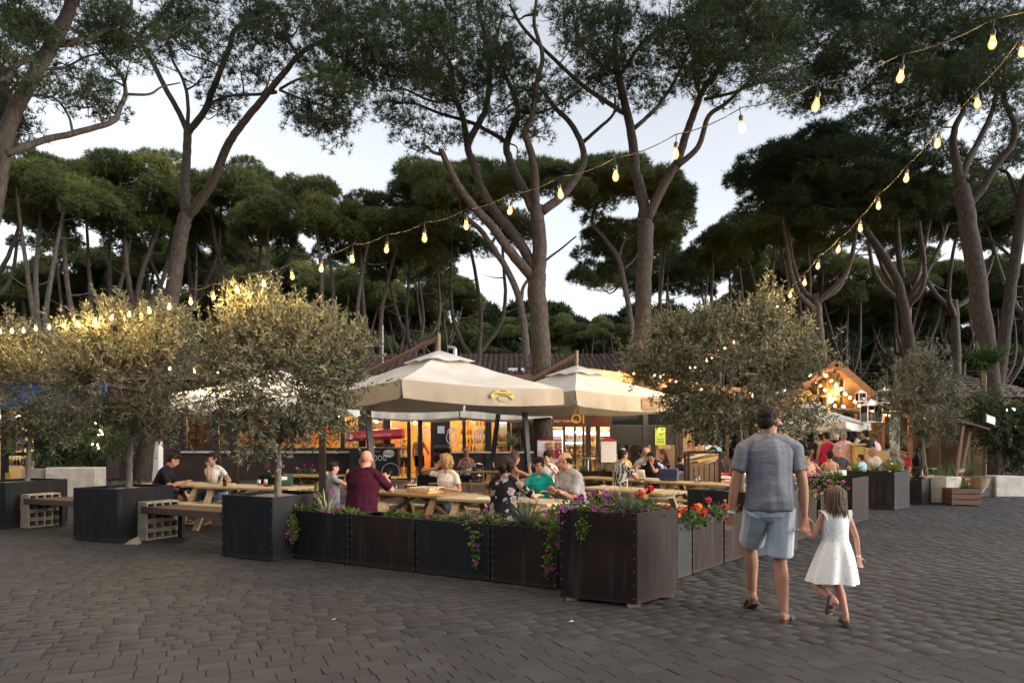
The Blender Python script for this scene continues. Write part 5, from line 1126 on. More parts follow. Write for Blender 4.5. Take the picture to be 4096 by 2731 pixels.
# ------------------------------------------------------------------ picnic tables
def wood(name, c1, c2): return mat(name, c1, c2, scale=3.2, rough=.7, bump=.25, bscale=60, stretch=(1, 9, 9), ramp=(.3, .7))
m_pine_pale = wood('pale_new_pine', (.42, .31, .17), (.55, .43, .26)); m_pine_mid = wood('weathered_pine', (.3, .19, .085), (.42, .29, .14)); m_pine_dk = wood('brown_pine', (.22, .125, .055), (.33, .21, .1))
m_slat = wood('dark_bench_timber', (.075, .04, .025), (.12, .068, .042))
TG = 'timber picnic tables'
def picnic(label, c, ang, m, Ln=1.8, h=.74, npl=5, W=.72):
    r = thing('picnic_table', label, 'table', (c[0], c[1], 0), R(ang), TG); rd = random.Random(label); w = W / npl
    for i in range(npl):
        q = MB(); q.box((rd.uniform(-.006, .006), -W / 2 + w * (i + .5), h - .02), (Ln, w - .008, .04)); q.build('plank', m, r, bevel=.004)
    for s in (-1, 1):
        for j in range(2):
            q = MB(); q.box((0, s * (.62 + j * .13), .44), (Ln, .122, .038)); q.build('seat_plank', m, r, bevel=.004)
        for e in (-1, 1):
            q = MB(); x = e * (Ln / 2 - .32); q.bar((x, s * .27, h - .04), (x, s * .66, .0), .045, .11, up=(1, 0, 0)); q.build('leg', m, r)
    for e in (-1, 1):
        x = e * (Ln / 2 - .32)
        q = MB(); q.box((x + .046 * e, 0, .4), (.04, 1.46, .09)); q.build('crossbeam', m, r)
        q = MB(); q.box((x + .046 * e, 0, h - .085), (.04, W - .06, .08)); q.build('crossbeam', m, r)
        q = MB(); q.bar((x - .02 * e, 0, .42), (x - .5 * e, 0, h - .06), .04, .08, up=(0, 1, 0)); q.build('brace', m, r)
    return r
picnic('pale picnic table where the woman in the floral blouse sits', (-.12, 9.42), -33, m_pine_pale)
picnic('brown picnic table with the pizza boxes', (-1.45, 10.62), -36, m_pine_mid)
picnic('pale empty picnic table behind the corner planter', (1.98, 11.35), -50, m_pine_pale)
picnic('long brown picnic table where the woman with the blue bag eats, nearer half', (3.6, 13.0), -48, m_pine_mid, 1.9)
picnic('brown picnic table beside the man in the palm leaf shirt, farther half', (2.2, 14.55), -48, m_pine_mid, 1.9)
picnic('pale picnic table with the bottle and the green box', (-4.55, 12.05), -20, m_pine_pale, 2.0)
picnic('pale picnic table beside the man in black', (-6.1, 12.85), -20, m_pine_pale, 1.6)
picnic('picnic table with a single white cup under the restaurant window', (-4.75, 16.0), -8, m_pine_mid, 1.5)
picnic('dark picnic table where the woman with the phone sits by the shop', (-1.15, 18.1), -6, m_pine_dk)
picnic('brown picnic table behind the floral blouse with the white bottle', (.35, 13.1), -36, m_pine_mid)

# ------------------------------------------------------------------ benches on cinder blocks
m_block = mat('cinder_block', (.3, .26, .2), (.4, .35, .28), scale=12, rough=.95, bump=.6, bscale=80)
def bench(label, c0, ang, stack_label, Ln):
    """c0: front-left ground corner of the block stack; bench runs along local x"""
    st_ = thing('cinder_block_stack', stack_label, 'block stack', c0, R(ang), 'cinder block stacks'); bh, bw, bl = .145, .24, .56
    for k in range(4):
        q = MB(); off = (0, .006, -.004, .003)[k]; z = k * (bh + .004)
        for (y0, y1, z0, z1) in [(0, bl, 0, .03), (0, bl, bh - .03, bh)] + [(y, y + .028, .03, bh - .03) for y in (0, .133, .266, .399, bl - .028)]:
            q.box((bw / 2 + off, (y0 + y1) / 2, z + (z0 + z1) / 2), (bw, y1 - y0, z1 - z0))
        q.box((.03 + off, bl / 2, z + bh / 2), (.05, bl - .06, bh - .064)); q.build('cinder_block', m_block, st_, bevel=.006)
    be = thing('slatted_bench', label, 'bench', c0, R(ang), 'benches on cinder blocks')
    for j in range(4):
        q = MB(); q.box((.12 + Ln / 2, .07 + j * .135, .5), (Ln, .12, .045)); q.build('slat', m_slat, be, bevel=.006)
    q = MB(); q.box((.12 + Ln / 2, .0, .475), (Ln, .03, .1)); q.build('apron', m_slat, be, bevel=.004)
    for x in (.3, Ln - .1): q = MB(); q.box((x, .27, .46), (.08, .5, .04)); q.build('cross_rail', m_slat, be)
    for x in (.38,): q = MB(); q.box((x, .5, .22), (.1, .06, .44)); q.build('leg', m_black, be)
bench('slatted bench between the two tall planters nearest the picnic table', Vector((-5.83, 10.6, 0)), -27, 'stack of pale cinder blocks under the nearer slatted bench', 1.75)
bench('slatted bench at the left between the first two tall planters', Vector((-8.72, 12.1, 0)), -24, 'stack of pale cinder blocks under the farther slatted bench at the left', 1.35)
sb = MB(); sb.add([(-.11, -.05, 0), (.1, -.06, 0), (.12, .05, 0), (-.08, .06, 0), (-.04, -.03, .06), (.09, -.04, .12), (.1, .03, .11), (-.02, .04, .07)], [(3, 2, 1, 0), (4, 5, 6, 7), (0, 1, 5, 4), (1, 2, 6, 5), (2, 3, 7, 6), (3, 0, 4, 7)])
o = sb.build('stone_chunk', m_block, None, bevel=.01); o.location = G(530, 2176); tag(o, 'broken pale stone chunk beside the nearer block stack', 'stone')

# ------------------------------------------------------------------ cantilever umbrellas
def cloth(name, c1, c2): return mat(name, c1, c2, scale=1.4, rough=.9, bump=.12, bscale=9, trans=.22, spec=.1)
m_cloth = cloth('ivory_canvas', (.58, .55, .495), (.72, .69, .63)); m_cloth2 = cloth('white_canvas', (.74, .72, .67), (.8, .78, .73)); m_val = cloth('shaded_valance', (.36, .315, .25), (.42, .37, .3))  # valance canvas coloured darker to carry the shade it hangs in
m_mast = mat('dark_brown_mast', (.022, .014, .014), (.035, .024, .022), scale=6, rough=.45)
m_patch = mat('brown_patch', (.17, .115, .065), (.22, .155, .09), scale=12, rough=.9)
def umbrella(label, c, half, ang, h, peak, m, mv, valdrop=.33, mast=None, arm=None, group='square canvas umbrellas', sag=.12, seed=0, hubd=.55):
    """square canopy round centre c; mast: list of world points of the post; arm: apex point above the canopy"""
    r = thing('cantilever_umbrella', label, 'umbrella', (c[0], c[1], 0), R(ang), group); rd = random.Random(seed)
    cor = [Vector((-half, -half, h)), Vector((half, -half, h)), Vector((half, half, h)), Vector((-half, half, h))]; top = Vector((0, 0, peak)); N = 16
    for k in range(4):
        a, b = cor[k], cor[(k + 1) % 4]; vs = []; idx = {}
        for i in range(N + 1):
            for j in range(N + 1):
                e = a.lerp(b, j / N); p = top.lerp(e, i / N); t = i / N
                p.z -= sag * sin(pi * t) * .9 * (.4 + .6 * sin(pi * j / N)) + .05 * t * t * sin(pi * j / N) + (.012 * sin(j * 2.1 + k + seed) * sin(pi * j / N) * t + .008 * sin(i * 1.7 + j * .8 + seed)) * sin(pi * min(1, i / N * 1.02)); idx[i, j] = len(vs); vs.append(p)
        q = MB(); q.add(vs, [(idx[i, j], idx[i + 1, j], idx[i + 1, j + 1], idx[i, j + 1]) for i in range(N) for j in range(N)]); q.build('canopy_panel', m, r, smooth=True)
        n = (b - a).normalized().cross(Vector((0, 0, 1))); vs = []; M_ = 26
        for j in range(M_ + 1):
            e = a.lerp(b, j / M_); e.z -= .05 * sin(pi * j / M_); w = .028 * sin(j * .9 + seed) + .022 * sin(j * 2.3 + k) + .012 * sin(j * 4.1 + seed); gap = min(1, min(j, M_ - j) / 2)
            for t in (0, .5, 1): vs.append(e + n * (.012 + w * t + .03 * t * (1 - .3 * gap)) - Vector((0, 0, (valdrop + .03 * sin(pi * j / M_)) * t)))
        q = MB(); q.add(vs, [(3 * j + t, 3 * j + 3 + t, 3 * j + 4 + t, 3 * j + 1 + t) for j in range(M_) for t in (0, 1)]); q.build('valance', mv, r, smooth=True)
    # vent cap
    q = MB(); cap = [x * .0 + Vector((x.x * .3, x.y * .3, peak - (peak - h) * .3 + .03)) for x in cor]; vs = [top + Vector((0, 0, .06))]
    for k in range(4):
        for j in range(6):
            e = cap[k].lerp(cap[(k + 1) % 4], j / 6); e.z += .025 * sin(j * 1.9 + k); vs.append(e)
    q.add(vs, [(0, 1 + i, 1 + (i + 1) % 24) for i in range(24)]); q.build('vent_cap', m, r, smooth=True)
    hub = Vector((0, 0, peak - hubd)); q = MB(); q.lathe([(.001, -.12), (.05, -.12), (.09, -.04), (.09, .06), (.05, .1), (.04, hubd - .05)], 10, hub); q.build('hub', m_mast, r)
    for k in range(8):
        e = cor[k // 2] if k % 2 == 0 else cor[k // 2].lerp(cor[(k // 2 + 1) % 4], .5); tp = top.lerp(e, .04); tp.z -= .05
        q = MB(); pts = [tp.lerp(e, t) - Vector((0, 0, .045 + sag * .9 * sin(pi * t) * (.4 if k % 2 == 0 else 1.0) + (.05 * t * t if k % 2 else 0))) for t in np.linspace(0, 1, 7)]; q.tube(pts, .016, 6); q.build('rib', m_mast, r)
        q = MB(); q.tube([hub, pts[3]], .011, 5); q.build('strut', m_mast, r)
    inv = (Matrix.Translation((c[0], c[1], 0)) @ Matrix.Rotation(R(ang), 4, 'Z')).inverted()
    if mast:
        pts = [inv @ Vector(p) for p in mast]; q = MB()
        for a, b in zip(pts[:-1], pts[1:]): q.bar(a, b, .13, .1, up=(0, 1, 0))
        q.build('mast', m_mast, r)
        q = MB(); b0 = pts[0]; q.box((b0.x, b0.y, .04), (.9, .9, .08)); q.build('base_plate', m_mast, r)
        if arm:
            ap = inv @ Vector(arm); q = MB(); q.bar(pts[-1], ap, .07, .1, up=(0, 1, 0)); q.build('arm', m_wood_oiled, r)
            q = MB(); q.bar(ap + Vector((0, 0, .1)), Vector((0, 0, peak - .1)), .06, .06, up=(1, 0, 0)); q.build('drop_post', m_wood_oiled, r)
            q = MB(); q.tube([pts[-1] + Vector((0, 0, .12)), ap + Vector((0, 0, .12))], .008, 4); q.build('stay_cable', m_cable, r)
    return r
U1a = R(36.8); c0 = Vector((-1.947, 12.0, 0)); dx = Vector((cos(U1a), sin(U1a), 0)); dy = Vector((-sin(U1a), cos(U1a), 0)); cen = c0 + dx * 1.88 + dy * 1.88
u1 = umbrella('large ivory square umbrella nearest the camera with a yellow crest on its valance', cen, 1.88, 36.8, 2.62, 3.42, m_cloth, m_val, mast=[(-3.15, 15.7, 0), (-3.36, 15.78, 2.5), (-3.42, 15.9, 3.1)], arm=(cen.x, cen.y, 3.74), seed=1)
# crest printed on the front valance
crest = Matrix.Translation((.28, -1.88 - .075, 2.62 - .2)) @ Matrix.Rotation(R(90), 4, 'X')
q = MB(); vs = [(-.3, .0), (-.14, .1), (0, .14), (.14, .1), (.3, .0), (.26, -.08), (.1, .0), (-.1, .0), (-.26, -.08)]
q.add([crest @ Vector((x, y, 0)) for x, y in vs], [(8, 7, 1, 0), (7, 6, 2, 1), (6, 3, 2), (6, 5, 4, 3)]); q.build('crest_banner', mat('crest_yellow', (.4, .35, .1), rough=.8), u1)
text_mesh('lettering', 'Antica', .06, m_ink, u1, crest @ Matrix.Translation((0, .09, .004))); text_mesh('lettering', 'Gelateria del Corso', .055, m_ink, u1, crest @ Matrix.Translation((0, .025, .004)), sx=.9)
q = MB(); q.add([crest @ Vector((x, y, .002)) for x, y in [(cos(a) * .13, -.07 + sin(a) * .05) for a in np.linspace(0, 2 * pi, 16)[:-1]]], [tuple(range(15))]); q.build('crest_oval', mat('crest_brown', (.3, .25, .18), rough=.8), u1)
U2a = R(38.8); c0 = Vector((1.35, 14.6, 0)); dx = Vector((cos(U2a), sin(U2a), 0)); dy = Vector((-sin(U2a), cos(U2a), 0)); cen2 = c0 + dx * 1.83 + dy * 1.83
u2 = umbrella('ivory square umbrella with a brown patch on its valance, right of the nearest one', cen2, 1.83, 38.8, 2.62, 3.38, m_cloth, m_val, mast=[(.5, 18.5, 0), (.33, 18.5, 2.5), (.27, 18.65, 3.05)], arm=(cen2.x, cen2.y, 3.7), seed=2)
pm = Matrix.Translation((.55, -1.83 - .06, 2.62 - .2)) @ Matrix.Rotation(R(90), 4, 'X'); q = MB(); q.add([pm @ Vector(p) for p in ((-.3, -.15, 0), (.3, -.13, .01), (.27, .12, 0), (-.26, .13, 0))], [(0, 1, 2, 3)]); q.build('patch', m_patch, u2)
umbrella('white umbrella by the shopfront, left of two', (-3.05, 22.7), 1.4, 0, 2.6, 3.25, m_cloth2, m_cloth, mast=[(-3.05, 22.7, 0), (-3.05, 22.7, 3.2)], seed=3)
umbrella('white umbrella by the shopfront, right of two', (-.2, 22.7), 1.42, 0, 2.6, 3.25, m_cloth2, m_cloth, mast=[(-.66, 18.8, 0), (-.36, 19.0, 2.45)], seed=4)
umbrella('white umbrella behind the olive trees by the restaurant window', (-6.3, 18.2), 2.0, 8, 2.62, 3.4, m_cloth2, m_cloth2, mast=[(-7.4, 17.3, 0), (-7.5, 17.2, 2.6)], seed=5)
umbrella('ivory umbrella over the crowd on the right', (9.6, 21.8), 1.35, 48, 2.1, 2.72, m_cloth, m_cloth, valdrop=.2, mast=[(9.6, 21.8, 0), (9.6, 21.8, 2.6)], seed=6, hubd=.4)
mast_l = thing('steel_post', 'dark square post in front of the restaurant window, left of the round trunk', 'post', (XU(940, 17.2), 17.2, 0)); q = MB(); q.box((0, 0, 1.5), (.16, .16, 3.0)); q.build('shaft', m_mast, mast_l); q = MB(); q.box((0, 0, .01), (.3, .3, .02)); q.build('foot_plate', m_mast, mast_l)
mast_m = thing('steel_post', 'dark square post behind the boy, under the olive branches', 'post', (XU(1290, 15), 15.0, 0)); q = MB(); q.box((0, 0, 1.4), (.13, .13, 2.8)); q.build('shaft', m_mast, mast_m); q = MB(); q.box((0, 0, .01), (.3, .3, .02)); q.build('foot_plate', m_mast, mast_m)

# ------------------------------------------------------------------ hot dog cart
YC = 26.0
ct = thing('hot_dog_cart', 'black hot dog cart with long red canopy and spoked wheel', 'cart', (XU(1494, YC), YC, 0)); k = YC / FPX
q = MB(); q.box((0, .3, .72), (1.86, .6, 1.05)); q.build('body', m_black, ct, bevel=.01)
q = MB(); q.box((-.03, .3, 1.28), (2.1, .7, .05)); q.build('counter_top', m_steel, ct)
for x in (-1.0, .98): q = MB(); q.box((x, .3, 1.4), (.04, .04, .25)); q.build('canopy_post', m_steel, ct)
q = MB(); prof = [(-.02, 0), (-.06, .12), (-.02, .28), (.08, .38), (.5, .42), (.6, .3), (.6, 0)]; vs = [(-1.05, y, 1.5 + z) for y, z in prof] + [(1.1, y, 1.62 + z) for y, z in prof]; n = len(prof)
q.add(vs, [tuple(range(n - 1, -1, -1)), tuple(range(n, 2 * n))] + [(i, (i + 1) % n, n + (i + 1) % n, n + i) for i in range(n)]); q.build('canopy', m_red, ct, bevel=.01)
q = MB(); q.box((.1, .25, 1.4), (1.5, .4, .2)); q.build('glass_case', m_glass, ct)
for x in (.2, .62): q = MB(); q.tube([(x - .16, .25, 1.36), (x + .16, .25, 1.37)], .06, 8); q.build('sausage_tray', mat('sausage', (.3, .1, .05), (.42, .18, .08), scale=12, rough=.5), ct)
def wheel(par, c, r_):
    w = MB(); w.tube([Vector((cos(a) * r_, 0, sin(a) * r_)) + Vector(c) for a in np.linspace(0, 2 * pi, 33)], .018, 6, cap=False); wh = w.build('wheel', mat('tyre_light', (.45, .44, .42), rough=.6), par)
    for i in range(20):
        a = 2 * pi * i / 20; s = MB(); s.tube([Vector(c), Vector((cos(a) * r_, 0, sin(a) * r_)) + Vector(c)], .004, 4); s.build('spoke', m_steel, wh)
    h = MB(); h.ball(c, .03, 8, 6); h.build('wheel_hub', m_steel, wh); return wh
wheel(ct, (.66, -.05, .35), .335)
for x in (-.6,): q = MB(); q.tube([(x, .1, .2), (x + .1, .1, 0)], .02, 6); q.build('stand_leg', m_frame, ct)
q = MB(); q.ball((-.12, -.01, .44), (.17, .02, .2), 14, 9); q.build('burger_picture', mat('bun_print', (.4, .13, .04), (.55, .26, .08), scale=5, rough=.5), ct)
text_mesh('lettering', 'HOT DOG', .3, m_white, ct, WALLM(Vector((-.02, -.006, .87))), sx=.72); text_mesh('lettering', "IL SAPORE D'ITALIA", .085, m_yel, ct, WALLM(Vector((-.05, -.006, 1.14))), sx=.8)
text_mesh('lettering', "LA VITA E IL SAPORE D'ITALIA", .11, m_white, ct, Matrix.Translation((.1, -.075, 1.74)) @ Matrix.Rotation(R(-3.4), 4, 'Y') @ Matrix.Rotation(R(84), 4, 'X'), sx=.8)
def badge(c, rx, rz, s):
    q = MB(); q.add([(c[0] + cos(a) * rx, c[1], c[2] + sin(a) * rz) for a in np.linspace(0, 2 * pi, 25)[:-1]], [tuple(range(24))]); q.build('badge', m_white, ct)
    text_mesh('lettering', 'Fiorucci', s, m_ink, ct, WALLM(Vector(c) + Vector((0, -.006, 0))), shear=.25)
    q = MB(); q.ball((c[0] + rx * .6, c[1] - .004, c[2] + rz), (rx * .3, .005, rz * .16), 8, 5); q.build('leaf_mark', mat('leaf_mark', (.05, .2, .03), rough=.6), ct)
badge((.58, -.006, 1.05), .22, .15, .13)
q = MB(); q.add([(-1.054, .23 + cos(a) * .13, 1.69 + sin(a) * .12) for a in np.linspace(0, 2 * pi, 21)[:-1]], [tuple(range(20))]); q.build('badge', m_white, ct); badge((-.86, -.066, 1.68), .1, .09, .06)

# ------------------------------------------------------------------ gumball machines, light box, bins
YM = 20.9
gm = thing('gumball_machine', 'white LUCA cabinet with two columns of red gumball machines at the tree trunk', 'vending machine', (XU(2205, YM), YM, 0))
q = MB(); q.box((-.04, .2, .8), (.75, .36, 1.5)); q.build('cabinet', m_white, gm, bevel=.01); q = MB(); q.box((-.04, .2, 1.56), (.77, .38, .03)); q.build('top_edge', m_red, gm)
m_candy = mat('mixed_candy', (.5, .1, .05), (.6, .45, .2), scale=25, rough=.4, ramp=(.45, .55))
for x in (-.04, .24):
    for z in (1.38, .78):
        q = MB(); q.box((x, -.0, z + .02), (.2, .1, .2)); q.build('candy_globe', m_candy, gm, bevel=.03); q = MB(); q.box((x, -.01, z - .23), (.2, .12, .26)); q.build('dispenser', m_red, gm, bevel=.01); q = MB(); q.ball((x, -.08, z - .2), .03, 8, 6); q.build('crank', m_steel, gm)
text_mesh('lettering', 'LU', .16, m_red, gm, Matrix.Translation((-.3, .01, 1.15)) @ Matrix.Rotation(R(12), 4, 'Y') @ Matrix.Rotation(R(90), 4, 'X')); text_mesh('lettering', 'CA', .16, m_red, gm, Matrix.Translation((-.27, .01, 1.0)) @ Matrix.Rotation(R(12), 4, 'Y') @ Matrix.Rotation(R(90), 4, 'X'))
lc = thing('gumball_machine', 'narrow white LUCA cabinet half hidden behind the left trunk', 'vending machine', (XU(614, 23), 23, 0)); q = MB(); q.box((0, .2, .78), (.3, .3, 1.45)); q.build('cabinet', m_white, lc, bevel=.01); q = MB(); q.box((0, .2, 1.53), (.24, .26, .1)); q.build('top_cap', m_red, lc)
for i, s in enumerate(('LU', 'CA')): text_mesh('lettering', s, .15, m_red, lc, Matrix.Translation((-.03 + .03 * i, .045, 1.12 - .15 * i)) @ Matrix.Rotation(R(12), 4, 'Y') @ Matrix.Rotation(R(90), 4, 'X'))
lb = thing('light_box', 'bright white illuminated display column beside the gumball machine', 'display', (XU(2226, 24), 24, 0)); q = MB(); q.box((0, .1, 1.0), (.5, .2, 1.9)); q.build('case', m_frame, lb); q = MB(); q.box((0, -.01, 1.05), (.44, .02, 1.7)); q.build('lit_face', emat('lightbox', (1, .97, .9), 1.6), lb)
q = MB(); q.box((0, -.025, 1.55), (.36, .01, .3)); q.build('menu_sheet', m_white, lb)
bn = thing('waste_bin', 'black wheelie bin with red lid edge by the shop door', 'bin', (XU(1770, 25.6), 25.6, 0)); q = MB(); q.add([(-.24, -.24, 0), (.24, -.24, 0), (.24, .24, 0), (-.24, .24, 0), (-.3, -.3, 1.0), (.3, -.3, 1.0), (.3, .3, 1.0), (-.3, .3, 1.0)], [(3, 2, 1, 0), (4, 5, 6, 7), (0, 1, 5, 4), (1, 2, 6, 5), (2, 3, 7, 6), (3, 0, 4, 7)]); q.build('body', m_black, bn)
q = MB(); q.box((0, 0, 1.05), (.62, .62, .05)); q.build('rim', m_red, bn); q = MB(); q.box((0, .05, 1.2), (.64, .56, .28), rx=R(12)); q.build('lid', m_black, bn, bevel=.04)
# slatted timber bin with flattened boxes
m_slatbin = wood('bin_timber', (.16, .1, .055), (.26, .17, .1))
sl = thing('slatted_bin', 'tall timber slat bin full of folded pizza boxes', 'bin', (XU(2808, 14.3), 14.3, 0), R(-8))
for s, ax in ((-.31, 'y'), (.31, 'y'), (-.31, 'x'), (.31, 'x')):
    for i in range(6):
        t = -.26 + i * .104; q = MB(); q.box((t, s, .55) if ax == 'y' else (s, t, .55), (.085, .02, 1.06) if ax == 'y' else (.02, .085, 1.06)); q.build('slat', m_slatbin, sl)
for x in (-.31, .31):
    for y in (-.31, .31): q = MB(); q.box((x, y, .66), (.05, .05, 1.32)); q.build('post', m_mast, sl)
for (a, b) in (((-.31, -.31), (.31, -.31)), ((-.31, .31), (.31, .31)), ((-.31, -.31), (-.31, .31)), ((.31, -.31), (.31, .31))): q = MB(); q.bar((*a, 1.3), (*b, 1.3), .05, .05); q.build('top_rail', m_mast, sl)
m_card = mat('pizza_carton', (.5, .4, .25), (.62, .55, .42), scale=6, rough=.85); m_cardo = mat('orange_carton', (.6, .32, .06), (.65, .42, .15), scale=7, rough=.8)
for i in range(6):
    q = MB(); q.box((random.uniform(-.06, .06), random.uniform(-.1, .1), 1.08 + i * .028), (.5, .36, .03), rz=random.uniform(-.3, .3), ry=R(-14 + random.uniform(-6, 6)), rx=random.uniform(-.1, .1)); o = q.build('pizza_box', m_cardo if i == 3 else m_card)
    o.location = sl.location; tag(o, ['flattened pizza box at the bottom of the pile in the slat bin', 'second flattened pizza box from below in the slat bin', 'third flattened pizza box in the slat bin pile', 'orange flattened pizza box in the slat bin', 'flattened pizza box just under the top of the slat bin pile', 'topmost flattened pizza box in the slat bin'][i], 'box', 'pizza boxes in the slat bin')
s2 = thing('slatted_screen', 'timber slat screen with a white mailbox beside the bistro chairs', 'screen', (XU(2425, 18), 18, 0))
for i in range(6): q = MB(); q.box((-.25 + i * .1, 0, .6), (.085, .03, 1.2)); q.build('slat', m_slatbin, s2)
q = MB(); q.box((.05, -.06, 1.25), (.4, .12, .55)); q.build('mailbox', m_white, s2); q = MB(); q.add([(-.18, -.14, 1.53), (.28, -.14, 1.53), (.28, .02, 1.53), (-.18, .02, 1.53), (.05, -.06, 1.65)], [(0, 1, 4), (1, 2, 4), (2, 3, 4), (3, 0, 4), (3, 2, 1, 0)]); q.build('mailbox_roof', m_red, s2)

# ------------------------------------------------------------------ chairs
def plastic_chair(label, c, ang, m=None):
    r = thing('plastic_chair', label, 'chair', (c[0], c[1], 0), R(ang), 'white plastic chairs'); m = m or mat('white_plastic', (.72, .7, .65), (.66, .63, .57), scale=3, rough=.4)
    q = MB(); q.box((0, 0, .44), (.44, .44, .03)); q.build('seat', m, r, bevel=.012); vs = []
    for i in range(7):
        t = i / 6
        for j in range(7): x = (-.22 + .44 * j / 6) * (1 - .18 * t * t); vs.append((x, -.2 - .1 * t + .05 * (1 - (2 * j / 6 - 1) ** 2) * -1, .44 + .44 * t))
    q = MB(); q.add(vs, [(i * 7 + j, i * 7 + j + 1, (i + 1) * 7 + j + 1, (i + 1) * 7 + j) for i in range(6) for j in range(6)]); o = q.build('backrest', m, r, smooth=True); sd = o.modifiers.new('s', 'SOLIDIFY'); sd.thickness = .02
    for x in (-.2, .2):
        for y in (-.2, .2): q = MB(); q.tube([(x * .9, y * .9, .43), (x * 1.1, y * 1.1, 0)], [.022, .016], 7); q.build('leg', m, r)
        q = MB(); q.tube(catmull([(x * 1.05, .2, .43), (x * 1.15, .2, .6), (x * 1.2, .1, .66), (x * 1.15, -.12, .66), (x, -.26, .68)], 3), .018, 6); q.build('armrest', m, r)
    return r
plastic_chair('white plastic chair behind the table with the blue bag, empty, back to the camera', (3.62, 15.0), 20)
plastic_chair('white plastic chair under the man in the light blue shirt', (3.0, 15.75), -30)
plastic_chair('white plastic chair right of the slatted bin, facing away', (4.75, 14.9), 60)
plastic_chair('white plastic chair seen beside the boy left of the slatted bin', (4.2, 15.7), -20)
plastic_chair('white plastic chair under the woman with white straps', (7.25, 15.5), 5)
plastic_chair('white plastic chair under the woman in yellow', (2.75, 16.7), 170)
def bistro(label, c, ang):
    r = thing('bistro_chair', label, 'chair', (c[0], c[1], 0), R(ang), 'aluminium bistro chairs'); q = MB(); q.box((0, 0, .45), (.42, .42, .025)); q.build('seat', m_steel, r)
    q = MB(); q.tube(catmull([(-.26, .22, .62), (-.27, -.05, .68), (-.2, -.24, .8), (0, -.3, .83), (.2, -.24, .8), (.27, -.05, .68), (.26, .22, .62)], 4), .013, 6); q.build('arm_rail', m_steel, r)
    q = MB(); q.tube(catmull([(-.2, -.2, .6), (0, -.27, .66), (.2, -.2, .6)], 4), .013, 6); q.build('back_rail', m_steel, r)
    for x in (-.24, .24):
        for y in (-.22, .22): q = MB(); q.tube([(x, y, .62 if y > 0 else .7), (x * 1.05, y * 1.1, 0)], .012, 6); q.build('leg', m_steel, r)
    return r
bistro('aluminium bistro chair left of the mailbox screen', (2.6, 18.6), 150); bistro('aluminium bistro chair right behind the gumball machine', (1.85, 19.2), 200); bistro('aluminium bistro chair by the bar window', (-1.2, 21.5), 20)
def ctable(label, c, h, m, r0=.35, sq=False):
    r = thing('cafe_table', label, 'table', (c[0], c[1], 0), 0, 'cafe tables'); q = MB()
    if sq: q.box((0, 0, h - .015), (.8, .8, .03))
    else: q.lathe([(.001, h - .03), (r0, h - .03), (r0, h), (.001, h)], 18)
    q.build('table_top', m, r)
    if sq:
        for x in (-.34, .34):
            for y in (-.34, .34): q = MB(); q.box((x, y, h / 2 - .015), (.05, .05, h - .03)); q.build('leg', m, r)
    else: q = MB(); q.tube([(0, 0, .02), (0, 0, h - .03)], .03, 8); q.build('column', m_steel, r); q = MB(); q.lathe([(.001, 0), (.22, 0), (.2, .03), (.001, .04)], 14); q.build('base', m_steel, r)
m_wplast = mat('white_plastic', (.72, .7, .65), (.66, .63, .57), scale=3, rough=.4)
ctable('small steel table between the aluminium bistro chairs', (2.2, 19.8), 1.05, m_steel)
ctable('white square table by the man in maroon', (4.55, 15.6), .73, m_wplast, sq=True); ctable('white square table in front of the woman in the peach top', (7.1, 16.5), .73, m_wplast, sq=True); ctable('white square table before the bald man in white', (8.3, 16.9), .73, m_wplast, sq=True)
ctable('round table by the woman in yellow', (3.05, 17.2), .72, m_wplast, .45)
ctable('high bar table where the white shirted man sits', (6.1, 21.6), .95, m_timber, .5)
ctable('dark table with cups under the slim olive', (12.0, 20.0), .75, m_frame, .4)

# ------------------------------------------------------------------ things on the tables
def on(c, tb=.74): return Vector((c[0], c[1], tb))
def solid(name, label, cat, prof, m, c, n=14, group=None):
    q = MB(); q.lathe(prof, n); o = q.build(name, m, None, True); o.location = c; return tag(o, label, cat, group)
m_cardw = mat('pizza_lid_print', (.62, .55, .42), (.45, .16, .06), scale=14, rough=.8, ramp=(.5, .62))
for i, (mm, lb_) in enumerate(((m_cardo, 'lower orange pizza box on the brown picnic table'), (m_cardw, 'upper printed pizza box on the brown picnic table'))):
    q = MB(); q.box((0, 0, 0), (.42, .42, .042)); o = q.build('pizza_box', mm, None, bevel=.003); o.location = on((-1.33, 10.5), .7625 + i * .046); o.rotation_euler = (0, 0, R(-30 + 4 * i)); tag(o, lb_, 'box', 'pizza boxes on the table')
m_bglass = mat('bottle_dark_glass', (.03, .012, .008), rough=.12, spec=.7); m_clear = glass_mat('drinking_glass', refl=.12)
bp = [(.001, 0), (.033, 0), (.033, .14), (.014, .2), (.013, .26), (.001, .26)]
ob = solid('beer_bottle', 'dark beer bottle with pale neck on the pale table at the left', 'bottle', [(.001, 0), (.033, 0), (.033, .14), (.014, .2), (.013, .21)], m_bglass, on((-5.05, 12.0)))
q = MB(); q.lathe([(.0145, .2), (.0145, .262), (.001, .262)], 10); q.build('neck_foil', m_white, ob)
ba = solid('spray_bottle', 'orange-capped spritz glass on the brown picnic table', 'bottle', [(.001, 0), (.03, 0), (.034, .12), (.026, .15)], mat('orange_drink', (.6, .16, .02), rough=.2), on((-1.95, 10.75))); q = MB(); q.lathe([(.026, .15), (.027, .19), (.001, .19)], 10); q.build('cap', mat('orange_cap', (.7, .25, .03), rough=.4), ba)
solid('drinking_glass', 'clear tumbler beside the orange drink', 'glass', [(.028, .0), (.034, .12)], m_clear, on((-1.82, 10.72)))
solid('wine_glass', 'empty stemmed wine glass on the brown picnic table', 'glass', [(.03, 0), (.004, .01), (.004, .09), (.03, .12), (.04, .16), (.03, .2)], m_clear, on((-1.6, 10.95)))
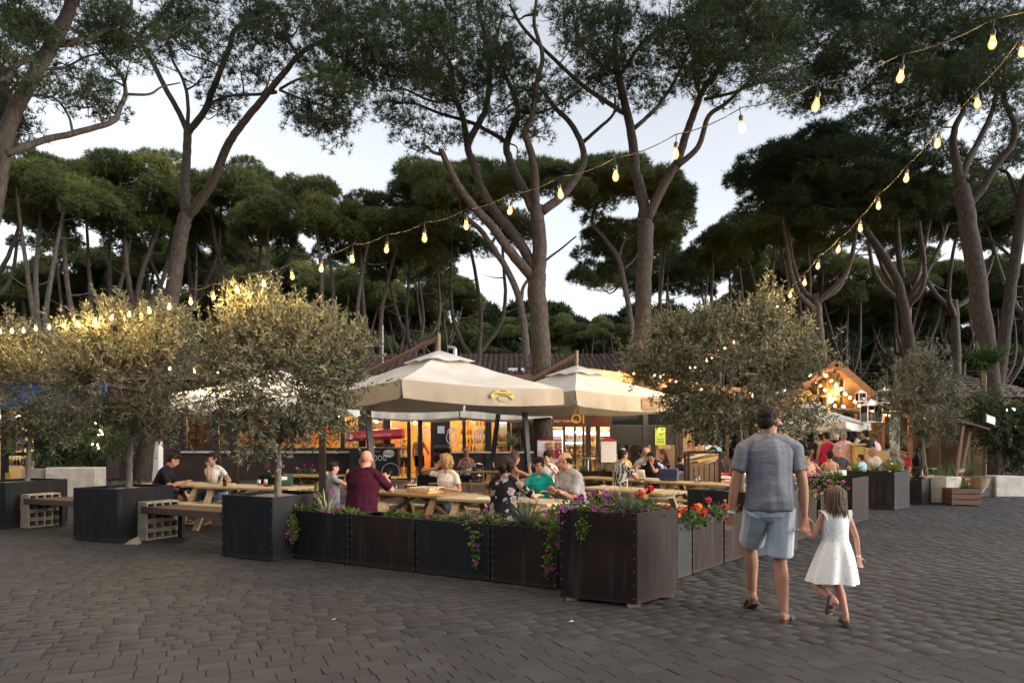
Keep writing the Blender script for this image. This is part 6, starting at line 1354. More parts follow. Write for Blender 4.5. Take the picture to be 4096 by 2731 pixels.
wbt = solid('water_bottle', 'white metal water bottle behind the girl in teal', 'bottle', [(.001, 0), (.034, 0), (.034, .19), (.016, .23), (.016, .25)], m_white, on((.55, 12.9))); q = MB(); q.lathe([(.017, .25), (.017, .28), (.001, .28)], 10); q.build('cap', m_white, wbt)
solid('drinking_glass', 'clear tumbler between the floral blouse and the teal top', 'glass', [(.034, 0), (.04, .13)], m_clear, on((.28, 9.45))); solid('drinking_glass', 'clear tumbler on the long brown table', 'glass', [(.05, 0), (.055, .13)], m_clear, on((3.55, 13.05)))
q = MB(); q.box((0, 0, .003), (.22, .14, .006)); o = q.build('paper_sheet', m_white, None); o.location = on((-.38, 9.5)); tag(o, 'folded white paper left of the floral blouse', 'paper')
gbx = thing('cutlery_box', 'dark green caddy box with white label on the pale table', 'box', on((-4.05, 12.1)), R(10)); q = MB(); q.box((0, 0, .04), (.3, .18, .08)); q.build('tray', mat('green_plastic', (.015, .07, .05), rough=.5), gbx, bevel=.01); q = MB(); q.box((0, .1, .12), (.3, .02, .16), rx=R(-25)); q.build('lid', MATS['green_plastic'], gbx); q = MB(); q.box((0, .085, .13), (.1, .01, .06), rx=R(-25)); q.build('label_card', m_white, gbx)
for k, (x, y, mm, lb_) in enumerate(((-4.5, 12.15, m_steel, 'steel shaker on the pale table'), (-4.4, 12.2, m_sill, 'pale cup beside the steel shaker'))): solid('shaker' if k == 0 else 'cup', lb_, 'shaker' if k == 0 else 'cup', [(.001, 0), (.03, 0), (.032, .11), (.001, .11)], mm, on((x, y)))
at_ = thing('ashtray', 'black ashtray with a red packet on the pale table', 'ashtray', on((-4.28, 12.0))); q = MB(); q.lathe([(.001, 0), (.06, 0), (.065, .03), (.05, .03), (.045, .01), (.001, .01)], 12); q.build('bowl', m_black, at_); q = MB(); q.box((-.07, .02, .03), (.06, .03, .06), rz=.4); q.build('packet', m_red, at_)
cu_ = thing('coffee_cup', 'white cup and saucer on the far table under the window', 'cup', on((-4.35, 16.0))); q = MB(); q.lathe([(.001, 0), (.08, .01), (.085, .015), (.001, .012)], 14); q.build('saucer', m_white, cu_); q = MB(); q.lathe([(.03, .015), (.045, .08), (.04, .08), (.028, .03), (.001, .03)], 14); q.build('bowl', m_white, cu_); q = MB(); q.tube(catmull([(.042, 0, .07), (.065, 0, .06), (.06, 0, .035), (.036, 0, .03)], 3), .006, 5); q.build('handle', m_white, cu_)
for k, (x, y) in enumerate(((-1.75, 18.2), (-1.0, 18.1), (-.5, 18.15))): solid('cola_bottle', ['cola bottle at the left end of the dark table', 'cola bottle left of the woman with the phone', 'cola bottle right of the woman with the phone'][k], 'bottle', [(.001, 0), (.032, 0), (.03, .06), (.034, .12), (.014, .2), (.014, .25), (.001, .25)], m_bglass, on((x, y)))
hb = thing('handbag', 'navy blue handbag standing on the long brown table', 'bag', on((3.12, 13.55)), R(-20)); q = MB(); q.box((0, 0, .13), (.36, .14, .24)); q.build('body', mat('navy_leather', (.018, .03, .1), (.03, .045, .13), scale=6, rough=.45), hb, bevel=.02); q = MB(); q.box((0, -.075, .17), (.34, .012, .1)); q.build('flap', MATS['navy_leather'], hb, bevel=.005); q = MB(); q.tube(catmull([(-.1, 0, .24), (-.06, 0, .32), (.06, 0, .32), (.1, 0, .24)], 4), .01, 6); q.build('handle', MATS['navy_leather'], hb)
pzb = MB(); pzb.box((0, 0, .02), (.34, .34, .04)); o = pzb.build('pizza_box', m_card, None); o.location = on((2.75, 13.9)); o.rotation_euler = (0, 0, .4); tag(o, 'open pale food box beside the navy handbag', 'box', 'pizza boxes on the table')
bpk = thing('backpack', 'black drawstring backpack hanging behind the walking man\'s elbow', 'bag', (5.35, 13.3, .48)); q = MB(); q.ball((0, 0, .14), (.26, .15, .26), 14, 10); q.build('body', m_black, bpk, smooth=True)
for s in (-1, 1): q = MB(); q.tube(catmull([(s * .1, -.12, .36), (s * .2, -.18, .22), (s * .05, -.17, .05)], 4), .008, 5); q.build('cord', m_white, bpk)
yb = thing('yellow_stand', 'yellow host stand behind the bald man in white', 'stand', (9.75, 18.6, 0), R(-15)); q = MB(); vs = [(-.4, -.25, 0), (.4, -.25, 0), (.4, .25, 0), (-.4, .25, 0), (-.4, -.25, 1.42), (.4, -.25, 1.22), (.4, .25, 1.22), (-.4, .25, 1.42)]; q.add(vs, [(3, 2, 1, 0), (4, 5, 6, 7), (0, 1, 5, 4), (1, 2, 6, 5), (2, 3, 7, 6), (3, 0, 4, 7)]); q.build('body', mat('yellow_paint', (.62, .44, .15), (.66, .48, .18), scale=2, rough=.6), yb, bevel=.01); q = MB(); q.box((-.3, -.02, 1.44), (.3, .56, .06)); q.build('top_ledge', MATS['yellow_paint'], yb)
# white roller screen behind the two men in black
q = MB(); q.box((0, 0, 1.15), (1.0, .05, 2.2)); wsn = thing('white_screen', 'tall white panel behind the man in black on the right', 'screen', (XU(3215, 22.5), 22.5, 0)); q.build('panel', m_white, wsn); q = MB(); q.box((0, 0, .03), (1.05, .2, .06)); q.build('foot', m_frame, wsn)
# right: leaning frame with floodlight, crate, basket
lf = thing('leaning_frame', 'leaning timber easel frame carrying a floodlight', 'frame', (XU(3840, 17), 17, 0)); qp = [((-.16, 0, .1), (.13, .1, 1.92)), ((.14, .35, .1), (.5, .35, 1.9))]
m_oldw = wood('old_brown_timber', (.1, .05, .03), (.16, .09, .055))
for a, b in qp: q = MB(); q.bar(a, b, .07, .07, up=(0, 1, 0)); q.build('post', m_oldw, lf)
q = MB(); q.bar((-.02, .05, .78), (.3, .32, .8), .06, .09); q.build('rung', m_oldw, lf); q = MB(); q.box((.4, .2, 1.93), (.75, .4, .04), ry=R(16)); q.build('roof_board', m_oldw, lf)
fl_ = thing('floodlight', 'square floodlight tilted on top of the leaning frame', 'lamp', lf.location + Vector((.72, .0, 2.05)), R(10)); q = MB(); q.box((0, 0, 0), (.3, .1, .24), ry=R(18), rx=R(-15)); q.build('housing', m_frame, fl_, bevel=.01); q = MB(); q.box((0, -.055, .005), (.24, .012, .18), ry=R(18), rx=R(-15)); q.build('glass', m_lampglass, fl_)
def crate(label, c, ang, w=.66, d=.45, h=.42):
    r = thing('wooden_crate', label, 'crate', c, R(ang), 'wooden crates')
    for k in range(3):
        z = .02 + (k + .5) * (h - .03) / 3
        for s in (-1, 1):
            q = MB(); q.box((0, s * d / 2, z), (w, .018, .11)); q.build('slat', m_oldw, r); q = MB(); q.box((s * w / 2, 0, z), (.018, d - .03, .11)); q.build('slat', m_oldw, r)
    for x in (-1, 1):
        for y in (-1, 1): q = MB(); q.box((x * (w / 2 - .03), y * (d / 2 - .03), h / 2), (.04, .04, h - .02)); q.build('corner_post', m_oldw, r)
    q = MB(); q.box((0, 0, .05), (w - .04, d - .04, .02)); q.build('bottom', m_oldw, r); q = MB(); q.box((0, 0, h - .08), (w - .1, d - .1, .03)); q.build('soil', m_pot, r); return r
crate('slatted wooden crate at the foot of the leaning frame', G(3868, 2022) + Vector((0, .2, 0)), -6)
plant('gazania', G(3868, 2022) + Vector((.08, .2, .36)), .6, 'small flowering plant in the wooden crate', ('white', 'orange'), 6)
bk = thing('wicker_basket', 'tan wicker basket beside the white concrete block', 'basket', G(3918, 1990) + Vector((0, .2, .28))); q = MB(); q.lathe([(.001, 0), (.3, 0), (.36, .25), (.33, .25), (.28, .03), (.001, .03)], 18); q.build('bowl', mat('wicker', (.2, .12, .06), (.32, .2, .1), scale=30, rough=.8, bump=.8, bscale=50), bk); q = MB(); q.tube(catmull([(-.34, 0, .25), (-.2, 0, .0), (.0, -.3, -.12), (.34, 0, .25)], 4), .012, 5); q.build('handle', m_sill, bk)
cr2 = MB(); cr2.box((0, 0, 0), (.1, .1, .28)); o = cr2.build('basket_stand', m_oldw, bk); o.location = (0, 0, -.14)
wr = thing('bicycle_wheel', 'old bicycle wheel leaning on the concrete block', 'wheel', G(3935, 1984) + Vector((.05, -.02, .0))); wheel(wr, (0, 0, .26), .25)
# hanging lanterns near the gable
for k, (u, v, s) in enumerate(((3485, 1655, 1.0), (3540, 1588, .7), (3443, 1588, .5))):
    p = P(u, v, 21); ln = thing('hanging_lantern', ['large white glass lantern hanging right of the gable', 'small white lantern hanging from the wires', 'small pale lantern hanging before the gable'][k], 'lantern', p, 0, 'hanging lanterns'); a = .22 * s; hh = .5 * s
    for x in (-a, a):
        for y in (-a, a): q = MB(); q.box((x, y, 0), (.02, .02, hh)); q.build('bar', m_white, ln)
    for x, y, w_, d_ in ((0, -a, 2 * a, .005), (0, a, 2 * a, .005), (-a, 0, .005, 2 * a), (a, 0, .005, 2 * a)): q = MB(); q.box((x, y, 0), (w_ - .02 if w_ > .01 else w_, d_ - .02 if d_ > .01 else d_, hh - .04)); q.build('pane', m_clear, ln)
    q = MB(); q.box((0, 0, -hh / 2), (2.2 * a, 2.2 * a, .03)); q.build('base', m_white, ln); q = MB(); q.add([(-a * 1.15, -a * 1.15, hh / 2), (a * 1.15, -a * 1.15, hh / 2), (a * 1.15, a * 1.15, hh / 2), (-a * 1.15, a * 1.15, hh / 2), (0, 0, hh / 2 + a)], [(0, 1, 4), (1, 2, 4), (2, 3, 4), (3, 0, 4), (3, 2, 1, 0)]); q.build('roof', m_white, ln); q = MB(); q.lathe([(.001, -hh / 2 + .02), (.04, -hh / 2 + .02), (.04, 0), (.001, 0)], 8); q.build('candle', m_sill, ln)
    q = MB(); q.tube([(0, 0, hh / 2 + a), (0, 0, ZV(1500, 21) - p.z)], .006, 4); q.build('hook_wire', m_cable, ln)
wires = thing('overhead_wire', 'sagging overhead wires with hooks right of the gable', 'wire', (XU(3600, 21), 21, 0)); w0 = wires.location
for (v0, v1, sg) in ((1492, 1470, 8), (1500, 1482, 12)): q = MB(); q.tube([P(3250 + (4200 - 3250) * t, v0 + (v1 - v0) * t + sg * sin(pi * t), 21) - w0 for t in np.linspace(0, 1, 14)], .006, 4); q.build('cable', m_cable, wires)

# ------------------------------------------------------------------ string lights
bq = MB(); bq.lathe([(.001, -.06), (.016, -.055), (.027, -.036), (.029, -.018), (.022, .006), (.015, .022), (.001, .022)], 12); o = bq.build('bulb', m_shell, None, True); bulb_me = o.data; bpy.data.objects.remove(o)
fq = MB(); fq.ball((0, 0, -.025), (.011, .011, .02), 8, 6); o = fq.build('filament', m_bulb, None, True); fil_me = o.data; bpy.data.objects.remove(o)
bq = MB(); bq.lathe([(.001, .022), (.017, .02), (.019, .075), (.008, .09), (.001, .09)], 8); o = bq.build('socket', m_socket, None, True); sock_me = o.data; bpy.data.objects.remove(o)
def string(label, pts, drop=.16, ext=None, wire=.0048, scale=1.0):
    r = thing('string_light', label, 'string lights', (pts[0].x, pts[0].y, 0)); b0 = r.location
    up = [p + Vector((0, 0, drop)) - b0 for p in pts]
    if ext: up = [e - b0 for e in ext[0]] + up + [e - b0 for e in ext[1]]
    path = []
    for a, b in zip(up[:-1], up[1:]): path += [a.lerp(b, t) - Vector((0, 0, .035 * 4 * t * (1 - t))) for t in (0, .25, .5, .75)]
    q = MB(); q.tube(path + [up[-1]], wire, 5); q.build('cable', m_cable, r)
    for p in pts:
        o = obj('bulb', bulb_me, r); o.location = p - b0; o.scale = (scale * random.uniform(.94, 1.06),) * 3; o.rotation_euler = (random.gauss(0, .1), random.gauss(0, .1), random.uniform(0, 6)); s = obj('socket', sock_me, o); fl0 = obj('filament', fil_me, o)
        if drop > .12: q = MB(); q.tube([(0, 0, .085), (0, 0, drop / scale)], .004, 4); q.build('drop_cord', m_cable, o)
    return r
D2S = 4096 / 2352
s1 = [(2280, 95), (2069, 173), (1875, 238), (1704, 290), (1552, 350), (1414, 401), (1287, 443), (1172, 481), (1071, 515), (975, 544), (888, 570), (809, 593), (738, 614), (671, 632), (606, 649), (545, 663), (490, 679), (438, 690), (389, 702), (343, 711), (297, 719), (257, 727), (218, 736), (181, 740), (147, 745), (113, 749), (82, 752), (54, 757), (27, 758), (0, 760)]
pts = [P(u * D2S, v * D2S, 5 + .3 * k - .0024 * k * k) for k, (u, v) in enumerate(s1)]
string('long bulb string rising from the left olive trees to the upper right', pts, ext=([P(4230, 30, 4.6) + Vector((.5, -.3, .1))], [P(-90, 1326, 14.0), P(-400, 1310, 15.5)]))
s2_ = [(2347, 117), (2245, 235), (2154, 327), (2082, 407), (2018, 470), (1976, 522), (1926, 570), (1879, 609), (1848, 647), (1815, 676), (1786, 703), (1760, 724)]
s2p = [(u * D2S, v * D2S) for u, v in s2_] + [(2997, 1313), (2967, 1344), (2935, 1366), (2900, 1388), (2872, 1406), (2847, 1424), (2825, 1438), (2780, 1461), (2761, 1470), (2727, 1483), (2710, 1488), (2696, 1494), (2679, 1497), (2668, 1499), (2654, 1500), (2642, 1502), (2618, 1498), (2604, 1495), (2586, 1492)]
pts = []
for (u, v) in s2p:
    Y = 8.0
    for _ in range(30): X = 4.48 - .6 * (Y - 6) / 14; Y = .5 * Y + .5 * min(20.5, FPX * X / (u - CXP))
    pts.append(P(u, v, Y))
string('bulb string running from the right-centre trunk up to the right edge', pts, drop=.13, ext=([P(4200, 60, 5.4) + Vector((.2, -.4, .2))], [P(2572, 1482, 21.2)]))
pts = [P(u, v, 21 + k * .5) for k, (u, v) in enumerate(((2476, 1494), (2534, 1488), (2624, 1531), (2705, 1524), (2739, 1535), (2774, 1547), (2806, 1555), (2870, 1574), (2901, 1580), (2960, 1590), (3010, 1578), (3110, 1570), (3140, 1560)))]
string('bulb string along the timber hall eave behind the wide olive tree', pts, drop=.1, scale=1.3)
pts = [P(u, v, 16) for (u, v) in ((60, 1392), (163, 1401), (271, 1415), (372, 1429), (481, 1445), (579, 1458), (680, 1469), (776, 1480), (872, 1486), (960, 1490))]
string('lower bulb string half hidden inside the left olive trees', pts, drop=.1, scale=1.1)
fc = thing('fairy_light', 'small fairy lights hanging beside the oleander bush', 'string lights', P(393, 1790, 19)); q = MB(); b0 = fc.location; pp = [P(u, v, 19) - b0 for (u, v) in ((383, 1690), (393, 1708), (400, 1720), (398, 1738), (409, 1736), (404, 1725), (394, 1740), (391, 1778), (394, 1792), (370, 1776))]; q.tube(pp, .004, 4); q.build('cable', m_cable, fc)
for p in pp: q = MB(); q.ball(p, .02, 6, 5); q.build('bulb', emat('fairy_bulb', (1, .75, .4), 30), fc)
# litter on the square
for k, (u, v, c) in enumerate(((3985, 2475, (.05, .03, .02)), (2285, 2487, (.5, .5, .48)), (3570, 2115, (.25, .06, .04)), (1335, 2478, (.5, .5, .5)))):
    q = MB(); q.add([(-.09 if k == 0 else -.02, -.015, .004), (.02, -.02, .012), (.1 if k == 0 else .025, .0, .006), (.0, .022, .016)], [(0, 1, 2), (0, 2, 3)]); o = q.build('dry_leaf' if k in (0, 2) else 'cigarette_end', mat('litter%d' % k, c, rough=.8), None); o.location = G(u, v); o.rotation_euler = (0, 0, -.4 * k); tag(o, ['dry brown leaf lying alone on the paving at the right', 'white scrap on the paving before the corner planter', 'reddish leaf on the paving right of the girl', 'white cigarette end on the paving at the centre'][k], 'leaf' if k in (0, 2) else 'litter')
# ------------------------------------------------------------------ people
def fuse(mb, voxel, it=3, fac=.5, name='body'):
    """join overlapping closed shapes into one continuous skin"""
    me = bpy.data.meshes.new('t'); me.from_pydata(mb.v, [], mb.f); o = bpy.data.objects.new('t', me); TMP.collection.objects.link(o)
    r = o.modifiers.new('r', 'REMESH'); r.mode = 'VOXEL'; r.voxel_size = voxel; r.use_smooth_shade = True
    if it: s = o.modifiers.new('s', 'SMOOTH'); s.factor = fac; s.iterations = it
    TMP.view_layers[0].update(); dg = TMP.view_layers[0].depsgraph
    out = bpy.data.meshes.new_from_object(o.evaluated_get(dg)); out.name = name
    bpy.data.objects.remove(o); bpy.data.meshes.remove(me)
    out.polygons.foreach_set('use_smooth', np.ones(len(out.polygons), bool)); return out
def loft(mb, rings, n=14):
    """rings: (centre, xaxis, yaxis, rx, ry)"""
    vs = []
    for (c, x, y, rx, ry) in rings:
        for k in range(n): a = 2 * pi * k / n; vs.append(c + x * (cos(a) * rx) + y * (sin(a) * ry))
    m = len(rings); mb.add(vs, [(i * n + k, i * n + (k + 1) % n, (i + 1) * n + (k + 1) % n, (i + 1) * n + k) for i in range(m - 1) for k in range(n)] + [tuple(range(n - 1, -1, -1)), tuple((m - 1) * n + k for k in range(n))])
def limb(mb, pts, rad, n=10):
    q = catmull(pts, 4); m = len(q); k = len(rad) - 1
    rr = [rad[min(int(i / (m - 1) * k), k - 1)] * (1 - (i / (m - 1) * k - min(int(i / (m - 1) * k), k - 1))) + rad[min(int(i / (m - 1) * k), k - 1) + 1] * (i / (m - 1) * k - min(int(i / (m - 1) * k), k - 1)) for i in range(m)]
    mb.tube(q, rr, n); mb.ball(q[0], rr[0], 8, 6); mb.ball(q[-1], rr[-1], 8, 6)
def ik(a, b, l1, l2, hint):
    d = b - a; Lm = min(d.length, .995 * (l1 + l2)); Lm = max(Lm, abs(l1 - l2) + .01); d = d.normalized(); x = (l1 * l1 - l2 * l2 + Lm * Lm) / (2 * Lm); h = sqrt(max(0, l1 * l1 - x * x))
    pp = hint - d * hint.dot(d); pp = pp.normalized() if pp.length > 1e-4 else d.orthogonal(); return a + d * x + pp * h, a + d * Lm
def fabric(name, c, v=.25, bump=.35, scale=14, sheen=0): return mat('fabric_' + name, tuple(x * (1 - v) for x in c), tuple(min(1, x * (1 + v * .5)) for x in c), scale=scale, rough=.9, bump=bump, bscale=11, spec=.15)
def wrinkle(me, amp, scale, seed=0, out=False):
    n = len(me.vertices); co = np.empty(n * 3, np.float32); no = np.empty(n * 3, np.float32); me.vertices.foreach_get('co', co); me.vertices.foreach_get('normal', no); co = co.reshape(-1, 3); no = no.reshape(-1, 3)
    d = np.array([mnoise.noise((c[0] * scale[0] + seed, c[1] * scale[1], c[2] * scale[2])) for c in co.tolist()]) * amp
    if out: d = d * .8 + amp * .45
    me.vertices.foreach_set('co', (co + no * d[:, None]).astype(np.float32).ravel()); me.update()
SKIN = {'fair': (.52, .29, .2), 'tan': (.4, .2, .125), 'pink': (.55, .28, .2), 'olive': (.36, .2, .13), 'dark': (.25, .13, .08)}
HAIRC = {'black': (.008, .007, .007), 'brown': (.035, .02, .012), 'dkbrown': (.018, .011, .008), 'blonde': (.42, .27, .11), 'grey': (.26, .24, .22), 'white': (.62, .6, .56), 'auburn': (.09, .04, .022), 'lbrown': (.12, .07, .035)}
def skin_mat(k):
    c = SKIN[k]; m = mat('skin_' + k, tuple(x * .9 for x in c), tuple(min(1, x * 1.08) for x in c), scale=16, rough=.62, spec=.25, bump=.15, bscale=60)
    m.node_tree.nodes['Principled BSDF'].inputs['Subsurface Weight'].default_value = .05; m.node_tree.nodes['Principled BSDF'].inputs['Subsurface Radius'].default_value = (.02, .008, .004); return m
def hair_mat(k): c = HAIRC[k]; return mat('hair_' + k, tuple(x * .6 for x in c), tuple(min(1, x * 1.3) for x in c), scale=30, rough=.6, bump=.6, bscale=90, stretch=(1, 1, .15), spec=.2)
m_eye = mat('eye_dark', (.015, .01, .008), rough=.2); m_lip = mat('lips', (.35, .1, .08), rough=.5)

def person(label, loc, face, pose='sit', H=1.72, skin='fair', hair=('short', 'brown'), top=None, bot=None, armL=None, armR=None, head=(0, 0), lean=0, side=0, female=False, vox=.012, seat=.46, shoes=None, feat=False, group=None, legs=None, elbow=None, fat=1.0, sleeve=.5, botlen=1.0, curl=(.5, .5), name='person', hand_dir=(None, None), twist=0, extra=None, fold=0, strap=None, sw=1.0):
    """local axes: x right, y forward, z up (scaled to height H). face: turn about z, 0 looks to +Y"""
    s = H / 1.75; root = thing(name, label, 'person', loc, face, group); V = Vector
    gz = 0.0
    pel = V((0, 0, .95)) if pose == 'stand' else V((0, 0, (seat + .1) / s))
    ln, sd = R(lean), R(side)
    up = V((sin(sd), sin(ln), cos(ln) * cos(sd))).normalized(); rx_ = V((cos(R(twist)), sin(R(twist)), -sin(sd))).normalized(); fw = up.cross(rx_).normalized(); rx_ = fw.cross(up).normalized()
    TL = .5; sh = pel + up * TL; SW = (.166 if female else .188) * (1 + .3 * (fat - 1)) * sw; HW = .105 if female else .095
    neck = sh + up * .06; hd = neck + up * .13 + fw * .025
    # head axes
    yaw, pit = R(head[0]), R(head[1]); hf = (Matrix.Rotation(yaw, 3, 'Z') @ fw); hf = V((hf.x, hf.y, 0)).normalized() * cos(pit) + V((0, 0, sin(pit))); hx = hf.cross(V((0, 0, 1))).normalized(); hz = hx.cross(hf).normalized()
    HM = Matrix((hx, hf, hz)).transposed(); hp = lambda x, y, z: hd + HM @ V((x, y, z))
    HM4 = HM.to_4x4()
    B = MB()
    # torso
    f = fat
    if female: prof = [(-.2, .15, .105, 0), (-.08, .175 * f, .125 * f, -.005), (.12, .16 * f, .115 * f, 0), (.42, .13 * f, .1 * f, 0), (.62, .15 * f, .12 * f, .012), (.78, .155 * f, .118 * f, .016), (.95, .145, .085, 0), (1.03, .075, .06, 0)]
    else: prof = [(-.2, .14, .1, 0), (-.08, .165 * f, .12 * f, 0), (.12, .16 * f, .118 * f, .004 * f), (.42, .158 * f, .115 * f, .008), (.7, .172 * f, .122 * f, .008), (.88, .178, .108, 0), (.97, .155, .088, -.004), (1.03, .105, .072, -.004), (1.09, .07, .062, 0)]
    trings = [(pel + up * (t * TL) + fw * y, rx_, fw, a, b) for (t, a, b, y) in prof]; loft(B, trings)
    for e in (-1, 1): B.tube([sh + up * .035, sh + rx_ * (e * SW * .6) + up * .0, sh + rx_ * (e * SW) - up * .045], [.055, .05, .046] if not female else [.045, .041, .038], 9)
    B.tube([sh - up * .02, neck, hd - hz * .03], [.064 if not female else .054] * 3, 10)
    # head
    B.ball(hp(0, -.012, .035), (.077, .096, .092), 14, 10, HM4); B.ball(hp(0, .022, -.045), (.062, .072, .07), 12, 9, HM4); B.ball(hp(0, .045, -.085), (.036, .04, .03), 10, 7, HM4)
    B.ball(hp(0, .1, -.012), (.013, .02, .026), 8, 6, HM4); B.ball(hp(0, .088, .022), (.05, .012, .014), 8, 6, HM4)
    for e in (-1, 1): B.ball(hp(e * .081, -.002, -.006), (.014, .022, .034), 8, 6, HM4)
    # arms
    arms = {}
    for e, tgt, key in ((-1, armL, 'L'), (1, armR, 'R')):
        S = sh + rx_ * (e * SW) - up * .045
        tg = V(tgt) / s if tgt is not None else S + V((e * .06, .06, -.53))
        hint = V(elbow[0 if e < 0 else 1]) if elbow else V((e * .5, -.6, -.5))
        E, W = ik(S, tg, .29, .255, hint); arms[key] = (S, E, W)
        limb(B, [S, S.lerp(E, .5), E, E.lerp(W, .45), W], [.05 if not female else .042, .048 if not female else .039, .04 if not female else .033, .04 if not female else .032, .027 if not female else .022])
        d = (W - E).normalized(); hdv = hand_dir[0 if e < 0 else 1]
        if hdv is not None: d = (V(hdv)).normalized()
        pn = d.cross(V((e, .2, .1))).normalized(); sd_ = pn.cross(d).normalized()            # palm normal, thumb side
        loft(B, [(W, sd_, pn, .026, .019), (W + d * .03, sd_, pn, .035, .017), (W + d * .08, sd_, pn, .041, .015), (W + d * .095, sd_, pn, .036, .012)], 10)
        cu = curl[0 if e < 0 else 1]
        for k in range(4):
            o = W + d * .09 + sd_ * (.03 - .02 * k); l = (.066, .074, .068, .052)[k]; a1, a2, a3 = cu * .5, cu * 1.3, cu * 1.9
            p1 = o + (d * cos(a1) + pn * sin(a1) * e) * l * .45; p2 = p1 + (d * cos(a2) + pn * sin(a2) * e) * l * .32; p3 = p2 + (d * cos(a3) + pn * sin(a3) * e) * l * .25; B.tube([o - d * .012, p1, p2, p3], [.0095, .009, .0085, .007], 6)
        o = W + d * .025 + sd_ * .028; p1 = o + (d * .6 + sd_ * .7 + pn * .25 * e).normalized() * .038; p2 = p1 + (d * .85 + sd_ * .25 + pn * .3 * e).normalized() * .03; p3 = p2 + (d * .9 + pn * .3 * e).normalized() * .022; B.tube([o - sd_ * .012, p1, p2, p3], [.013, .0115, .01, .008], 6)
    # legs
    lg = {}
    for e, key in ((-1, 'L'), (1, 'R')):
        Hh = pel + rx_ * (e * HW) - V((0, 0, .03)); tw = V((cos(R(twist)), sin(R(twist)), 0)); fy = V((-tw.y, tw.x, 0))
        if legs: A_, kh, ft = legs[0 if e < 0 else 1]; A_ = V(A_) / s; kh = V(kh); ft = V(ft).normalized()
        elif pose == 'stand': A_ = V((e * .11, -.01, .08)); kh = V((e * .1, 1, 0)); ft = V((e * .2, 1, 0)).normalized()
        else: A_ = pel + V((e * .14, .46, 0)); A_.z = .08; kh = V((0, .6, 1)); ft = V((e * .15, 1, 0)).normalized()
        Kn, An = ik(Hh, A_, .44, .425, kh); lg[key] = (Hh, Kn, An, ft)
        limb(B, [Hh, Hh.lerp(Kn, .5), Kn, Kn.lerp(An, .35), Kn.lerp(An, .75), An], [.09 * (f * .4 + .6), .079, .056, .061, .044, .035])
        fu = V((0, 0, 1)) if abs(ft.z) < .5 else V((ft.x, ft.y, 0)).normalized() * -1; fs = ft.cross(fu).normalized(); fu = fs.cross(ft).normalized()
        b0 = An - fu * .045
        loft(B, [(b0 - ft * .055 + fu * .012, fs, fu, .024, .026), (b0 - ft * .02, fs, fu, .034, .04), (b0 + ft * .06 - fu * .004, fs, fu, .038, .034), (b0 + ft * .13 - fu * .014, fs, fu, .046, .02), (b0 + ft * .18 - fu * .018, fs, fu, .038, .014)], 12)
    def scale_me(me): me.transform(Matrix.Scale(s, 4)); return me
    body = fuse(B, vox * .85 if feat else vox, 2, .5); body.materials.append(skin_mat(skin)); obj('body', scale_me(body), root)
    # clothes
    off = .014
    if top is not None:
        C = MB(); tt = [(p[0] + up * (.012 if i == len(trings) - 1 else 0), p[1], p[2], p[3] + off, p[4] + off) for i, p in enumerate(trings)]
        lo = 0 if bot is not None else 0
        h0 = tt[0]; hw = max(tt[1][3], tt[2][3]) + .016; hd_ = max(tt[1][4], tt[2][4]) + .016; ct_ = 4 if not strap else 3; t2 = [(pel - up * .045, h0[1], h0[2], hw, hd_), (pel + up * .03, h0[1], h0[2], hw - .003, hd_ - .002)] + [(q_[0], q_[1], q_[2], q_[3] + max(0, .012 - .005 * i), q_[4] + max(0, .012 - .005 * i)) for i, q_ in enumerate(tt[2:-1])]
        if strap: t2 = t2[:-2]
        if not strap: t2 += [(tt[-1][0] - up * .022, rx_, fw, .088, .066)]
        loft(C, t2, 18)
        if sleeve > 0 and not strap:
            for key, e in (('L', -1), ('R', 1)):
                S, E, W = arms[key]; pts = [S - rx_ * (e * .03), S]; C.tube([sh + up * .034, sh + rx_ * (e * SW * .6) + up * .004, S], [.071, .064, .058] if not female else [.054, .051, .048], 10)
                if sleeve <= 1: pts += [S.lerp(E, sleeve * .5), S.lerp(E, sleeve)]; rd = [.058, .06, .06, .063] if not female else [.05, .051, .05, .052]
                else: pts += [S.lerp(E, .5), E, E.lerp(W, min(.95, sleeve - 1))]; rd = [.066, .064, .056, .052, .042]
                q = catmull(pts, 3); m_ = len(q); k_ = len(rd) - 1; C.tube(q, [float(np.interp(i / (m_ - 1) * k_, range(k_ + 1), rd)) for i in range(m_)], 12)
        me = fuse(C, vox, 3, .5, 'shirt'); 
        if fold: wrinkle(me, fold * .4, (7, 7, 13), 3, True); wrinkle(me, fold * .75, (14, 14, 3.2), 8, True)
        me.materials.append(top); obj('shirt', scale_me(me), root)
        if strap:
            for e in (-1, 1): q = MB(); q.tube(catmull([sh + rx_ * e * .09 + fw * .1 - up * .09, sh + rx_ * e * .1 + up * .02, sh + rx_ * e * .09 - fw * .1 - up * .07], 4), .009, 6); o = q.build('strap', top, root); o.data.transform(Matrix.Scale(s, 4))
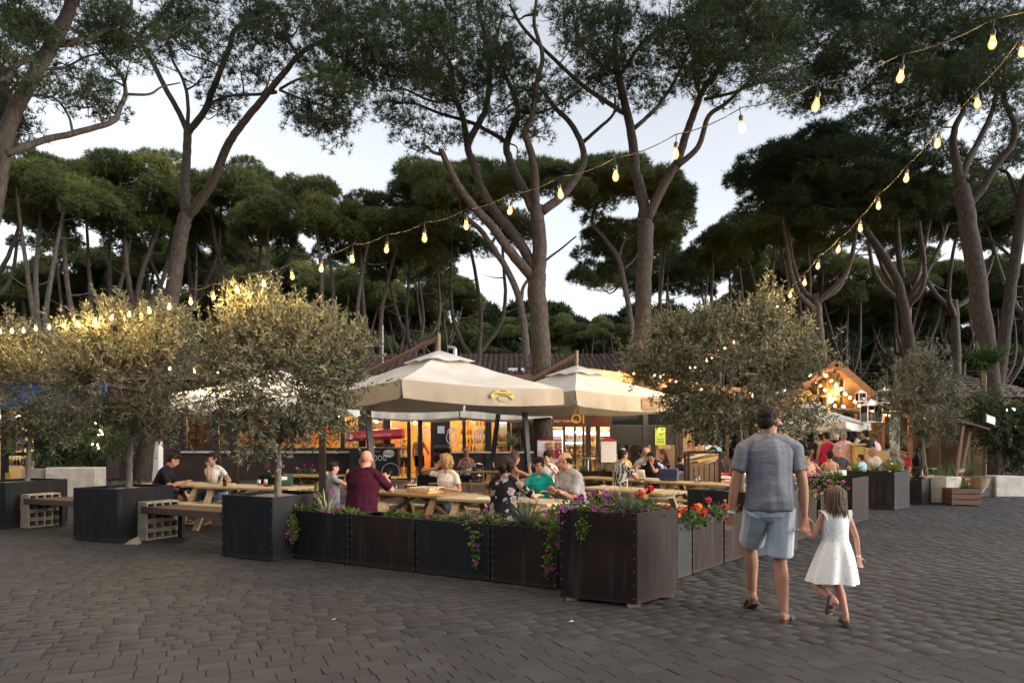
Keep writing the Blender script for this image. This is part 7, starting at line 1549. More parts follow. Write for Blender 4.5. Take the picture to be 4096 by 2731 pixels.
    if bot is not None:
        C = MB(); loft(C, [(p[0], p[1], p[2], p[3] + .012, p[4] + .012) for p in trings[:3]], 18); C.ball(pel - V((0, 0, .05)), (.15, .12, .1), 12, 8)
        if bot[0] == 'skirt':
            a0 = pel + up * .03; hemz = pel - V((0, 0, .45 if pose == 'stand' else .1)) + (V((0, .3, 0)) if pose != 'stand' else V((0, 0, 0))); loft(C, [(a0, rx_, fw, .17, .13), (a0.lerp(hemz, .5), rx_, V((0, 1, 0)), .2, .17), (hemz, rx_, V((0, 1, 0)), .22, .2)], 16)
        for key in 'LR':
            Hh, Kn, An, ft = lg[key]; bl = botlen
            pts = [Hh, Hh.lerp(Kn, .5), Kn] if bl >= 1 else [Hh, Hh.lerp(Kn, bl * .5), Hh.lerp(Kn, bl)]; rd = [.112 * (f * .3 + .7), .104, .098]
            if bl > 1: pts += [Kn.lerp(An, (bl - 1) * .5), Kn.lerp(An, bl - 1)]; rd = [.105 * (f * .3 + .7), .092, .07, .066, .06]
            q = catmull(pts, 4); m_ = len(q); k_ = len(rd) - 1; C.tube(q, [float(np.interp(i / (m_ - 1) * k_, range(k_ + 1), rd)) for i in range(m_)], 12)
        nm = {'shorts': 'shorts', 'trousers': 'trousers', 'skirt': 'skirt'}[bot[0]]; me = fuse(C, vox, 3, .5, nm)
        if fold: wrinkle(me, fold * .7, (8, 8, 5), 9, True)
        me.materials.append(bot[1]); obj(nm, scale_me(me), root)
    if shoes is not None:
        for key in 'LR':
            Hh, Kn, An, ft = lg[key]; fu = V((0, 0, 1)) if abs(ft.z) < .5 else V((ft.x, ft.y, 0)).normalized() * -1; fs = ft.cross(fu).normalized(); fu = fs.cross(ft).normalized(); b0 = An - fu * .05; C = MB()
            loft(C, [(b0 - ft * .06 + fu * .01, fs, fu, .03, .034), (b0 - ft * .02, fs, fu, .042, .046), (b0 + ft * .06, fs, fu, .045, .04), (b0 + ft * .14 - fu * .01, fs, fu, .052, .028), (b0 + ft * .2 - fu * .016, fs, fu, .04, .018)], 12)
            me = fuse(C, .012, 1); me.materials.append(shoes); obj('shoe', scale_me(me), root)
    # hair
    style, hc = hair; C = MB(); hm = hair_mat(hc)
    if style != 'bald':
        if style in ('short', 'bob', 'long', 'bun', 'pony', 'boy', 'cap'):
            C.ball(hp(0, -.02, .052), (.0825, .097, .087), 16, 11, HM4); C.ball(hp(0, -.05, -.004), (.071, .06, .066), 14, 10, HM4)
            if style in ('short', 'boy'): C.ball(hp(0, .04, .105), (.066, .05, .034), 10, 7, HM4)
            if style == 'boy': C.ball(hp(0, .06, .085), (.064, .034, .03), 10, 7, HM4)
        if style in ('bob', 'long', 'bun', 'pony'): C.ball(hp(0, -.016, .05), (.09, .101, .098), 16, 11, HM4); C.ball(hp(0, .035, .1), (.07, .05, .038), 12, 8, HM4)
        if style == 'fringe':
            for e in (-1, 1): C.ball(hp(e * .062, -.035, .01), (.024, .055, .042), 10, 7, HM4)
            C.ball(hp(0, -.078, -.002), (.06, .03, .05), 10, 7, HM4)
        if style == 'bob':
            for e in (-1, 1): C.tube([hp(e * .07, .01, .06), hp(e * .085, -.01, -.01), hp(e * .075, -.01, -.085)], [.035, .04, .026], 9)
            C.tube([hp(0, -.06, .06), hp(0, -.085, -.02), hp(0, -.06, -.09)], [.06, .062, .045], 10); C.ball(hp(.03, .06, .09), (.05, .035, .03), 9, 6, HM4)
        if style in ('long',):
            dn = V((0, 0, -1)); 
            for e in (-1, -.4, .4, 1):
                a = hp(e * .062, -.045, .05); b = hp(e * .082, -.055, -.06); c_ = sh + rx_ * e * .09 - fw * .095 - up * .03; d_ = c_ + dn * .2 - fw * .02; C.tube(catmull([a, b, c_, d_], 4), [.045, .045, .045, .044, .044, .043, .042, .04, .038, .034, .03, .024, .016], 8)
        if style == 'bun': C.ball(hp(0, -.085, .115), .04, 10, 7)
        if style == 'pony': C.tube(catmull([hp(0, -.09, .03), hp(0, -.15, .0), hp(.01, -.14, -.12), hp(0, -.12, -.22)], 4), [.03, .034, .036, .036, .035, .034, .032, .03, .028, .025, .022, .018, .01], 8)
        me = fuse(C, vox * .8, 2, .5, 'hair'); wrinkle(me, .011 if style not in ('short', 'boy') else .005, (28, 28, 9) if style in ('long', 'bob', 'pony') else (40, 40, 40), 5)
        me.materials.append(hm); ho = obj('hair', scale_me(me), root); strands(ho, me, hm, s, style)
    if feat:
        for e in (-1, 1):
            q = MB(); q.ball(hp(e * .031, .083, .008), (.012, .006, .0065), 8, 6, HM4); o = q.build('eye', m_eye, root, True); o.data.transform(Matrix.Scale(s, 4))
            q = MB(); q.ball(hp(e * .031, .09, .033), (.02, .004, .004), 8, 5, HM4); o = q.build('eyebrow', hm if style != 'bald' else m_eye, root, True); o.data.transform(Matrix.Scale(s, 4))
        q = MB(); q.ball(hp(0, .09, -.055), (.022, .006, .007), 9, 6, HM4); o = q.build('mouth', m_lip, root, True); o.data.transform(Matrix.Scale(s, 4))
    if extra: extra(root, dict(s=s, hp=hp, HM4=HM4, arms=arms, lg=lg, sh=sh, up=up, fw=fw, rx=rx_, pel=pel, neck=neck, tr=trings))
    return root
def strands(ho, me, hm, s, style, n=650):
    """loose short hairs standing off the hair mass"""
    rg = np.random.default_rng(len(me.vertices)); k = len(me.vertices); co = np.empty(k * 3, np.float32); no = np.empty(k * 3, np.float32); me.vertices.foreach_get('co', co); me.vertices.foreach_get('normal', no); co = co.reshape(-1, 3); no = no.reshape(-1, 3)
    i = rg.integers(0, k, n); c = co[i] - no[i] * .004; lng = style in ('long', 'bob', 'pony', 'bun'); d = unit(no[i] * (.35 if lng else .6) + np.array([0, 0, -1.0 if lng else -.35]) + rg.normal(size=(n, 3)) * .3); L = (.05 if lng else .02) * s * rg.uniform(.6, 1.3, (n, 1)); sd = unit(np.cross(d, rg.normal(size=(n, 3)))) * .0022
    V = np.stack([c - sd, c + sd, c + d * L], 1).reshape(-1, 3); tag(obj('loose_hairs', fast_mesh('loose_hairs', V, np.arange(3 * n).reshape(-1, 3), hm), ho), kind='stuff')
def patt(name, base, c2, scale, thr=(.46, .5), kind='voronoi'):
    """printed cloth"""
    m = bpy.data.materials.new('print_' + name); m.use_nodes = True; nt = m.node_tree; b = nt.nodes['Principled BSDF']; b.inputs['Roughness'].default_value = .9; b.inputs['Specular IOR Level'].default_value = .15
    tc = nt.nodes.new('ShaderNodeTexCoord'); v = nt.nodes.new('ShaderNodeTexVoronoi' if kind != 'wave' else 'ShaderNodeTexWave'); v.inputs['Scale'].default_value = scale; nt.links.new(tc.outputs['Object'], v.inputs['Vector'])
    rp = nt.nodes.new('ShaderNodeValToRGB'); rp.color_ramp.elements[0].position = thr[0]; rp.color_ramp.elements[1].position = thr[1]
    rp.color_ramp.elements[0].color = (*c2, 1); rp.color_ramp.elements[1].color = (*base, 1)
    if kind == 'wave': v.inputs['Distortion'].default_value = 9; v.inputs['Detail'].default_value = 3; v.inputs['Detail Scale'].default_value = 1.6
    nt.links.new(v.outputs['Distance' if kind != 'wave' else 'Fac'], rp.inputs[0]); src = rp.outputs[0]
    if kind == 'flower':
        n = nt.nodes.new('ShaderNodeTexNoise'); n.inputs['Scale'].default_value = scale * 3.2; nt.links.new(tc.outputs['Object'], n.inputs['Vector'])
        ad = nt.nodes.new('ShaderNodeMath'); ad.operation = 'MULTIPLY_ADD'; ad.inputs[1].default_value = .5; nt.links.new(n.outputs['Fac'], ad.inputs[0]); nt.links.new(v.outputs['Distance'], ad.inputs[2]); nt.links.new(ad.outputs[0], rp.inputs[0])
        e = rp.color_ramp.elements.new(thr[0] - .13); e.color = (*tuple(x * .55 for x in c2), 1)
    if kind == 'dots':
        wn_ = nt.nodes.new('ShaderNodeValToRGB'); wn_.color_ramp.interpolation = 'CONSTANT'; cs = [(.55, .08, .1), (.02, .02, .05), (.6, .25, .28), (.25, .5, .42), (.7, .2, .2)]
        wn_.color_ramp.elements[0].color = (*cs[0], 1); wn_.color_ramp.elements[1].position = .2; wn_.color_ramp.elements[1].color = (*cs[1], 1)
        for i in (2, 3, 4): e = wn_.color_ramp.elements.new(.2 * i); e.color = (*cs[i], 1)
        sp = nt.nodes.new('ShaderNodeSeparateColor'); nt.links.new(v.outputs['Color'], sp.inputs[0]); nt.links.new(sp.outputs[0], wn_.inputs[0])
        mx = nt.nodes.new('ShaderNodeMixRGB'); rp.color_ramp.elements[0].color = (1, 1, 1, 1); rp.color_ramp.elements[1].color = (0, 0, 0, 1); nt.links.new(rp.outputs[0], mx.inputs[0]); mx.inputs[1].default_value = (*base, 1); nt.links.new(wn_.outputs[0], mx.inputs[2]); src = mx.outputs[0]
    nt.links.new(src, b.inputs['Base Color'])
    nb = nt.nodes.new('ShaderNodeTexNoise'); nb.inputs['Scale'].default_value = 12; bp = nt.nodes.new('ShaderNodeBump'); bp.inputs['Strength'].default_value = .3; bp.inputs['Distance'].default_value = .02; nt.links.new(tc.outputs['Object'], nb.inputs['Vector']); nt.links.new(nb.outputs['Fac'], bp.inputs['Height']); nt.links.new(bp.outputs[0], b.inputs['Normal']); return m
F_ = fabric
m_band = mat('paper_wristband', (.75, .74, .72), rough=.6)
def wristband(root, arm, s, r=.03):
    S, E, W = arm; d = (W - E).normalized(); q = MB(); t = d.orthogonal().normalized(); b = d.cross(t); c = W - d * .01
    q.tube([c - d * .009, c + d * .009], [r, r], 12); o = q.build('wristband', m_band, root); o.data.transform(Matrix.Scale(s, 4))

# --- the walking man (seen from behind)
m_tee = mat('marl_grey_tee', (.125, .13, .15), (.24, .245, .27), scale=90, rough=.95, bump=.35, bscale=9, spec=.1, stretch=(1, 1, 4))
m_shorts = mat('pale_blue_chino', (.42, .48, .54), (.52, .58, .64), scale=60, rough=.9, bump=.3, bscale=9, spec=.1)
m_cork = mat('cork_sole', (.07, .05, .035), (.13, .1, .07), scale=30, rough=.9); m_strapl = mat('black_strap', (.012, .012, .014), rough=.55)
def sandal(root, s, An, ft, col_sole, col_strap, w=.05, ln=.25):
    V = Vector; fu = V((0, 0, 1)) if abs(ft.z) < .5 else V((ft.x, ft.y, 0)).normalized() * -1; fs = ft.cross(fu).normalized(); fu = fs.cross(ft).normalized(); b = An - fu * .078; q = MB(); vs = []
    out = [(-.068, .022), (-.055, .034), (0, .036), (.06, .04), (.13, .05), (.17, .046), (.19, .03), (.196, .0)]
    poly = [(a, w_) for a, w_ in out] + [(a, -w_) for a, w_ in reversed(out[:-1])]
    n = len(poly)
    for zz in (-.026, .004):
        for a, w_ in poly: vs.append(b + ft * a * (ln / .25) + fs * w_ * (w / .05) + fu * zz)
    q.add(vs, [tuple(range(n)), tuple(range(2 * n - 1, n - 1, -1))] + [(i, n + i, n + (i + 1) % n, (i + 1) % n) for i in range(n)]); sh_ = q.build('sandal', col_sole, root); sh_.data.transform(Matrix.Scale(s, 4))
    for a in (.07, .125):
        q = MB(); vs = []
        for i in range(9):
            t = pi * i / 8
            for da in (-.024, .024): vs.append(b + ft * (a + da) + fs * cos(t) * .053 * (w / .05) + fu * (sin(t) * (.062 if a < .1 else .045)))
        q.add(vs, [(2 * i, 2 * i + 1, 2 * i + 3, 2 * i + 2) for i in range(8)]); o = q.build('strap', col_strap, sh_, True); o.data.transform(Matrix.Scale(s, 4))
def man_extra(root, d):
    s = d['s']; wristband(root, d['arms']['L'], s, .031)
    for key in 'LR': sandal(root, s, d['lg'][key][2], d['lg'][key][3], m_cork, m_strapl)
    q = MB(); p = d['pel'] - d['fw'] * .142 + d['rx'] * .045 + d['up'] * .0; q.ball(p, (.011, .006, .011), 8, 6); o = q.build('pocket_button', m_strapl, root, True); o.data.transform(Matrix.Scale(s, 4))
    S, E, W = d['arms']['R']; q = MB(); c = S.lerp(E, .33) + d['rx'] * .062 - d['fw'] * .028; ax = (E - S).normalized()
    for (a, b, w, h) in ((0, .035, .05, .012), (0, -.035, .05, .012), (-.022, 0, .012, .07), (.022, 0, .012, .07)): q.bar(c + Vector((.0, 0, 0)) - d['fw'] * a + ax * (b - h / 2), c - d['fw'] * a + ax * (b + h / 2), .004, w, up=d['rx'])
    o = q.build('sleeve_print', mat('ochre_print', (.45, .28, .06), rough=.8), root); o.data.transform(Matrix.Scale(s, 4))
    q = MB(); q.tube([W + (W - E).normalized() * .1 + d['rx'] * .004, W + (W - E).normalized() * .108], .012, 8); o = q.build('ring', m_steel, root); o.data.transform(Matrix.Scale(s, 4))
man = person('tall man in grey T-shirt, pale blue shorts and sandals, walking away holding the girl\'s hand', (2.24, 5.93, 0), R(-6), 'stand', 1.82, 'tan', ('short', 'dkbrown'), m_tee, ('shorts', m_shorts), armL=(-.33, .02, .87), armR=(.27, -.06, .9), head=(-38, -6), lean=2, vox=.009, botlen=.92, fold=.021, sleeve=.62, curl=(.45, .8),
             legs=(((-.08, .28, .15), (-.05, 1, 0), (-.02, 1, -.45)), ((.09, -.1, .085), (.05, 1, 0), (.55, .9, -.03))), extra=man_extra, feat=False, elbow=((-.9, -.5, 0), (.9, -.5, 0)), fat=1.0, sw=1.08)
# --- the girl
m_dress = patt('dots', (.8, .79, .77), (.5, .1, .1), 30, (.14, .16), 'dots')
def girl_extra(root, d):
    s = d['s']; V = Vector; up, rx, fw = d['up'], d['rx'], d['fw']; pel = d['pel']
    # dress: bodice and gathered skirt
    C = MB(); n = 40; vs = []; rings = []
    prof = [(1.03, .1, .07, 0), (.97, .15, .1, 0), (.8, .165, .125, 0), (.55, .155, .12, 0), (.32, .152, .12, .1), (.22, .18, .145, .35), (-.1, .235, .2, .7), (-.5, .285, .25, 1), (-.72, .31, .275, 1.0)]
    for (t, a, b, w) in prof:
        c = pel + up * (t * .5) - fw * .01
        for k in range(n):
            an = 2 * pi * k / n; r_ = 1 + w * (.1 * sin(an * 9 + .6 + .3 * sin(an * 2)) + .06 * sin(an * 5 + 1)); z = .012 * w * sin(an * 3 + 1)
            vs.append(c + rx * cos(an) * a * r_ + fw * sin(an) * b * r_ + V((0, 0, z)) - (rx * .05 * max(0, -t) if True else 0))
    m_ = len(prof); C.add(vs, [(i * n + k, (i + 1) * n + k, (i + 1) * n + (k + 1) % n, i * n + (k + 1) % n) for i in range(m_ - 1) for k in range(n)]); o = C.build('dress', m_dress, root, True); o.data.transform(Matrix.Scale(s, 4)); sb_ = o.modifiers.new('s', 'SUBSURF'); sb_.levels = 1; sb_.render_levels = 1
    for e in (-1, 1):                                      # frilled cap sleeves
        q = MB(); vs = []; c0 = d['sh'] + rx * e * .135 + up * .01
        for i in range(17):
            a = pi * 1.15 * i / 16 - .25; base = c0 + fw * (cos(a) * .09) - up * (.1 - sin(a) * .1); w = .055 * sin(pi * min(1, max(0, i / 16))) + .012
            vs += [base, base + rx * e * w + up * .012 * sin(i * 2.2) + up * .015]
        q.add(vs, [(2 * i, 2 * i + 1, 2 * i + 3, 2 * i + 2) for i in range(16)]); o = q.build('sleeve_frill', m_dress, root, True); o.data.transform(Matrix.Scale(s, 4))
    # hair: strands falling from the crown to the nape
    hp = d['hp']; q = MB(); rd = random.Random(4); C = MB(); C.ball(hp(0, -.02, .045), (.09, .104, .095), 16, 11, d['HM4']); C.tube([hp(0, -.06, .03), hp(0, -.08, -.08), hp(0, -.075, -.18)], [.08, .088, .07], 12); me = fuse(C, .01, 3, .5, 'hair'); wrinkle(me, .008, (40, 40, 8), 2); me.materials.append(hair_mat('lbrown')); me.transform(Matrix.Scale(s, 4)); h0 = obj('hair', me, root)
    for i in range(190):
        th = rd.uniform(-2.25, 2.25) - pi / 2; r1 = rd.uniform(.9, 1.06); x, y = cos(th) * 1.26, sin(th) * 1.18; top = hp(x * .03 + rd.uniform(-.012, .012), -.02 + y * .03, .139)
        p1 = hp(x * .088 * r1, -.02 + y * .1 * r1, .08); p2 = hp(x * .097 * r1, -.025 + y * .107 * r1, -.0); p3 = hp(x * .1 * r1, -.03 + y * .1 * r1, -.08); l = rd.uniform(-.27, -.17); p4 = hp(x * .088 + rd.uniform(-.02, .02), -.035 + y * .09 + rd.uniform(-.02, .01), l)
        q.tube(catmull([top, p1, p2, p3, p4], 3), [.0055] * 12 + [.002], 4, cap=False)
    o = tag(q.build('hair_strands', mat('hair_girl', (.05, .03, .017), (.17, .1, .05), scale=25, rough=.45, stretch=(1, 1, .1)), h0, True), kind='stuff'); o.data.transform(Matrix.Scale(s, 4))
    q = MB(); pts = [hp(.085, .02, .08 - .03 * i) + V((.006 * (-1) ** i, 0, 0)) for i in range(8)]
    for p in pts: q.ball(p, (.014, .014, .017), 7, 5)
    me = fuse(q, .008, 1, .5, 'braid'); me.materials.append(hair_mat('lbrown')); me.transform(Matrix.Scale(s, 4)); obj('braid', me, root)
    wristband(root, d['arms']['R'], s, .027)
    pur = mat('purple_sandal', (.06, .03, .06), (.09, .045, .085), scale=12, rough=.7)
    for key in 'LR': sandal(root, s, d['lg'][key][2], d['lg'][key][3], pur, pur, .046, .24)
girl = person('little girl in a white dotted summer dress, holding the tall man\'s hand', (2.66, 5.62, 0), R(3), 'stand', 1.15, 'pink', ('bald', 'lbrown'), None, None, armL=(-.17, .2, .77), armR=(.24, .03, .5), head=(4, -4), female=True, vox=.011, legs=(((-.1, -.2, .26), (-.05, 1, .1), (-.05, .12, -1)), ((.11, .03, .085), (0, 1, 0), (.2, 1, 0))), extra=girl_extra, elbow=((-.3, -.4, -1), (.8, -.5, 0)), curl=(.9, .4))
for o in girl.children:
    if o.name.startswith('body'): o.data.materials[0] = skin_mat('pink')

# --- seated and standing guests
sit, stand = 'sit', 'stand'
Wt, Bk = F_('white', (.66, .65, .63)), F_('black', (.014, .014, .017)); jean = F_('denim', (.1, .16, .24)); khaki = F_('khaki', (.3, .22, .12)); navy = F_('navy', (.02, .025, .05)); dgrey = F_('darkgrey', (.05, .05, .055)); lblue = F_('lightblue', (.33, .45, .62)); pinkp = F_('palepink', (.62, .42, .42)); redt = F_('red', (.5, .02, .06)); maroon = F_('maroon', (.14, .02, .03)); peach = F_('peach', (.7, .36, .26)); teal = F_('teal', (.01, .3, .26)); burg = F_('burgundy', (.055, .008, .022)); gryt = F_('greytee', (.36, .35, .36)); yelt = F_('yellowtee', (.68, .48, .14)); lilac = F_('lilac', (.35, .2, .35)); sand = F_('sand', (.4, .32, .22)); aqua = F_('aqua', (.3, .52, .6))
floral = patt('floral', (.01, .011, .016), (.36, .3, .28), 7.5, (.63, .67), 'flower'); palm = patt('palm', (.55, .53, .5), (.03, .03, .03), 5, (.26, .34), 'wave'); sprig = patt('sprig', (.66, .62, .54), (.08, .05, .04), 22, (.17, .22)); flow2 = patt('cream_floral', (.6, .55, .45), (.3, .22, .12), 18, (.3, .4))
def S(label, x, y, f, **k): return person(label, (x, y, 0), R(f), **k)
# left tables
S('man in black T-shirt hunched over his phone at the left pale table', -6.55, 12.55, -80, H=1.74, skin='tan', hair=('short', 'dkbrown'), top=Bk, bot=('shorts', navy), armL=(-.04, .5, .78), armR=(.1, .52, .78), lean=24, head=(10, -28), group='guests at the tables', sleeve=.8)
def phone(root, d, key='R', c=(.02, .02, .025)):
    S_, E, W = d['arms'][key]; p = W + (W - E).normalized() * .09; q = MB(); q.box(p + Vector((0, 0, .03)), (.012, .07, .14), rx=.3); o = q.build('held_phone', mat('phone_black', c, rough=.3), root); o.data.transform(Matrix.Scale(d['s'], 4))
S('woman in white T-shirt resting her chin on her hand, holding a phone', -5.6, 12.98, 168, H=1.66, skin='olive', hair=('long', 'dkbrown'), top=Wt, bot=('shorts', jean), armR=(.03, .24, 1.06), armL=(-.36, .38, .8), head=(10, -4), lean=12, female=True, feat=True, group='guests at the tables', extra=lambda r, d: phone(r, d, 'L'), hand_dir=(None, (-.2, -.2, 1)))
S('small boy in light grey T-shirt with his hand at his mouth', -2.72, 10.35, -62, H=1.28, seat=.52, skin='pink', hair=('boy', 'brown'), top=gryt, bot=('shorts', jean), armL=(-.02, .22, 1.0), armR=(.08, .2, 1.0), head=(-5, -6), feat=True, group='guests at the tables', hand_dir=((.3, 0, 1), (-.3, 0, 1)), vox=.01)
S('bald man in burgundy T-shirt seen from behind at the brown table', -2.15, 9.72, -14, H=1.84, skin='pink', hair=('bald', 'brown'), top=burg, bot=('shorts', khaki), armL=(-.12, .42, .9), armR=(.2, .42, .98), lean=12, head=(4, -4), fat=1.22, sleeve=.8, vox=.01, fold=.012, group='guests at the tables', botlen=1.0)
S('dark-haired woman mostly hidden behind the bald man in burgundy', -2.45, 11.3, 165, H=1.66, skin='olive', hair=('long', 'black'), top=dgrey, bot=('trousers', jean), armL=(-.15, .35, .8), armR=(.15, .35, .8), female=True, group='guests at the tables')
S('blonde woman in cream off-shoulder top, chin on hand, looking left', -1.0, 10.95, 150, H=1.66, skin='tan', hair=('bob', 'blonde'), top=sprig, bot=('trousers', jean), armR=(.12, .22, 1.1), armL=(-.2, .36, .8), head=(-52, 0), lean=8, female=True, fat=1.12, sleeve=.6, feat=True, group='guests at the tables', hand_dir=(None, (-.6, -.1, .7)), vox=.01)
S('woman in strapless print dress looking at her phone by the shop', -1.25, 18.85, 178, H=1.66, skin='tan', hair=('pony', 'blonde'), top=patt('bw_print', (.6, .58, .55), (.04, .04, .05), 12, (.3, .36)), bot=('skirt', MATS.get('x') or dgrey), armL=(-.06, .3, .98), armR=(.08, .3, .98), head=(0, -24), female=True, strap=True, group='guests at the tables')
S('woman in black blouse with large pale flowers seen from behind', -.12, 8.72, -26, H=1.68, skin='fair', hair=('bob', 'dkbrown'), top=floral, bot=('trousers', navy), armR=(.33, .36, .83), armL=(-.1, .4, .83), head=(-18, -4), lean=8, female=True, fat=1.2, sleeve=.85, vox=.009, fold=.009, group='guests at the tables', elbow=((-.8, -.4, -.5), (.9, -.3, -.6)))
S('girl in teal V-neck top looking towards the camera', .42, 10.2, 166, H=1.58, skin='fair', hair=('pony', 'dkbrown'), top=teal, bot=('shorts', jean), armL=(-.16, .32, .8), armR=(.16, .34, .8), head=(14, -2), lean=6, female=True, feat=True, vox=.009, sleeve=.45, group='guests at the tables')
S('balding man in grey T-shirt leaning on folded arms, looking left', .92, 10.02, 128, H=1.8, skin='fair', hair=('fringe', 'brown'), top=gryt, bot=('shorts', jean), armL=(-.02, .4, .83), armR=(-.1, .44, .83), head=(-38, -10), lean=14, fat=1.22, sleeve=.8, vox=.01, feat=True, fold=.008, group='guests at the tables', hand_dir=((.9, -.1, .1), (-.9, .1, 0)))
S('long-haired woman with bare arm raised, behind the floral blouse', -.05, 12.45, -60, H=1.68, skin='tan', hair=('long', 'auburn'), top=Wt, bot=('shorts', jean), armR=(.14, .34, 1.05), armL=(-.1, .4, .82), head=(0, -6), female=True, strap=True, lean=8, group='guests at the tables')
S('woman with hair in a bun facing the camera behind the white bottle', .72, 13.9, 170, H=1.64, skin='fair', hair=('bun', 'dkbrown'), top=Wt, bot=('shorts', jean), armL=(-.1, .3, 1.0), armR=(.14, .36, .8), head=(-6, -6), female=True, feat=True, group='guests at the tables')
S('black-haired man in black and white palm leaf shirt with a shoulder strap', 2.1, 13.4, -58, H=1.72, skin='olive', hair=('short', 'black'), top=palm, bot=('trousers', dgrey), armR=(.1, .36, .98), armL=(-.06, .38, .98), lean=6, head=(0, -8), sleeve=.75, group='guests at the tables', extra=lambda r, d: (lambda o: o.data.transform(Matrix.Scale(d['s'], 4)))((lambda q: (q.tube(catmull([d['sh'] + d['rx'] * -.1 + d['up'] * .02, d['pel'] + d['up'] * .3 - d['fw'] * .15 + d['rx'] * .02, d['pel'] + d['up'] * .05 - d['fw'] * .14 + d['rx'] * .15], 4), .013, 5), q.build('shoulder_strap', Bk, r))[1])(MB())))
S('dark-haired woman biting into food beside the navy handbag', 2.95, 14.25, 150, H=1.62, skin='olive', hair=('long', 'black'), top=Bk, bot=('trousers', Bk), armL=(-.02, .26, 1.1), armR=(.08, .26, 1.1), head=(30, -10), lean=10, female=True, feat=True, group='guests at the tables', hand_dir=((.2, 0, 1), (-.2, 0, 1)))
S('white-haired woman in yellow T-shirt with glasses', 2.72, 16.75, 176, H=1.66, skin='pink', hair=('bob', 'white'), top=yelt, bot=('trousers', Wt), armL=(-.12, .34, .74), armR=(.16, .34, .72), head=(-10, -12), female=True, fat=1.1, feat=True, sleeve=.7, group='guests behind the windbreak')
S('grey-haired man in light blue shirt seen from behind on a white chair', 3.12, 15.95, -28, H=1.78, skin='tan', hair=('fringe', 'grey'), top=lblue, bot=('trousers', sand), armR=(.28, .36, 1.02), armL=(-.2, .3, .75), lean=4, head=(-30, 4), fat=1.15, sleeve=.7, group='guests behind the windbreak')
S('woman facing the camera behind the light blue shirt, eating', 3.3, 17.3, 186, H=1.66, skin='olive', hair=('pony', 'dkbrown'), top=dgrey, bot=('trousers', jean), armL=(-.1, .3, 1.08), armR=(.1, .3, 1.05), head=(0, -4), female=True, feat=True, group='guests behind the windbreak')
S('long-haired woman in loose black dress holding food to her face', 3.62, 16.2, 85, H=1.66, skin='fair', hair=('long', 'auburn'), top=Bk, bot=('skirt', Bk), armL=(-.08, .26, 1.12), armR=(.08, .26, 1.15), head=(0, -4), female=True, sleeve=1.6, group='guests behind the windbreak', hand_dir=((0, 0, 1), (0, 0, 1)))
S('cook in white cap and T-shirt inside the shop', XU(2370, 28.5), 28.5, 200, pose=stand, H=1.74, skin='tan', hair=('cap', 'white'), top=Wt, bot=('trousers', sand), armL=(-.2, .3, 1.0), armR=(.15, .35, 1.05), group='people inside the restaurant')
S('woman in pale top inside the lit doorway', XU(1618, 28.6), 28.6, 30, pose=stand, H=1.64, skin='fair', hair=('long', 'blonde'), top=Wt, bot=('shorts', dgrey), female=True, group='people inside the restaurant')
S('man with a shoulder bag strap seen from behind in the lit doorway', XU(1676, 28.0), 28.0, -12, pose=stand, H=1.78, skin='fair', hair=('short', 'brown'), top=sand, bot=('shorts', Bk), armR=(.3, .25, 1.05), group='people inside the restaurant')
# bar group behind the wide olive
S('boy eating at the bar left of the off-shoulder blouse', XU(2757, 21), 21.0, 190, H=1.5, seat=.75, skin='tan', hair=('boy', 'dkbrown'), top=sand, bot=('shorts', jean), armL=(-.06, .24, 1.3), armR=(.1, .26, 1.25), head=(0, -6), group='guests at the bar')
S('woman in floral off-shoulder blouse seen from behind at the bar', XU(2797, 20.4), 20.4, -10, H=1.66, seat=.75, skin='tan', hair=('bun', 'black'), top=flow2, bot=('shorts', jean), female=True, strap=True, armL=(-.2, .3, 1.1), armR=(.2, .3, 1.1), group='guests at the bar')
S('man in plain white T-shirt seen from behind at the bar', XU(2828, 20.6), 20.6, -20, H=1.7, seat=.75, skin='tan', hair=('short', 'brown'), top=Wt, bot=('shorts', navy), armL=(-.2, .3, 1.1), armR=(.2, .3, 1.1), sleeve=.7, group='guests at the bar')
S('young man in light aqua T-shirt at the bar', XU(2863, 21), 21.0, 30, H=1.66, seat=.72, skin='tan', hair=('short', 'dkbrown'), top=aqua, bot=('shorts', navy), armL=(-.2, .3, 1.1), armR=(.2, .3, 1.1), group='guests at the bar')
S('boy in dark T-shirt in profile left of the slatted bin', XU(2722, 15.9), 15.9, -75, H=1.4, skin='tan', hair=('boy', 'brown'), top=navy, bot=('shorts', jean), armL=(-.1, .3, .8), armR=(.1, .3, .8), seat=.44, group='guests behind the windbreak')
S('man in maroon T-shirt sitting beyond the slatted bin', XU(2850, 16.3), 16.3, 170, H=1.76, skin='tan', hair=('short', 'dkbrown'), top=maroon, bot=('trousers', jean), armL=(-.2, .34, .78), armR=(.2, .34, .78), feat=True, group='guests behind the windbreak')
S('child in bright red shirt beyond the slatted bin', XU(2892, 16), 16.0, 20, H=1.5, skin='tan', hair=('long', 'brown'), top=redt, bot=('shorts', jean), armL=(-.15, .3, .78), armR=(.15, .3, .78), female=True, group='guests behind the windbreak')
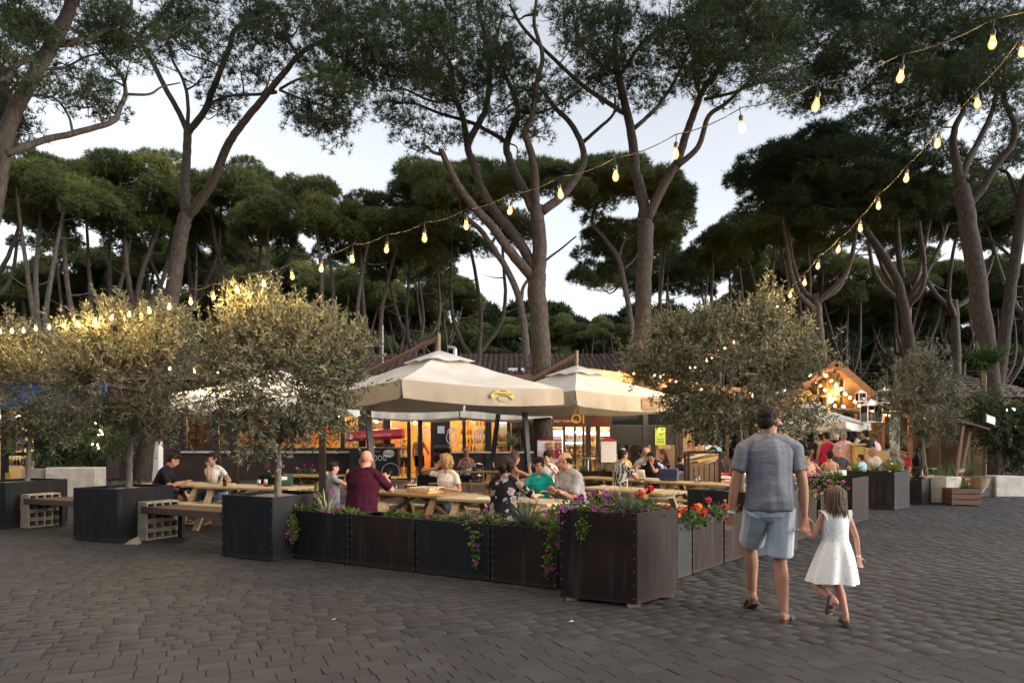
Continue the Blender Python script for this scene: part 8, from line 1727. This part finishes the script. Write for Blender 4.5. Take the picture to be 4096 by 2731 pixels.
# crowd on the right
GC = 'people standing in the crowd on the right'
S('man in black T-shirt with hands on hips seen from behind', XU(3190, 19.2), 19.2, -6, pose=stand, H=1.8, skin='olive', hair=('short', 'black'), top=Bk, bot=('shorts', navy), armL=(-.24, .02, 1.02), armR=(.24, .02, 1.02), elbow=((-1, -.2, 0), (1, -.2, 0)), sleeve=.75, fat=1.1, group=GC)
S('second man in black just left of the man with hands on hips', XU(3166, 20.0), 20.0, 10, pose=stand, H=1.8, skin='olive', hair=('cap', 'black'), top=Bk, bot=('shorts', navy), group=GC, sleeve=.75)
S('girl in lilac dress with long dark hair left of the red tank top', XU(3262, 19.6), 19.6, 0, pose=stand, H=1.45, skin='tan', hair=('long', 'dkbrown'), top=lilac, bot=('skirt', lilac), female=True, group=GC)
S('man in red tank top seen from behind', XU(3307, 19.2), 19.2, 4, pose=stand, H=1.76, skin='tan', hair=('short', 'dkbrown'), top=redt, bot=('shorts', Bk), strap=False, sleeve=0, fat=1.15, group=GC)
S('white-haired man in dark shirt between the red tank top and the pink shirt', XU(3346, 20.2), 20.2, 0, pose=stand, H=1.8, skin='tan', hair=('short', 'white'), top=Bk, bot=('trousers', dgrey), group=GC, sleeve=.8)
S('grey-haired man in pale pink shirt and khaki trousers', XU(3376, 19.0), 19.0, -12, pose=stand, H=1.76, skin='tan', hair=('short', 'grey'), top=pinkp, bot=('trousers', khaki), armR=(.26, .1, 1.05), sleeve=1.5, fat=1.15, botlen=1.95, group=GC, elbow=((-1, -.2, 0), (1, -.3, 0)))
S('teenager in white T-shirt and jeans beside the pale pink shirt', XU(3409, 19.5), 19.5, -20, pose=stand, H=1.66, skin='tan', hair=('short', 'black'), top=Wt, bot=('trousers', aqua), botlen=1.95, group=GC)
S('man in light blue shirt behind the teenager in white', XU(3424, 20.4), 20.4, -10, pose=stand, H=1.8, skin='tan', hair=('short', 'brown'), top=lblue, bot=('trousers', jean), botlen=1.95, group=GC)
S('tall person in black T-shirt at the right end of the crowd', XU(3466, 19.4), 19.4, 12, pose=stand, H=1.82, skin='olive', hair=('short', 'black'), top=Bk, bot=('trousers', navy), botlen=1.95, armL=(-.28, .1, .95), group=GC, sleeve=.75)
for k_, (u_, y_, f_, tp, hr, lb_) in enumerate(((3285, 20.6, 20, aqua, ('short', 'brown'), 'man in aqua T-shirt glimpsed between lilac dress and red tank top'), (3448, 21.0, -15, sand, ('bob', 'blonde'), 'blonde woman in sand top left of the tall black T-shirt'), (3500, 20.6, 30, pinkp, ('short', 'black'), 'man in pale pink T-shirt right of the tall black T-shirt'), (3230, 20.8, 8, maroon, ('bob', 'dkbrown'), 'woman in maroon top right of the man with hands on hips'))):
    S(lb_, XU(u_, y_), y_, f_, pose=stand, H=1.72, skin='tan', hair=hr, top=tp, bot=('trousers', navy), botlen=1.9, group=GC, vox=.014)
GS = 'guests seated on the right'
S('woman in peach sleeveless top with dark hair, back to the camera', XU(3228, 15.4), 15.4, -28, H=1.66, skin='tan', hair=('bun', 'black'), top=peach, bot=('shorts', jean), armR=(.16, .34, .95), armL=(-.1, .34, .85), sleeve=0, lean=8, female=True, fat=1.15, head=(-20, 0), group=GS)
S('woman in white top with thin straps seen from behind', XU(3320, 15.6), 15.6, -6, H=1.62, skin='tan', hair=('bun', 'dkbrown'), top=Wt, bot=('shorts', jean), armL=(-.16, .34, .8), armR=(.16, .34, .8), strap=True, female=True, group=GS)
S('man facing the camera right behind the white straps', XU(3352, 17.4), 17.4, 178, H=1.74, skin='pink', hair=('short', 'grey'), top=dgrey, bot=('shorts', jean), armL=(-.16, .34, .8), armR=(.16, .34, .8), feat=True, group=GS)
S('child with dark hair in front of the bald man in white', XU(3447, 16.4), 16.4, 30, H=1.3, seat=.5, skin='tan', hair=('boy', 'brown'), top=aqua, bot=('shorts', jean), armL=(-.1, .3, .75), armR=(.1, .3, .75), group=GS)
S('bald man with glasses in white T-shirt lifting a bite', XU(3512, 17.4), 17.4, 95, H=1.8, skin='tan', hair=('bald', 'brown'), top=Wt, bot=('shorts', navy), armL=(-.1, .36, 1.0), armR=(.04, .34, 1.2), lean=10, sleeve=.7, fat=1.1, feat=True, group=GS, hand_dir=(None, (0, -.2, 1)))
S('brown-haired person in grey shirt seen from behind beside the yellow stand', XU(3578, 17.2), 17.2, 10, H=1.74, skin='tan', hair=('bob', 'grey'), top=F_('slate', (.16, .17, .19)), bot=('trousers', navy), armL=(-.2, .34, .8), armR=(.2, .34, .8), fat=1.2, group=GS)
S('bearded man in red T-shirt by the croton plant', XU(3618, 17.8), 17.8, 100, H=1.68, skin='olive', hair=('short', 'black'), top=redt, bot=('shorts', navy), armL=(-.2, .34, .75), armR=(.2, .34, .75), group=GS, feat=True)
S('person in light blue shirt bending over a table far right', XU(3545, 21), 21.0, -40, H=1.72, seat=.6, skin='tan', hair=('short', 'brown'), top=lblue, bot=('trousers', navy), armL=(-.15, .35, .9), armR=(.15, .35, .9), lean=18, sleeve=.8, group=GS)
S('long-haired woman in dark top at the cups table under the slim olive', XU(3672, 20.6), 20.6, 20, H=1.64, skin='tan', hair=('long', 'black'), top=Bk, bot=('trousers', Bk), armL=(-.15, .35, .8), armR=(.15, .35, .8), female=True, group=GS)
bpy.data.scenes.remove(TMP)
